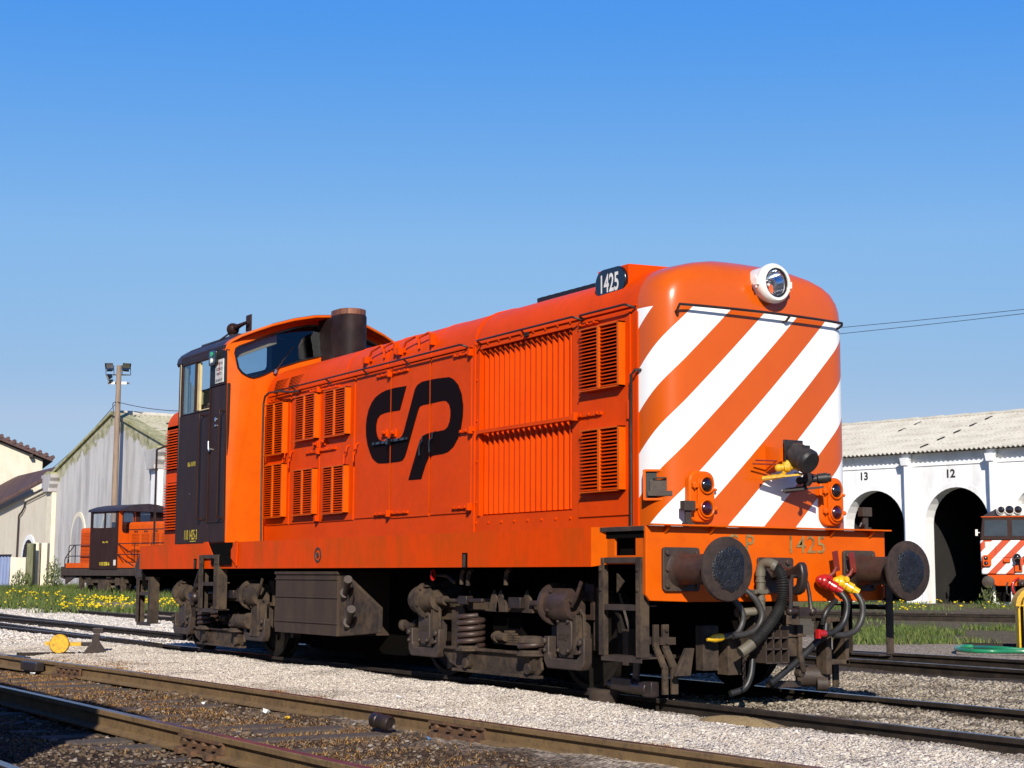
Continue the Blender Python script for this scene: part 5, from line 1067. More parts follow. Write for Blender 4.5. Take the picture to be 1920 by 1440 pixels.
def sleepers(par,xs,yc,ln,z,ang=0,m=None):
    for x in xs:
        b=MB(); a=ang+RNG.uniform(-.04,.04); yy=yc(x) if callable(yc) else yc
        zz=z(x) if callable(z) else z
        b.obox((x,yy,zz-.07),(.12*math.cos(a),.12*math.sin(a),0),(-ln/2*math.sin(a),ln/2*math.cos(a),0),(0,0,.07)); b.build('sleeper',m or M['wood'],par,bevel=.012,smooth=0)
def joint(par,x,y,s,ang=0):
    d=Vector((math.cos(ang),math.sin(ang),0)); nn=Vector((-d.y,d.x,0))*s; c=Vector((x,y,-.075))
    b=MB(); b.obox(c+nn*.022,d*.34,nn*.012,(0,0,.036)); b.obox(c+nn*.045+V(0,0,.032),d*.34,nn*.012,(0,0,.008)); b.obox(c+nn*.04+V(0,0,-.05),d*.34,nn*.028,(0,0,.012))
    for k in(-.24,-.08,.08,.24): b.bolt(c+nn*.034+d*k,nn,.024,.03)
    for k in(-.24,-.02,.24): b.obox(c+nn*.07+d*k+V(0,0,-.055),d*.035,nn*.035,(0,0,.018))
    return b.build('rail_joint',M['rustjoint'],par,smooth=0)
M['rustjoint']=mat('rusty_fishplate',(.11,.055,.026),.85,col2=(.055,.035,.025),scale=12,col3=(.2,.09,.04),scale3=20,amt3=.7)
T1=thing('railway_track',(0,-4.2,-.14),'nearest railway track of two big rusty rails with dry grass between them','railway track')
A_=[(-60,-6.3),(-30,-4.9),(-14,-3.95),(-10,-3.72),(-6,-3.44),(-3,-3.33),(1,-3.20),(3.67,-3.05),(8,-2.85),(20,-2.4)]
B_=[(-60,-7.7),(-30,-6.4),(-14,-5.55),(-9,-5.28),(-4.4,-5.17),(-.9,-5.13),(2.7,-5.09),(8,-5.0),(20,-4.8)]
rail(A_,T1,M['railside'],M['railtop']); rail(B_,T1,M['railside'],M['railtop'])
sleepers(T1,[-10.2+.62*i for i in range(24)],lambda x:-4.25+.03*x*.5,2.7,lambda x:float(gz(np.float64(x),np.float64(-4.3)))+.008,.02)
joint(T1,.40,-3.225,-1,.05); joint(T1,.45,-5.115,-1,.01); joint(T1,-7.6,-3.57,-1,.08)
b=MB(); b.obox((-8.6,-3.72,-.07),(.25,.02,0),(0,.05,0),(0,0,.05)); b.obox((-9.4,-3.66,-.02),(.28,.02,0),(0,.05,0),(0,0,.03)); b.build('rail_clamp',M['steeldark'],T1,bevel=.01,smooth=0)
T2=thing('railway_track',(0,0,-.14),'railway track the striped locomotive stands on, rails sunk in gravel','railway track')
for y in(-.87,.87): rail([(-75,y),(25,y)],T2,M['raildark'],M['railtop'])
sleepers(T2,[-30+.65*i for i in range(28)],0,2.6,-.112)
b=MB(); b.box(-14.3,-11.9,-1.02,-.97,-.09,.02)
for x in(-13.9,-13.2,-12.3): b.box(x-.10,x+.10,-1.06,-.80,-.12,-.04)
b.build('check_rail',M['raildark'],T2,smooth=0)
T3=thing('railway_track',(-30,1,-.14),'diverging track joining the engine track from the left','railway track')
rail([(-60,5.0),(-45,3.3),(-31,1.72),(-22,1.10),(-15.5,.80)],T3,M['raildark'],M['railtop']); rail([(-60,3.2),(-45,1.6),(-31,.25),(-24.7,-.2),(-18,-.62),(-13,-.78)],T3,M['raildark'],M['railtop'])
T4=thing('railway_track',(0,6,-.14),'second railway track just beyond the locomotive, crossing below its far step','railway track')
rail([(-90,8.2),(-70,7.0),(-46,5.5),(-28,4.5),(-15,4.75),(-4.9,5.25),(0,5.2),(22,5.0)],T4,M['raildark'],M['railtop']); rail([(-90,10),(-70,8.8),(-49,7.4),(-28,6.25),(-15,6.5),(-5.4,6.93),(-1,6.95),(22,6.75)],T4,M['raildark'],M['railtop'])
T5=thing('railway_track',(1,-7.5,-.14),'railway track of the covered wagon, only one rail end showing at lower left','railway track')
rail([(-30,-6.9),(1.3,-6.66),(8,-6.5)],T5,M['raildark'],M['railtop']); rail([(-30,-8.6),(1.3,-8.36),(6,-8.25)],T5,M['raildark'],M['railtop'])
T6=thing('railway_track',tuple(G(18,38,-.14)),'farther track behind the grass, its near rail a dark line','railway track')
def GL(s,d): q=G(s,d); return (q.x,q.y)
rail([GL(4,47),GL(12,42),GL(18,39),GL(30,34)],T6,M['raildark'],M['raildark'],zt=.05,h=.2); rail([GL(4,49.5),GL(12,44.3),GL(18,41.2),GL(30,36)],T6,M['raildark'],M['raildark'],zt=.05,h=.2)
# turntable pit edge: a dark recess and its kerb
pt=thing('inspection_pit',tuple(G(16,47,-.12)),'long dark pit edge in the grass before the engine shed','pit')
q=[G(2,51.5),G(24,44.5),G(24,46.6),G(2,54.0)]
b=MB(); b.prism([(p.x,p.y) for p in q],FZ,-.3,-.095); b.build('pit_floor',M['under'],pt,smooth=0)
b=MB(); b.bar(q[3]+V(0,0,-.06),q[2]+V(0,0,-.06),.25,.10); b.bar(q[0]+V(0,0,-.08),q[1]+V(0,0,-.08),.18,.05); b.build('pit_kerb',M['dustdark'],pt,smooth=0)
# ================================================================== background engines
def clocal(root,z=0): return ORG[root.name]
def corr(b,p0,pu,pv,n,amp,rows=1,thick=.02,lap=.03,sub=6):
    # corrugated sheet: along pu the waves, up pv the rows of lapped sheets
    p0=Vector(p0);pu=Vector(pu);pv=Vector(pv);nn=pu.cross(pv).normalized()
    if nn.z<0: nn=-nn
    N=n*sub
    for r in range(rows):
        a=p0+pv*(r/rows); c=p0+pv*((r+1)/rows)+pv.normalized()*lap
        vs=[];fs=[]
        for e,(base,off) in enumerate(((a,lap*.9),(c,0))):
            for i in range(N+1):
                w=amp*math.cos(2*math.pi*i/sub); vs.append(base+pu*(i/N)+nn*(w+off))
        for e,(base,off) in enumerate(((a,lap*.9-thick),(c,-thick))):
            for i in range(N+1):
                w=amp*math.cos(2*math.pi*i/sub); vs.append(base+pu*(i/N)+nn*(w+off))
        M_=N+1
        fs+=[(i,i+1,M_+i+1,M_+i) for i in range(N)]+[(2*M_+i,3*M_+i,3*M_+i+1,2*M_+i+1) for i in range(N)]+[(i,2*M_+i,2*M_+i+1,i+1) for i in range(N)]
        b.add(vs,fs)
# ---- small shunting locomotive on the left
D2=66.; c2=G(-16.32,D2); Z2=.24
S2=thing('shunting_locomotive',(c2.x,c2.y,Z2),'smaller orange locomotive with dark brown cab, far left before the grey gable','locomotive')
o2=V(c2.x,c2.y,Z2)
def sbx(nm,m,bx,par=S2,bevel=.01,**k):
    b=MB()
    for q in bx: b.box(o2.x+q[0],o2.x+q[1],o2.y+q[2],o2.y+q[3],o2.z+q[4],o2.z+q[5])
    return b.build(nm,m,par,bevel=bevel,smooth=0,**k)
SW=2.5
sbx('frame',M['dustdark'],[(-4.35,9,.0,SW,.72,1.02),(-4.35,9,.05,SW-.05,1.02,1.06),(-4.35,-4.28,-.05,SW+.05,.62,1.1)])
b=MB(); b.prism([(o2.x-4.2,o2.z+.74),(o2.x-3.3,o2.z+.74),(o2.x-3.55,o2.z+.62),(o2.x-4.2,o2.z+.34)],FY,o2.y+.1,o2.y+.16); b.build('step_plate',M['dustdark'],S2,smooth=0)
sbx('deck_edge',M['far_orange'],[(-4.0,-2.05,-.02,.03,1.05,1.26),(.05,9,-.02,.03,1.05,1.26)],bevel=0)
cab2=sbx('cab',M['brown'],[(-2.1,0,-.05,.0,1.0,2.72),(-2.1,0,SW,SW+.05,1.0,2.72),(-2.1,-1.95,-.05,.0,2.72,3.4),(-1.06,-.98,-.05,.0,2.72,3.4),(-.18,0,-.05,.0,2.72,3.4),(-2.1,-.0,-.05,.0,3.32,3.45),(-2.1,-2.05,0,SW,1,2.7)],bevel=0)
b=MB(); b.add([(o2.x-2.02,o2.y-.03,o2.z+2.74),(o2.x-1.04,o2.y-.03,o2.z+2.74),(o2.x-1.04,o2.y-.03,o2.z+3.34),(o2.x-2.02,o2.y-.03,o2.z+3.34)],[(0,1,2,3)]); b.add([(o2.x-1.0,o2.y-.03,o2.z+2.74),(o2.x-.15,o2.y-.03,o2.z+2.74),(o2.x-.15,o2.y-.03,o2.z+3.34),(o2.x-1.0,o2.y-.03,o2.z+3.34)],[(0,1,2,3)])
b.build('side_window',M['glass'],cab2,smooth=0)
b=MB(); b.box(o2.x-1.98,o2.x-.1,o2.y+.9,o2.y+.95,o2.z+2.3,o2.z+3.0); b.box(o2.x-1.98,o2.x-.1,o2.y+2.3,o2.y+2.34,o2.z+2.7,o2.z+3.35); b.build('cab_interior',M['cream'],cab2,smooth=0)
b=MB(); b.box(o2.x-.04,o2.x+.01,o2.y-.02,o2.y+.2,o2.z+1.05,o2.z+3.42); b.box(o2.x-.04,o2.x+.01,o2.y+.2,o2.y+.78,o2.z+1.05,o2.z+2.55); b.box(o2.x-.04,o2.x+.01,o2.y+.70,o2.y+.80,o2.z+2.55,o2.z+3.45); b.box(o2.x-.04,o2.x+.01,o2.y+.2,o2.y+.7,o2.z+3.36,o2.z+3.45); fr2=b.build('cab_front',M['far_orange'],S2,smooth=0)
b=MB(); b.box(o2.x-.05,o2.x+.005,o2.y+.78,o2.y+SW-.78,o2.z+1.05,o2.z+2.8); b.box(o2.x-.05,o2.x+.012,o2.y+.80,o2.y+1.02,o2.z+2.55,o2.z+3.6); b.box(o2.x-.05,o2.x+.012,o2.y+SW-.95,o2.y+SW-.6,o2.z+2.6,o2.z+3.5); b.box(o2.x-.05,o2.x+.005,o2.y+SW-.8,o2.y+SW,o2.z+1.05,o2.z+3.4); b.build('cab_front_centre',M['brown'],S2,smooth=0)
b=MB(); b.box(o2.x-.02,o2.x-.012,o2.y+.2,o2.y+.7,o2.z+2.55,o2.z+3.36); b.box(o2.x-.03,o2.x-.022,o2.y+.9,o2.y+SW-.7,o2.z+2.75,o2.z+3.5); b.build('front_window',M['glassdark'],fr2,smooth=0)
b=MB(); b.tube([(o2.x+.015,o2.y+u,o2.z+v) for u,v in rrect(.17,.73,2.52,3.38,.12,3)],.03,6,closed=True); b.build('window_rubber',M['blackgloss'],fr2)
b=MB(); pr=[(-.1,3.40),(-.06,3.50),(.3,3.62),(.8,3.71),(1.25,3.74),(1.7,3.71),(2.2,3.62),(2.56,3.50),(2.6,3.40)]; b.prism([(o2.y+u,o2.z+v) for u,v in pr],FX,o2.x-2.25,o2.x+.28); b.build('cab_roof',M['roofbrown'],S2,smooth=30)
hd=sbx('hood',M['far_orange'],[(.02,9,.42,SW-.42,1.06,2.95)],bevel=.12,bseg=4)
b=MB()
for k in range(7):
    for zz in(1.35,1.98):
        for j in range(9): x=o2.x+.35+k*.72; b.box(x,x+.55,o2.y+.395,o2.y+.42,o2.z+zz+j*.058,o2.z+zz+j*.058+.028)
b.build('hood_louvres',M['far_orange'],hd,smooth=0)
b=MB(); b.box(o2.x+.1,o2.x+9,o2.y+.405,o2.y+.42,o2.z+2.62,o2.z+2.65)
for k in range(6):
    for dx in(0,.14): b.box(o2.x+.55+k*.72+dx,o2.x+.62+k*.72+dx,o2.y+.39,o2.y+.42,o2.z+2.52,o2.z+2.58)
b.build('hood_trim',M['steeldark'],hd,smooth=0)
h2=sbx('rear_hood',M['far_orange'],[(-3.15,-2.1,.10,SW-.10,1.06,2.75)],bevel=.12,bseg=4)
b=MB()
for j in range(22): b.box(o2.x-3.0,o2.x-2.2,o2.y+.075,o2.y+.10,o2.z+1.25+j*.06,o2.z+1.25+j*.06+.03)
b.build('rear_louvres',M['far_orange'],h2,smooth=0)
def rl(pts,r=.022): b=MB(); b.tube([(o2.x+x,o2.y+y,o2.z+z) for x,y,z in pts],r,6); return b.build('handrail',M['steeldark'],S2,smooth=50)
rl([(-2.1,0,2.02),(-3.75,0,2.02),(-3.82,0,1.95),(-3.82,0,.8)]); rl([(-2.1,0,1.55),(-3.82,0,1.55)]); rl([(-3.3,0,2.02),(-3.3,0,1.1)]); rl([(-3.4,0,2.0),(-4.55,.3,1.52),(-4.62,.3,1.4),(-4.6,.3,.7)]); rl([(-4.55,.3,1.5),(-3.8,0,1.5)])
rl([(0,0,2.05),(5,0,2.05),(5,0,1.1)]); rl([(0,0,1.6),(5,0,1.6)]); rl([(0,-.02,2.05),(1.25,-.02,1.55)]); rl([(1.2,0,2.05),(1.2,0,1.1)]); rl([(2.4,0,2.05),(2.4,0,1.1)]); rl([(0,-.02,1.58),(1.2,-.02,1.12)])
text('running_number','1101208-6',M['yelltext'],cab2,(o2.x-.92,o2.y-.053,o2.z+1.22),(1,0,0),(0,0,1),width=.75,height=.15,bold=.02)
text('painted_date','06-1-93',M['yelltext'],cab2,(o2.x-.92,o2.y-.053,o2.z+2.12),(1,0,0),(0,0,1),width=.4,height=.07,bold=.02)
b=MB(); b.box(o2.x-.25,o2.x-.08,o2.y-.056,o2.y-.05,o2.z+1.15,o2.z+1.38); b.build('data_plate',M['greylabel'],cab2,smooth=0)
for kx in(-2.4,-.2):
    b=MB(); 
    for s in(.42,SW-.42): b.lathe([(-.06,.5),(-.06,.55),(-.03,.51),(.06,.50),(.06,.36),(.03,.34),(.03,.0005)],(o2.x+kx,o2.y+s,o2.z+.5),(0,-1 if s<1 else 1,0),26,caps=False)
    b.cyl((o2.x+kx,o2.y+.4,o2.z+.5),(o2.x+kx,o2.y+SW-.4,o2.z+.5),.08,n=10); b.build('wheelset',M['wheel'],S2,smooth=40)
sbx('bogie_frame',M['dust'],[(-2.9,.4,.22,.30,.42,.62),(-2.55,-2.25,.12,.30,.32,.66),(-.35,-.05,.12,.3,.32,.66),(-1.7,-.9,.16,.3,.1,.55),(-1.0,-.7,.1,.3,.62,.8),(.1,.25,.1,.3,.05,.7),(-3.1,-2.95,.1,.3,.05,.7)])
sbx('underframe_mass',M['under'],[(-3.2,9,.7,SW-.7,.3,.75)],bevel=0)
for y in(.42,SW-.42):
    b=MB(); b.lathe([(0,.1),(.35,.1),(.36,.2),(.42,.21),(.44,.1),(.44,.0005)],(o2.x-4.35,o2.y+y,o2.z+.78),(-1,0,0),16,caps=False); b.build('buffer',M['dustdark'],S2,smooth=40)
b=MB(); b.box(o2.x-4.3,o2.x-4.1,o2.y+.1,o2.y+.5,o2.z+1.06,o2.z+1.22); b.box(o2.x-4.25,o2.x-4.2,o2.y+.2,o2.y+.26,o2.z+1.2,o2.z+1.42); b.build('lamp_iron',M['steeldark'],S2,smooth=0)
S2.rotation_euler=(0,0,R(14.5))
# ---- striped diesel standing at the shed, right edge
D3=70.; s3=(1891-960)/2963.*D3; base3=G(s3,D3,-.13)
S3=thing('shed_locomotive',tuple(base3),'distant locomotive with three roof headlights at the right edge before the shed','locomotive')
yl=(-fh*.95-rh*.33).normalized(); xl=V(0,0,1).cross(yl)*-1   # yl faces us, xl to our right
xl=Vector((yl.y,-yl.x,0))
if xl.dot(rh)<0: xl=-xl
def L3(x,y,z): return base3+xl*x+yl*y+V(0,0,z)
def l3(nm,m,fn,par=S3,**k): b=MB(); fn(b); return b.build(nm,m,par,**k)
mS3=mat('striped_end_paint',(.50,.055,.006),.5,col2=(.42,.045,.006),scale=2)
nt=mS3.node_tree; bs=nt.nodes['Principled BSDF']; lk=bs.inputs['Base Color'].links[0].from_socket
tc=_n(nt,'ShaderNodeTexCoord'); vd=_n(nt,'ShaderNodeVectorMath',operation='DOT_PRODUCT'); q_=xl*-.72+V(0,0,1)*.70; vd.inputs[1].default_value=tuple(q_); nt.links.new(tc.outputs['Object'],vd.inputs[0])
d1=_n(nt,'ShaderNodeMath',operation='DIVIDE'); d1.inputs[1].default_value=.56; nt.links.new(vd.outputs['Value'],d1.inputs[0]); f1=_n(nt,'ShaderNodeMath',operation='FRACT'); nt.links.new(d1.outputs[0],f1.inputs[0]); g1=_n(nt,'ShaderNodeMath',operation='LESS_THAN'); g1.inputs[1].default_value=.52; nt.links.new(f1.outputs[0],g1.inputs[0])
mx=_n(nt,'ShaderNodeMix',data_type='RGBA'); nt.links.new(g1.outputs[0],mx.inputs[0]); nt.links.new(lk,mx.inputs[6]); mx.inputs[7].default_value=(.74,.73,.71,1); nt.links.new(mx.outputs[2],bs.inputs['Base Color'])
def pr3(b,poly,y0,y1): b.prism(poly,lambda u,v,w:L3(u,w,v),y0,y1)
l3('body',M['brown'],lambda b:pr3(b,[(-1.28,1.3),(1.28,1.3),(1.28,3.0),(1.18,3.9),(.7,4.1),(-.7,4.1),(-1.18,3.9),(-1.28,3.0)],-9,-.35),smooth=0)
l3('striped_end',mS3,lambda b:pr3(b,[(-1.24,1.35),(1.24,1.35),(1.27,2.85),(-1.27,2.85)],-.35,0),bevel=.06,smooth=30)
# raked windscreen
def ws(b):
    b.hexa([L3(-1.26,-.4,2.86),L3(1.26,-.4,2.86),L3(1.26,-.02,2.86),L3(-1.26,-.02,2.86),L3(-1.15,-.5,3.87),L3(1.15,-.5,3.87),L3(1.15,-.14,3.87),L3(-1.15,-.14,3.87)])
M['ws3']=mat('blue_grey_windscreen',(.030,.042,.055),.30,spec=.25,col2=(.014,.02,.027),scale=.8)
e3=l3('windscreen_surround',M['brown'],ws,bevel=.03,smooth=0)
for sx in(-1,1):
    def wg(b):
        a,c=sorted((sx*.10,sx*1.10)); y=lambda z:-.02-.12*(z-2.86)/1.01+.008
        b.add([L3(a,y(3.04),3.04),L3(c,y(3.04),3.04),L3(c-.05*max(0,sx),y(3.74),3.74),L3(a+.05*max(0,-sx),y(3.74),3.74)],[(0,1,2,3)])
    l3('windscreen',M['ws3'],wg,e3,smooth=0)
l3('roof',M['roofbrown'],lambda b:b.hexa([L3(-1.24,-8,3.9),L3(1.24,-8,3.9),L3(1.18,-.14,3.9),L3(-1.18,-.14,3.9),L3(-.75,-8,4.28),L3(.75,-8,4.28),L3(.55,-.5,4.28),L3(-.55,-.5,4.28)]),bevel=.03,smooth=0)
l3('roof_edge_band',M['far_orange'],lambda b:b.hexa([L3(-1.2,-.5,3.872),L3(1.2,-.5,3.872),L3(1.2,-.09,3.872),L3(-1.2,-.09,3.872),L3(-1.2,-.5,3.91),L3(1.2,-.5,3.91),L3(1.2,-.09,3.91),L3(-1.2,-.09,3.91)]),smooth=0)
lb=l3('headlight_box',M['lampwhite'],lambda b:pr3(b,rrect(-.55,1.0,3.93,4.45,.2,4),-.7,-.10),bevel=.03,smooth=30)
for x,r in((-.33,.17),(.02,.21),(.38,.19)):
    l3('headlight',M['lampwhite'],lambda b:b.lathe([(0,r),(.08,r*1.02),(.10,r*.9),(.04,r*.8)],L3(x,-.10,4.19),yl,18,caps=False),lb,smooth=40)
    l3('headlight_lens',M['lensdark'],lambda b:b.lathe([(.03,r*.8),(.05,r*.4),(.055,.0005)],L3(x,-.10,4.19),yl,16,caps=False),lb,smooth=50)
l3('end_door',mS3,lambda b:pr3(b,rrect(-.62,.62,2.1,2.8,.05,2),.0,.03),smooth=0,bevel=.01)
for x in(-1.0,1.0):
    ml=l3('marker_light',M['far_orange'],lambda b:pr3(b,rrect(x-.19,x+.19,1.7,2.2,.08,3),.0,.14),bevel=.03,smooth=30)
    for z in(1.84,2.06): l3('marker_lens',M['lensdark'],lambda b:b.lathe([(0,.09),(.03,.06),(.04,.0005)],L3(x-.04,.14,z),yl,12,caps=False),ml,smooth=40)
def soc(b):
    b.sphere(L3(.28,.15,2.1),.17); b.cyl(L3(.28,.1,2.1),L3(.30,.35,1.95),.12,n=12); b.cyl(L3(.35,.08,1.9),L3(.40,.12,1.55),.05,n=8)
l3('jumper_socket',M['blackgloss'],soc,smooth=40)
for q in((-.15,1.95,.14,.06),(.72,2.0,.14,.06),(.33,1.62,.16,.14)): l3('socket_bracket',M['far_orange'],lambda b:b.obox(L3(q[0],.06,q[1]),xl*q[2],yl*.05,(0,0,q[3])),smooth=0)
l3('data_plate',M['greylabel'],lambda b:b.obox(L3(-.92,.008,2.62),xl*.14,yl*.006,(0,0,.17)),smooth=0)
bm3=l3('buffer_beam',M['far_orange'],lambda b:pr3(b,[(-1.0,1.33),(-.9,1.0),(-.6,.85),(.6,.85),(.9,1.0),(1.15,1.33)],-.2,-.02),bevel=.02,smooth=0)
for x in(-.95,.95):
    l3('buffer',M['dustdark'],lambda b:b.lathe([(-.2,.12),(.35,.11),(.36,.26),(.42,.27),(.45,.2),(.46,.0005)],L3(x,.0,1.02),yl,20,caps=False),bm3,smooth=40)
l3('brake_hose',M['rubberg'],lambda b:(b.tube([L3(.1,.0,1.0),L3(.08,.2,.8),L3(.05,.22,.5),L3(.15,.1,.4)],.04,8),b.tube([L3(-.15,.0,1.0),L3(-.2,.2,.8),L3(-.2,.2,.55),L3(-.1,.1,.45)],.035,8)),bm3,smooth=50)
l3('red_air_hose',M['red'],lambda b:b.tube(spline([L3(.32,.02,1.2),L3(.12,.2,1.05),L3(.05,.28,.75),L3(.15,.25,.5),L3(.32,.2,.42)],6),.05,8),bm3,smooth=50)
l3('coupling',M['steel'],lambda b:(b.obox(L3(.5,.1,1.0),xl*.18,yl*.12,(0,0,.14)),b.sphere(L3(.45,.2,.95),.12)),bm3,smooth=30)
l3('underframe',M['under'],lambda b:pr3(b,[(-1.1,.15),(1.1,.15),(1.1,1.3),(-1.1,1.3)],-8.5,-.5),smooth=0)
l3('cab_mirror',M['lampwhite'],lambda b:(b.obox(L3(-1.42,-.3,3.2),xl*.05,yl*.03,(0,0,.14)),b.tube([L3(-1.28,-.3,3.2),L3(-1.4,-.3,3.2)],.02,6)),smooth=0)
# ================================================================== engine shed with arched bays, right
dirw=(rh*.68-fh*.73).normalized(); A0=G(16.1,77,-.12); nrm=Vector((-dirw.y,dirw.x,0))
if nrm.dot(-fh)<0: nrm=-nrm
def W(t,z,o=0): return A0+dirw*t+nrm*o+V(0,0,z)
SHED=thing('engine_shed',tuple(W(8,0)),'long white engine shed with black arched doorways and corrugated roof','building')
BW=4.43; t0=-.655-BW*2; nb_=7; EV=6.95; SPR=3.66; RA=1.66; TH=.7
b=MB()
for k in range(nb_):
    a=t0+k*BW; c=a+BW/2+.27; 
    arcp=[(c+RA*math.cos(math.pi*i/16),SPR+RA*math.sin(math.pi*i/16)) for i in range(17)]
    # front face of the bay, cut round the arch, in vertical strips
    vs=[];
    pts=[(c+RA,0)]+arcp+[(c-RA,0)]
    outer=[(a+BW,0),(a+BW,EV),(a,EV),(a,0)]
    poly=outer+[(c-RA,0)]+arcp[::-1]+[(c+RA,0)]
    # split into left, right and top pieces
    left=[(a,0),(a,EV),(c,EV)]+arcp[8:]+[(c-RA,0)]; right=[(c,EV),(a+BW,EV),(a+BW,0),(c+RA,0)]+arcp[:9]
    for pl_ in(left,right): b.prism(pl_,lambda u,v,w:W(u,v,w),-TH,0)
wall=b.build('front_wall',M['plasterw'],SHED,smooth=0)
def archtrim(b,c,r0,r1,o0,o1):
    n=20; prf=[(c-r0,0)]+[(c+r0*math.cos(math.pi-math.pi*i/n),SPR+r0*math.sin(math.pi*i/n)) for i in range(n+1)]+[(c+r0,0)]
    pro=[(c-r1,0)]+[(c+r1*math.cos(math.pi-math.pi*i/n),SPR+r1*math.sin(math.pi*i/n)) for i in range(n+1)]+[(c+r1,0)]
    for i in range(len(prf)-1): b.hexa([W(*prf[i],o0),W(*prf[i+1],o0),W(*pro[i+1],o0),W(*pro[i],o0),W(*prf[i],o1),W(*prf[i+1],o1),W(*pro[i+1],o1),W(*pro[i],o1)])
for k in range(1,nb_):
    c=t0+k*BW+BW/2+.27; b=MB(); archtrim(b,c,RA-.01,RA+.22,.0,.035); b.build('arch_surround',M['plasterw'],SHED,smooth=30)
for k in range(1,nb_+1):
    a=t0+k*BW; b=MB(); b.prism([(a-.16,0),(a+.16,0),(a+.16,EV-.35),(a+.24,EV-.25),(a+.24,EV),(a-.24,EV),(a-.24,EV-.25),(a-.16,EV-.35)],lambda u,v,w:W(u,v,w),.0,.26); b.build('pilaster',M['plasterw'],SHED,smooth=0)
    b=MB(); b.cyl(W(a+.02,0,.33),W(a+.02,EV-.55,.33),.075,n=10); b.hexa([W(a-.12,EV-.55,.27),W(a+.16,EV-.55,.27),W(a+.16,EV-.55,.47),W(a-.12,EV-.55,.47),W(a-.16,EV-.2,.25),W(a+.2,EV-.2,.25),W(a+.2,EV-.2,.52),W(a-.16,EV-.2,.52)]); b.build('downpipe',M['plasterw'],SHED,smooth=30)
b=MB(); b.prism([(t0,EV-.60),(t0+nb_*BW,EV-.60),(t0+nb_*BW,EV-.55),(t0,EV-.55)],lambda u,v,w:W(u,v,w),.0,.05); b.prism([(t0,EV-.30),(t0+nb_*BW,EV-.30),(t0+nb_*BW,EV),(t0,EV)],lambda u,v,w:W(u,v,w),.0,.08); b.build('cornice_band',M['plasterw'],SHED,smooth=0)
for t,n_ in((1.30,'13'),(6.02,'12')): text('bay_number',n_,M['signink'],SHED,W(t,6.02 if n_=='13' else 5.95,.004),dirw,(0,0,1),height=.40,bold=.035)
DEP=20
b=MB(); x0,x1=t0,t0+nb_*BW
b.prism([(x0,0),(x1,0),(x1,EV),(x0,EV)],lambda u,v,w:W(u,v,w),-DEP-.3,-DEP) if False else None
# back wall with one low arched opening seen through bay 13
wc=1.62+ (0); 
def back(b):
    c=wc+ -3.3; 
    n=12; r=1.5; ar=[(c+r*math.cos(math.pi*i/n),1.35+r*math.sin(math.pi*i/n)) for i in range(n+1)]
    lft=[(x0,0),(x0,EV+2),(c,EV+2)]+ar[n//2:]+[(c-r,.6),(c-r,0)]; rgt=[(c,EV+2),(x1,EV+2),(x1,0),(c+r,0),(c+r,.6)]+ar[:n//2+1]
    for pl_ in(lft,rgt): b.prism(pl_,lambda u,v,w:W(u,v,w),-DEP-.3,-DEP)
    b.prism([(c-r,0),(c+r,0),(c+r,.6),(c-r,.6)],lambda u,v,w:W(u,v,w),-DEP-.3,-DEP)
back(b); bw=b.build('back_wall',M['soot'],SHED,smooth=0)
b=MB()
for i in range(-3,4): b.prism([(wc-3.3+i*.42-.03,.6),(wc-3.3+i*.42+.03,.6),(wc-3.3+i*.42+.03,1.35+math.sqrt(max(0,1.5**2-(i*.42)**2))),(wc-3.3+i*.42-.03,1.35+math.sqrt(max(0,1.5**2-(i*.42)**2)))],lambda u,v,w:W(u,v,w),-DEP-.05,-DEP-.01)
b.prism([(wc-4.8,1.3),(wc-1.8,1.3),(wc-1.8,1.38),(wc-4.8,1.38)],lambda u,v,w:W(u,v,w),-DEP-.05,-DEP-.01); b.build('window_bars',M['under'],bw,smooth=0)
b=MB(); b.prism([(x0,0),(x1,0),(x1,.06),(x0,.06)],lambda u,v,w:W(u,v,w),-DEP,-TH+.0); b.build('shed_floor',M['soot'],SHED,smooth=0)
b=MB()
for xx in(x0,x1): b.prism([(-DEP-.3,0),(-TH,0),(-TH,EV),(-DEP-.3,EV)],lambda u,v,w:W(w,v,u),xx,xx+.3)
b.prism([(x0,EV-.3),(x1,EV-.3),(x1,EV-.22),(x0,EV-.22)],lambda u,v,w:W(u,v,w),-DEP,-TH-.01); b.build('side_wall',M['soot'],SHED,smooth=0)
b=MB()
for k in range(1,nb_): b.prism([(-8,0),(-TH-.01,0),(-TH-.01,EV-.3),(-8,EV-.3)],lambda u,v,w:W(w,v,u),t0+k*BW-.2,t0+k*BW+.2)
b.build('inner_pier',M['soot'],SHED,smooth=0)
b=MB(); RID=9.4; corr(b,W(x0-.3,EV+.02,.55),dirw*(nb_*BW+.6),W(0,RID,-7.6)-W(0,EV+.02,.55),int((nb_*BW+.6)/.24),.05,rows=6); rf3=b.build('corrugated_roof',M['asbestos'],SHED,smooth=60)
b=MB(); b.prism([(-.05,EV+.06),(-7.6,RID-.12),(-15.5,EV-.02),(-15.5,EV-.12),(-.05,EV-.05)],lambda u,v,w:W(w,v,u),x0,x1); b.build('roof_core',M['dustdark'],SHED,smooth=0)
b=MB(); N=int(nb_*BW/.5)
for k in range(N): t=x0+k*.5; b.cyl(W(t,RID+.03+.012*(k%3),-7.6),W(t+.53,RID+.03+.012*(k%3),-7.6),.11,.125,10)
b.build('ridge_cap',M['asbestos'],SHED,smooth=50)
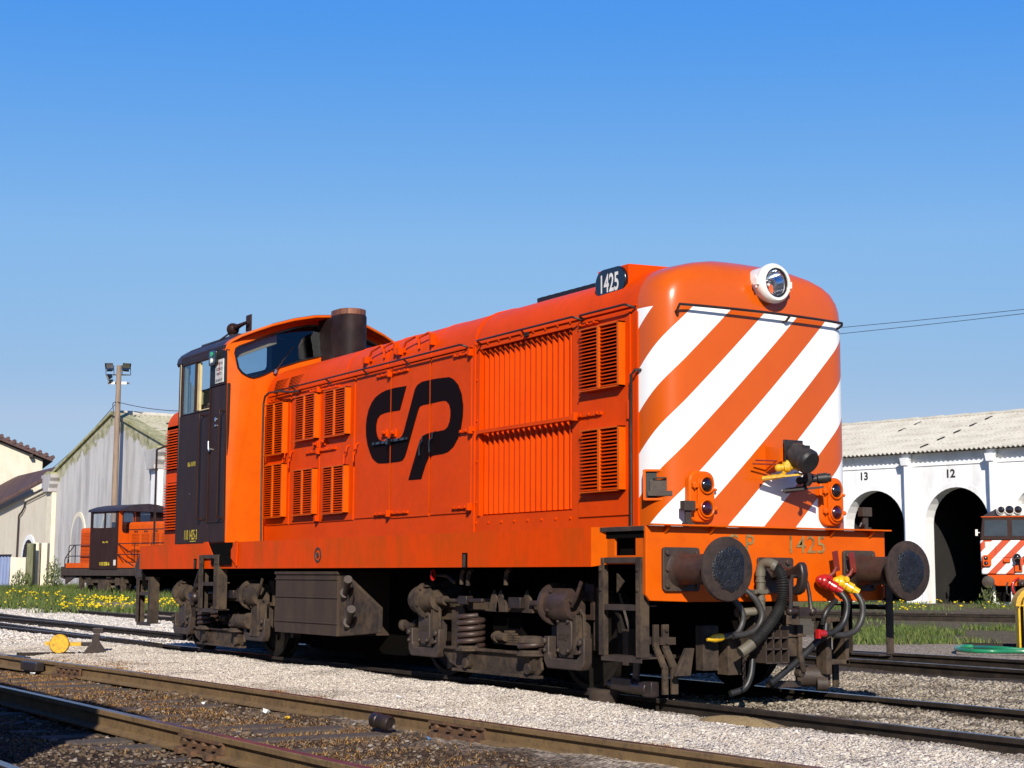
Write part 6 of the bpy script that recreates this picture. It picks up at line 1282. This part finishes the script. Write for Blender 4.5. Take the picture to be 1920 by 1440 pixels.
# lifted sheet edges: a line of darker gaps running up the slope
b=MB(); e0=W(4.4,EV+.02,.55); ev=W(0,RID,-7.6)-W(0,EV+.02,.55)
for tt,ks in((4.25,range(5)),(.2,(3,4))):
    for k in ks:
        f=.10+.18*k; p=W(tt,EV+.02,.55)+ev*f; q2=p+ev*.07; up=V(0,0,.085); b.hexa([p,p+dirw*.10,q2+dirw*.10,q2,p+up,p+dirw*.10+up,q2+dirw*.1+up,q2+up])
b.build('lifted_sheet_edge',M['soot'],rf3,smooth=0)
# ================================================================== grey gable shed, left
ga=G(-24.4,84,0); gb=G(-14.4,69,0); gd=(gb-ga); GLn=gd.length; gd.normalize(); gn=Vector((-gd.y,gd.x,0))
if gn.dot(-fh)<0: gn=-gn
def Q(t,z,o=0): return ga+gd*t+gn*o+V(0,0,z)
mg_=mat('gable_render',(.52,.50,.48),.92,col2=(.36,.34,.33),scale=1.0,lo=.42,hi=.62,col3=(.54,.52,.50),scale3=2.8,amt3=.85,stretch=(1.6,1.6,.24)); M['gablewall']=mg_
nt=mg_.node_tree; bs=nt.nodes['Principled BSDF']; lk=bs.inputs['Base Color'].links[0].from_socket
def nd(t,**k): return _n(nt,t,**k)
tc=nd('ShaderNodeTexCoord'); dt=nd('ShaderNodeVectorMath',operation='DOT_PRODUCT'); dt.inputs[1].default_value=tuple(gd); nt.links.new(tc.outputs['Object'],dt.inputs[0])
ab=nd('ShaderNodeMath',operation='ABSOLUTE'); nt.links.new(dt.outputs['Value'],ab.inputs[0])
ml_=nd('ShaderNodeMath',operation='MULTIPLY_ADD'); ml_.inputs[1].default_value=-2.5/(GLn/2); ml_.inputs[2].default_value=8.45; nt.links.new(ab.outputs[0],ml_.inputs[0])
sz=nd('ShaderNodeSeparateXYZ'); nt.links.new(tc.outputs['Object'],sz.inputs[0])
di=nd('ShaderNodeMath',operation='SUBTRACT'); nt.links.new(ml_.outputs[0],di.inputs[0]); nt.links.new(sz.outputs[2],di.inputs[1])
no=nd('ShaderNodeTexNoise'); no.inputs['Scale'].default_value=1.1; no.inputs['Detail'].default_value=7; no.inputs['Roughness'].default_value=.7; nt.links.new(tc.outputs['Object'],no.inputs['Vector'])
ad=nd('ShaderNodeMath',operation='MULTIPLY_ADD'); ad.inputs[1].default_value=2.2; nt.links.new(no.outputs['Fac'],ad.inputs[0]); nt.links.new(di.outputs[0],ad.inputs[2])
mr=nd('ShaderNodeMapRange'); mr.inputs['From Min'].default_value=1.62; mr.inputs['From Max'].default_value=1.72; mr.inputs['To Min'].default_value=1; mr.inputs['To Max'].default_value=0; nt.links.new(ad.outputs[0],mr.inputs['Value'])
n2=nd('ShaderNodeTexNoise'); n2.inputs['Scale'].default_value=2.5; n2.inputs['Detail'].default_value=6; nt.links.new(tc.outputs['Object'],n2.inputs['Vector'])
r2_=nd('ShaderNodeValToRGB'); r2_.color_ramp.elements[0].position=.35; r2_.color_ramp.elements[1].position=.65; r2_.color_ramp.elements[0].color=(.19,.18,.08,1); r2_.color_ramp.elements[1].color=(.42,.40,.28,1); nt.links.new(n2.outputs['Fac'],r2_.inputs[0])
mx=nd('ShaderNodeMix',data_type='RGBA'); nt.links.new(mr.outputs[0],mx.inputs[0]); nt.links.new(lk,mx.inputs[6]); nt.links.new(r2_.outputs[0],mx.inputs[7]); nt.links.new(mx.outputs[2],bs.inputs['Base Color'])
GAB=thing('gable_shed',tuple(Q(GLn/2,.3)),'weathered grey gabled shed wall with lichen coping behind the lamp pole','building')
ZE,ZP=6.25,8.75; tm=GLn/2
b=MB(); b.prism([(0,-.2),(GLn,-.2),(GLn,ZE),(tm,ZP),(0,ZE)],lambda u,v,w:Q(u,v,w),-.5,0); gw=b.build('gable_wall',M['gablewall'],GAB,smooth=0)
b=MB()
for (t1,z1,t2,z2) in((-.1,ZE-.05,tm,ZP),(tm,ZP,GLn+.1,ZE-.05)):
    b.prism([(t1,z1+.02),(t2,z2+.02),(t2,z2+.16),(t1,z1+.16)],lambda u,v,w:Q(u,v,w),-.6,.12)
b.build('gable_coping',M['lichen'],GAB,smooth=0)
ZE0=ZE
for t,ZE in((-.1,6.28),(14.95,6.68)):
    wd=.85
    b=MB(); b.prism([(t,0),(t+wd,0),(t+wd,ZE-.75),(t,ZE-.75)],lambda u,v,w:Q(u,v,w),.0,.22); b.build('pilaster',M['creamtrim'] if t<0 else M['plasterw'],GAB,smooth=0)
    b=MB(); b.prism([(t-.05,ZE-.95),(t+wd+.05,ZE-.95),(t+wd+.05,ZE-.75),(t+wd+.22,ZE-.55),(t+wd+.22,ZE-.40),(t+wd+.38,ZE-.22),(t+wd+.38,ZE-.05),(t-.38,ZE-.05),(t-.38,ZE-.22),(t-.22,ZE-.40),(t-.22,ZE-.55),(t-.05,ZE-.75)],lambda u,v,w:Q(u,v,w),.0,.45); b.build('pilaster_capital',M['greyplaster'],GAB,bevel=.02,smooth=0)
    b=MB(); b.prism([(t-.3,ZE-.05),(t+wd+.3,ZE-.05),(t+wd+.2,ZE+.05),(t+wd*.6,ZE+.13),(t+wd*.2,ZE+.08)],lambda u,v,w:Q(u,v,w),.02,.4); b.build('capital_moss',M['lichen'],GAB,smooth=0)
ZE=ZE0
def arched(b,c,hw_,z0,zs,o0,o1,grow=0,pt=1.0):
    n=16; r=hw_+grow; p=[(c-r,z0)]+[(c+r*math.cos(math.pi-math.pi*i/n),zs+r*pt*math.sin(math.pi*i/n)) for i in range(n+1)]+[(c+r,z0)]
    b.prism(p,lambda u,v,w:Q(u,v,w),o0,o1)
for c in(4.6,9.0,13.2):
    b=MB(); arched(b,c,.95,0,2.75,.0,.05,.17,1.25); ar=b.build('blind_arch_surround',M['creamtrim'],GAB,smooth=0)
    b=MB(); arched(b,c,.95,0,2.75,.0,.056,0,1.25); b.build('blind_arch_panel',M['greyplaster'],ar,smooth=0)
# its roof: right slope runs back from the gable, left slope mirrored
rb=-gn
b=MB(); corr(b,Q(GLn+.35,ZE-.18,-.3),rb*24,Q(tm,ZP+.05,0)-Q(GLn+.35,ZE-.18,0),100,.035,rows=5); b.build('corrugated_roof',M['mossroof'],GAB,smooth=60)
b=MB(); corr(b,Q(-.35,ZE-.18,-.3),rb*24,Q(tm,ZP+.05,0)-Q(-.35,ZE-.18,0),100,.035,rows=5); b.build('corrugated_roof',M['mossroof'],GAB,smooth=60)
b=MB()
for k in range(40): b.cyl(Q(tm,ZP+.10,-.3-k*.6),Q(tm,ZP+.10,-.94-k*.6),.12,.135,10)
b.build('ridge_cap',M['asbestos'],GAB,smooth=50)
b=MB(); b.prism([(-.5,0),(-24,0),(-24,ZE-.1),(-.5,ZE-.1)],lambda u,v,w:Q(w,v,u),GLn-.4,GLn); b.prism([(-.5,0),(-24,0),(-24,ZE-.1),(-.5,ZE-.1)],lambda u,v,w:Q(w,v,u),0,.4); b.build('side_wall',M['greyplaster'],GAB,smooth=0)
# ---- cream annex left of the gable, with a tiled lean-to roof
ANX=thing('cream_annex',tuple(Q(-6,.4)),'low cream building with dark tiled roof and arched fan window, far left','building')
zr=lambda t:6.0+t*.118
b=MB(); b.prism([(-14,0),(-.12,0),(-.12,zr(-.12)-.15),(-14,zr(-14)-.15)],lambda u,v,w:Q(u,v,w),-.5,-.02); aw=b.build('annex_wall',M['creamwall'],ANX,smooth=0)
b=MB(); p0=[(-14.5,zr(-14.5),.45),(-.2,zr(-.2),.45)]
e0=Q(-14.5,zr(-14.5),.45); e1=Q(-.25,zr(-.25),.45); up1=Q(-13.6,7.55,-4.5); up0=Q(-28,7.25,-4.5)
b.hexa([e0-V(0,0,.14),e1-V(0,0,.14),up1-V(0,0,.14),up0-V(0,0,.14),e0,e1,up1,up0]); b.build('tiled_roof',M['tile'],ANX,smooth=0)
b=MB()
for k in range(48):
    f=k/47; a=e0.lerp(e1,f); c=up0.lerp(up1,f); b.cyl(a+V(0,0,.02),c+V(0,0,.02),.085,.085,6)
b.build('roof_tile_rolls',M['tile'],ANX,smooth=60)
b=MB(); b.prism([(-4.3,5.0),(-.5,5.45),(-.5,5.56),(-4.3,5.12)],lambda u,v,w:Q(u,v,w),-.02,.14); b.build('cornice_moulding',M['creamtrim'],ANX,smooth=0)
b=MB(); b.prism([(-4.25,4.88),(-.5,5.33),(-.5,5.45),(-4.25,5.0)],lambda u,v,w:Q(u,v,w),-.02,.03); b.build('cornice_band',M['creamtrim'],ANX,smooth=0)
b=MB(); b.tube([Q(-4.35,5.05,.09),Q(-4.5,4.7,.09),Q(-4.9,4.45,.09),Q(-5.35,4.3,.09),Q(-5.45,4.2,.09),Q(-5.55,.9,.09)],.05,8); b.build('downpipe',M['dustdark'],ANX,smooth=50)
fc=-3.55
b=MB(); arched(b,fc,.95,.2,1.95,-.02,.06,.26); fs_=b.build('window_surround',M['plasterw'],ANX,smooth=0)
b=MB(); arched(b,fc,.95,.2,1.95,-.02,.067); b.build('arched_window',M['black'],fs_,smooth=0)
b=MB()
for i in range(9):
    a=math.pi*i/8; b.bar(Q(fc,1.95,.085),Q(fc+.92*math.cos(a),1.95+.92*math.sin(a),.085),.035,.03)
for i in range(-2,3): b.bar(Q(fc+i*.36,.2,.085),Q(fc+i*.36,1.95,.085),.035,.03)
b.bar(Q(fc-.95,1.95,.085),Q(fc+.95,1.95,.085),.05,.03); b.bar(Q(fc-.95,1.2,.085),Q(fc+.95,1.2,.085),.035,.03); b.build('glazing_bars',M['steeldark'],fs_,smooth=0)
b=MB(); b.prism([(-5.5,1.05),(-3.4,1.05),(-3.4,1.35),(-5.5,1.35)],lambda u,v,w:Q(u,v,w),-.02,.03); b.build('wall_string_course',M['creamtrim'],ANX,smooth=0)
# ---- tall cream house behind
H0=G(-41.6,101,0); H1=G(-31.2,105.0,0); hd_=(H1-H0); HL=hd_.length; hd_.normalize(); hn_=Vector((-hd_.y,hd_.x,0)); 
if hn_.dot(-fh)<0: hn_=-hn_
def Hq(t,z,o=0): return H0+hd_*t+hn_*o+V(0,0,z)
HS=thing('cream_house',tuple(Hq(HL/2,.4)),'taller cream building with sloping tiled verge, behind the annex at far left','building')
b=MB(); b.prism([(0,0),(HL,0),(HL,8.6),(0,13.0)],lambda u,v,w:Hq(u,v,w),-12,0); b.build('house_wall',M['creamwall'],HS,smooth=0)
b=MB(); b.prism([(-.2,13.15),(HL+.6,8.45),(HL+.6,8.72),(-.2,13.42)],lambda u,v,w:Hq(u,v,w),-12,.55); hr_=b.build('tiled_roof',M['tile'],HS,smooth=0)
b=MB()
for k in range(30): f=k/29; b.cyl(Hq(-.2+(HL+.8)*f,13.44-4.7*f,.6),Hq(-.2+(HL+.8)*f,13.44-4.7*f,-4),.14,.14,8)
b.build('roof_tile_rolls',M['tile'],hr_,smooth=60)
b=MB()
for f in(.30,.52,.72,.93): b.obox(Hq(HL*f,13.0-4.5*f,.3),hd_*.10,hn_*.3,(0,0,.09))
b.build('rafter_end',M['dustdark'],HS,smooth=0)
# ---- gate, posts and low walls at far left
def gp(px,d): return (px-960)/2963.*d
gt=thing('sheet_gate',tuple(G(gp(10,76),76,.3)),'faded blue corrugated sheet gate at the extreme left edge','gate')
b=MB(); a=G(gp(-30,77),77,.35); c=G(gp(28,75),75,.35); corr(b,a,c-a,V(0,0,1.55)+fh*.05,10,.03,rows=1,sub=8); b.build('gate_panel',M['bluegate'],gt,smooth=40)
b=MB(); b.bar(a+V(0,0,1.56),c+V(0,0,1.56),.08,.06); b.bar(a+V(0,0,.1),c+V(0,0,.1),.06,.06); b.build('gate_rail',M['steeldark'],gt,smooth=0)
def post(px0,px1,d,z,m,nm,label,cat,dd=.45):
    a=G(gp(px0,d),d,.25); c=G(gp(px1,d),d,.25); b=MB(); b.hexa([a,c,c+fh*dd,a+fh*dd,a+V(0,0,z),c+V(0,0,z),c+fh*dd+V(0,0,z),a+fh*dd+V(0,0,z)])
    return solo(b,nm,m,label,cat,bevel=.02,smooth=0)
post(27,56,75,1.55,M['creamwall'],'gate_wall','short rough beige wall block between blue gate and mossy post','wall')
post(57,69,74.5,2.2,M['mosspost'],'gate_post','dark green mossy gate post beside the arched window','post')
post(69,79,75.5,2.25,M['creamtrim'],'gate_post','pale stained gate post right of the mossy post','post')
post(84,95,75.8,2.25,M['creamtrim'],'gate_post','pale gate post against the grey pilaster, right of a dark gap','post')
post(70,95,76.5,1.05,M['greyplaster'],'garden_wall','low pale wall joining the two pale gate posts','wall',.2)
# ================================================================== lamp pole and wires
pd=74.4; ps=gp(217,pd); pb=G(ps,pd,.3); zt=(1084-690)*pd/2963+.98
POLE=thing('floodlight_pole',tuple(pb),'tall weathered wooden pole carrying three floodlights before the grey gable','lamp pole')
b=MB(); b.cyl(pb,pb+V(0,0,zt-.3),.165,.115,14); b.build('pole',M['pole'],POLE,smooth=40)
b=MB(); b.bar(pb+rh*-.55+V(0,0,zt-.75),pb+rh*.5+V(0,0,zt-.75),.05,.05); b.bar(pb+rh*-.5+V(0,0,zt-1.15),pb+rh*.5+V(0,0,zt-1.15),.07,.07); b.build('cross_arm',M['steeldark'],POLE,smooth=0)
b=MB(); b.bar(pb+rh*-.40+V(0,0,zt-1.15)-fh*.05,pb+rh*-.16+V(0,0,zt-1.15)-fh*.05,.10,.12); b.bar(pb+rh*.16+V(0,0,zt-1.15)-fh*.05,pb+rh*.40+V(0,0,zt-1.15)-fh*.05,.10,.12); b.build('ballast_box',M['lampwhite'],POLE,smooth=0)
def flood(sx,z,yaw,tilt,arm):
    c=pb+rh*sx+V(0,0,z)-fh*.1; fw=(-fh*math.cos(yaw)+rh*math.sin(yaw)).normalized(); rt=Vector((-fw.y,fw.x,0)); 
    if rt.dot(rh)<0: rt=-rt
    dn=(fw*math.cos(tilt)-V(0,0,1)*math.sin(tilt)).normalized(); up=rt.cross(dn); 
    if up.z<0: up=-up
    b=MB(); f=[c+rt*x*.20+up*y*.145+dn*.10 for x,y in((-1,-1),(1,-1),(1,1),(-1,1))]; k=[c+rt*x*.13+up*y*.08-dn*.12 for x,y in((-1,-1),(1,-1),(1,1),(-1,1))]
    b.add(f+k,[(4,5,6,7),(0,1,5,4),(1,2,6,5),(2,3,7,6),(3,0,4,7)]); b.obox(c+dn*.02-up*.21,rt*.13,dn*.10,up*.05)
    o=b.build('floodlight',M['blackgloss'],POLE,smooth=0); sd=o.modifiers.new('t','SOLIDIFY'); sd.thickness=.012
    b=MB(); b.add([c+rt*x*.17+up*y*.12+dn*.02 for x,y in((-1,-1),(1,-1),(1,1),(-1,1))],[(0,1,2,3)]); b.build('lamp_reflector',M['reflector'],o,smooth=0)
    b=MB(); b.add([c+rt*x*.19+up*y*.135+dn*.095 for x,y in((-1,-1),(1,-1),(1,1),(-1,1))],[(0,1,2,3)]); b.build('lamp_glass',M['clear'],o,smooth=0)
    b=MB(); b.bar(c-rt*.2,pb+rh*sx-rt*.2+V(0,0,arm),.025,.025); b.bar(c+rt*.2,pb+rh*sx+rt*.2+V(0,0,arm),.025,.025); b.bar(pb+rh*sx-rt*.2+V(0,0,arm),pb+rh*sx+rt*.2+V(0,0,arm),.025,.025); b.build('lamp_bracket',M['steeldark'],o,smooth=0)
flood(-.42,zt-.32,-.15,.35,zt-.75); flood(.36,zt-.32,.5,.35,zt-.75); flood(-.42,zt-.85,-1.2,.4,zt-1.15)
b=MB(); z0=zt-2.05; b.tube(spline([pb+rh*-.05-fh*.17+V(0,0,z0),pb+rh*-.2-fh*.15+V(0,0,z0-.1),pb+rh*-.16-fh*.15+V(0,0,z0-.5),pb+rh*-.24-fh*.15+V(0,0,z0-.9)],6),.02,5); b.build('cable_loop',M['wire'],POLE)
def wire(p,q,sag,label,r=.016):
    b=MB(); p=Vector(p);q=Vector(q); b.tube([p.lerp(q,i/24)-V(0,0,sag*4*(i/24)*(1-i/24)) for i in range(25)],r,5); return solo(b,'overhead_wire',M['wire'],label,'wire')
pz=pb+V(0,0,zt-2.05)
wire(pz-fh*.1,Hq(HL+.1,7.6,.3),.25,'single black wire slanting down left from the floodlight pole')
wire(pz-fh*.1,G(gp(420,70),70,zt-2.5),.25,'single black wire running right from the floodlight pole')
for dz,dz2,lb in((0,0,'upper of two thin wires crossing the sky above the engine shed'),(-.32,-.10,'lower of two thin wires crossing the sky above the engine shed')):
    d1,d2=64.,52.
    p=G(gp(1300,d1),d1,(1087-628)*d1/2963+.98+dz); q=G(gp(2150,d2),d2,(1090-545)*d2/2963+.98+dz2); e=(q-p)
    wire(p-e*1.2+V(0,0,.62),q+e*1.0+V(0,0,.62),.9,lb,.011)
# ================================================================== small things around the tracks
lv=thing('point_lever',(-11.4,-2.3,-.12),'point lever with round yellow counterweight lying beside the track at left','point lever')
b=MB(); ax=Vector((CAM.x+12,CAM.y+2,0)).normalized(); dcen=V(-11.54,-2.55,.05); 
rtv=Vector((-ax.y,ax.x,0)); 
b.lathe([(-.06,.0005),(-.06,.118),(-.04,.133),(.04,.133),(.06,.118),(.06,.0005)],dcen,ax,30,caps=False); ypl=b.build('counterweight',M['yellowworn'],lv,smooth=40)
b=MB(); b.bar(dcen-rtv*.19+V(0,0,.01),dcen+rtv*.02+V(0,0,.01),.05,.05); b.bar(dcen+rtv*.10,dcen+rtv*.30+V(0,0,.0),.05,.05); b.build('lever_stub',M['yellowworn'],lv,smooth=0)
sc_=dcen+rtv*.47; b=MB(); b.bar(dcen+rtv*.28,sc_+V(0,0,.0),.055,.055); b.prism([(-.17,-.15),(.17,-.15),(.12,-.06),(.05,.04),(.06,.14),(-.03,.14),(-.05,.02),(-.13,-.08)],lambda u,v,w:tuple(sc_+rtv*u+ax*w+V(0,0,v)),-.05,.05); b.obox(sc_+rtv*.03+V(0,0,.18),rtv*.07,ax*.06,(0,0,.035)); b.obox(sc_-V(0,0,.15),rtv*.30,ax*.12,(0,0,.015)); b.build('lever_stand',M['steeldark'],lv,bevel=.008,smooth=0)
b=MB(); b.bar(dcen-rtv*.55-V(0,0,.13),dcen+rtv*.2-V(0,0,.13),.12,.04); b.build('point_rod',M['raildark'],lv,smooth=0)
b=MB(); cpos=V(-.30,-3.48,-.065); ca=V(.9,.2,-.1).normalized(); b.lathe([(-.10,.0005),(-.10,.045),(-.085,.056),(-.03,.056),(-.025,.051),(.03,.051),(.035,.056),(.085,.056),(.10,.046),(.09,.035),(.09,.0005)],cpos,ca,24,caps=False); solo(b,'metal_canister',M['steeldark'],'dark metal canister lying against the near rail in the dry grass','canister',smooth=40)
def scrap(x,y,r,m,nm,label,cat='litter',seed=0):
    rg=random.Random(seed); z=float(gz(np.float64(x),np.float64(y)))+.012; b=MB(); n=9
    p=[(x+r*rg.uniform(.6,1.1)*math.cos(6.28*i/n),y+r*rg.uniform(.35,.7)*math.sin(6.28*i/n),z+rg.uniform(0,r*.7)) for i in range(n)]
    c=(x,y,z+r*.55); c2=(x,y,z-.01); b.add(p+[c,c2],[(i,(i+1)%n,n) for i in range(n)]+[((i+1)%n,i,n+1) for i in range(n)]); return solo(b,nm,m,label,cat,smooth=0)
def gpt(px,py,z=-.1):
    d=f_+r2*((px-960)/FPX)+u2*((720-py)/FPX); t=(z-CAM.z)/d.z; return CAM+d*t
for i,(px,py,r,m,nm,lb) in enumerate(((749,1321,.045,'paper','paper_scrap','crumpled white paper on the pale ballast beyond the near rail'),(500,1324,.06,'paper','paper_scrap','torn white paper strip against the far rail of the nearest track'),(539,1334,.035,'yellow','wrapper','small yellow wrapper in the dry grass between the rails'),(804,1374,.022,'blueplastic','bottle_cap','small blue plastic piece beside the rail joint'),(61,1257,.055,'paper','paper_scrap','white scrap at left beside the rail clamp'),(383,1308,.035,'paper','paper_scrap','little white scrap between the sleepers, left of the torn strip'),(871,1422,.03,'paper','paper_scrap','white scrap lowest in the picture, between the near rails'),(150,1200,.045,'paper','stone_block','white stone just behind the yellow counterweight'))):
    q=gpt(px,py); scrap(q.x,q.y,r,M[m],nm,lb,'stone' if nm=='stone_block' else 'litter',i)
q=gpt(985,1312); b=MB(); b.obox((q.x-2.5,q.y+.1,-.075),(.11,.02,0),(0,.025,0),(0,0,.012)); solo(b,'wood_offcut',M['under'],'thin black stick lying on the pale ballast','stick',smooth=0)
# sandy spill beside the right-hand rail
b=MB(); n=26; cx_,cy_=.95,-1.12; rg=random.Random(4); ring=[(cx_+.62*math.cos(6.28*i/n)*rg.uniform(.85,1.1),cy_+.13*math.sin(6.28*i/n)*rg.uniform(.8,1.15)-.05*math.cos(6.28*i/n)) for i in range(n)]
vs=[];fs=[]
for k,(t,h) in enumerate(((1,-.02),(.75,.018),(.45,.04),(.15,.05))):
    for u,v in ring: vs.append((cx_+(u-cx_)*t,cy_+(v-cy_)*t,-.085+h+rg.uniform(-.004,.004)))
for k in range(3): fs+=[(k*n+i,k*n+(i+1)%n,(k+1)*n+(i+1)%n,(k+1)*n+i) for i in range(n)]
fs.append(tuple(3*n+i for i in range(n))); b.add(vs,fs); o=b.build('sand_heap',mat('brake_sand',(.30,.21,.095),.95,col2=(.2,.14,.07),scale=30,bump=.8,bscale=120),smooth=60); tag(o,'low heap of tan brake sand by the rail near the front ladder','sand',kind='stuff')
# yellow water post and green hose at right
yd=24.6; yc=G(gp(1912,yd),yd,-.1); YP=thing('water_post',tuple(yc),'yellow water post with black stripe and hooded top at right edge','water post')
b=MB(); a=yc; b.hexa([a-rh*.06-fh*.1,a+rh*.22-fh*.1,a+rh*.22+fh*.12,a-rh*.06+fh*.12,a-rh*.06-fh*.1+V(0,0,.70),a+rh*.22-fh*.1+V(0,0,.70),a+rh*.22+fh*.12+V(0,0,.70),a-rh*.06+fh*.12+V(0,0,.70)]); b.build('post_body',M['yellow'],YP,bevel=.01,smooth=0)
b=MB(); b.obox(a+rh*-.085+V(0,0,.35),rh*.02,fh*.08,(0,0,.35)); b.build('post_flange',M['yellow'],YP,smooth=0)
b=MB(); b.obox(a+rh*-.055-fh*.102+V(0,0,.34),rh*.022,fh*.006,(0,0,.34)); b.build('black_stripe',M['under'],YP,smooth=0)
b=MB()
for off,w_ in((0,.07),(.12,.09)):
    ar=[(-.16+off+.30*(1-math.cos(t)),.68+.30*math.sin(t)) for t in np.linspace(0,1.57,9)]; inn=[(-.16+off+w_+ (.30-w_*.6)*(1-math.cos(t)),.68+(.30-w_)*math.sin(t)) for t in np.linspace(0,1.57,9)]
    b.prism(ar+inn[::-1],lambda u,v,w:tuple(a+rh*u+fh*w+V(0,0,v)),-.14+off*.3,.10)
b.build('post_hood',M['yellowworn'],YP,smooth=30)
hz=-.055
b=MB()
pts=[G(gp(2000,23.2),23.2,hz),G(gp(1900,23.4),23.4,hz),G(gp(1850,23.3),23.3,hz),G(gp(1800,23.6),23.6,hz),G(gp(1784,24.2),24.2,hz),G(gp(1795,24.9),24.9,hz),G(gp(1815,25.0),25.0,hz)]
b.tube(spline(pts,8),.032,10); solo(b,'garden_hose',M['greenhose'],'green hose loop lying by the rail, left of the yellow post','hose',smooth=60)
b=MB(); b.tube(spline([G(gp(1820,24.6),24.6,hz),G(gp(1860,24.0),24.0,hz+.02),G(gp(1920,23.8),23.8,hz),G(gp(1990,23.9),23.9,hz)],8),.032,10); solo(b,'garden_hose',M['greenhose'],'second green hose, nearly straight, lying in front of the yellow post','hose',smooth=60)
b=MB(); b.tube([G(gp(1800,25.6),25.6,-.06),G(gp(1990,25.0),25.0,-.06)],.04,8); solo(b,'steel_bar',M['raildark'],'dark steel bar on the gravel behind the green hoses','bar')
# covered wagon out of the picture at left: it throws the dark shadow at the lower left
WG=thing('covered_wagon',(-4.5,-8.9,-.1),'brown covered wagon outside the picture whose shadow falls at lower left','wagon')
b=MB(); b.box(-12,2.55,-10.2,-7.75,1.1,3.25); b.build('wagon_body',M['redbrown'],WG,bevel=.02,smooth=0)
b=MB(); b.prism([(-10.3,3.25),(-9.6,3.48),(-8.97,3.55),(-8.3,3.48),(-7.65,3.25)],FX,-12.1,2.65); b.build('wagon_roof',M['asbestos'],WG,smooth=30)
b=MB(); b.box(-12,2.55,-10.1,-7.85,.85,1.1); b.build('wagon_frame',M['dustdark'],WG,smooth=0)
for x in(-9.5,.6):
    b=MB()
    for y in(-9.8,-8.1): b.lathe([(-.06,.46),(-.06,.5),(.06,.46),(.06,.0005)],(x,y,.46),(0,1,0),24,caps=False)
    b.cyl((x,-9.8,.46),(x,-8.1,.46),.07,n=10); b.build('wheelset',M['wheel'],WG,smooth=40)
for x in(-11.2,-9.6,-8.0,-3.2,-1.6,.0,1.6,2.4):
    b=MB(); b.box(x,x+.08,-7.75,-7.70,1.1,3.1); b.build('body_stanchion',M['redbrown'],WG,smooth=0)
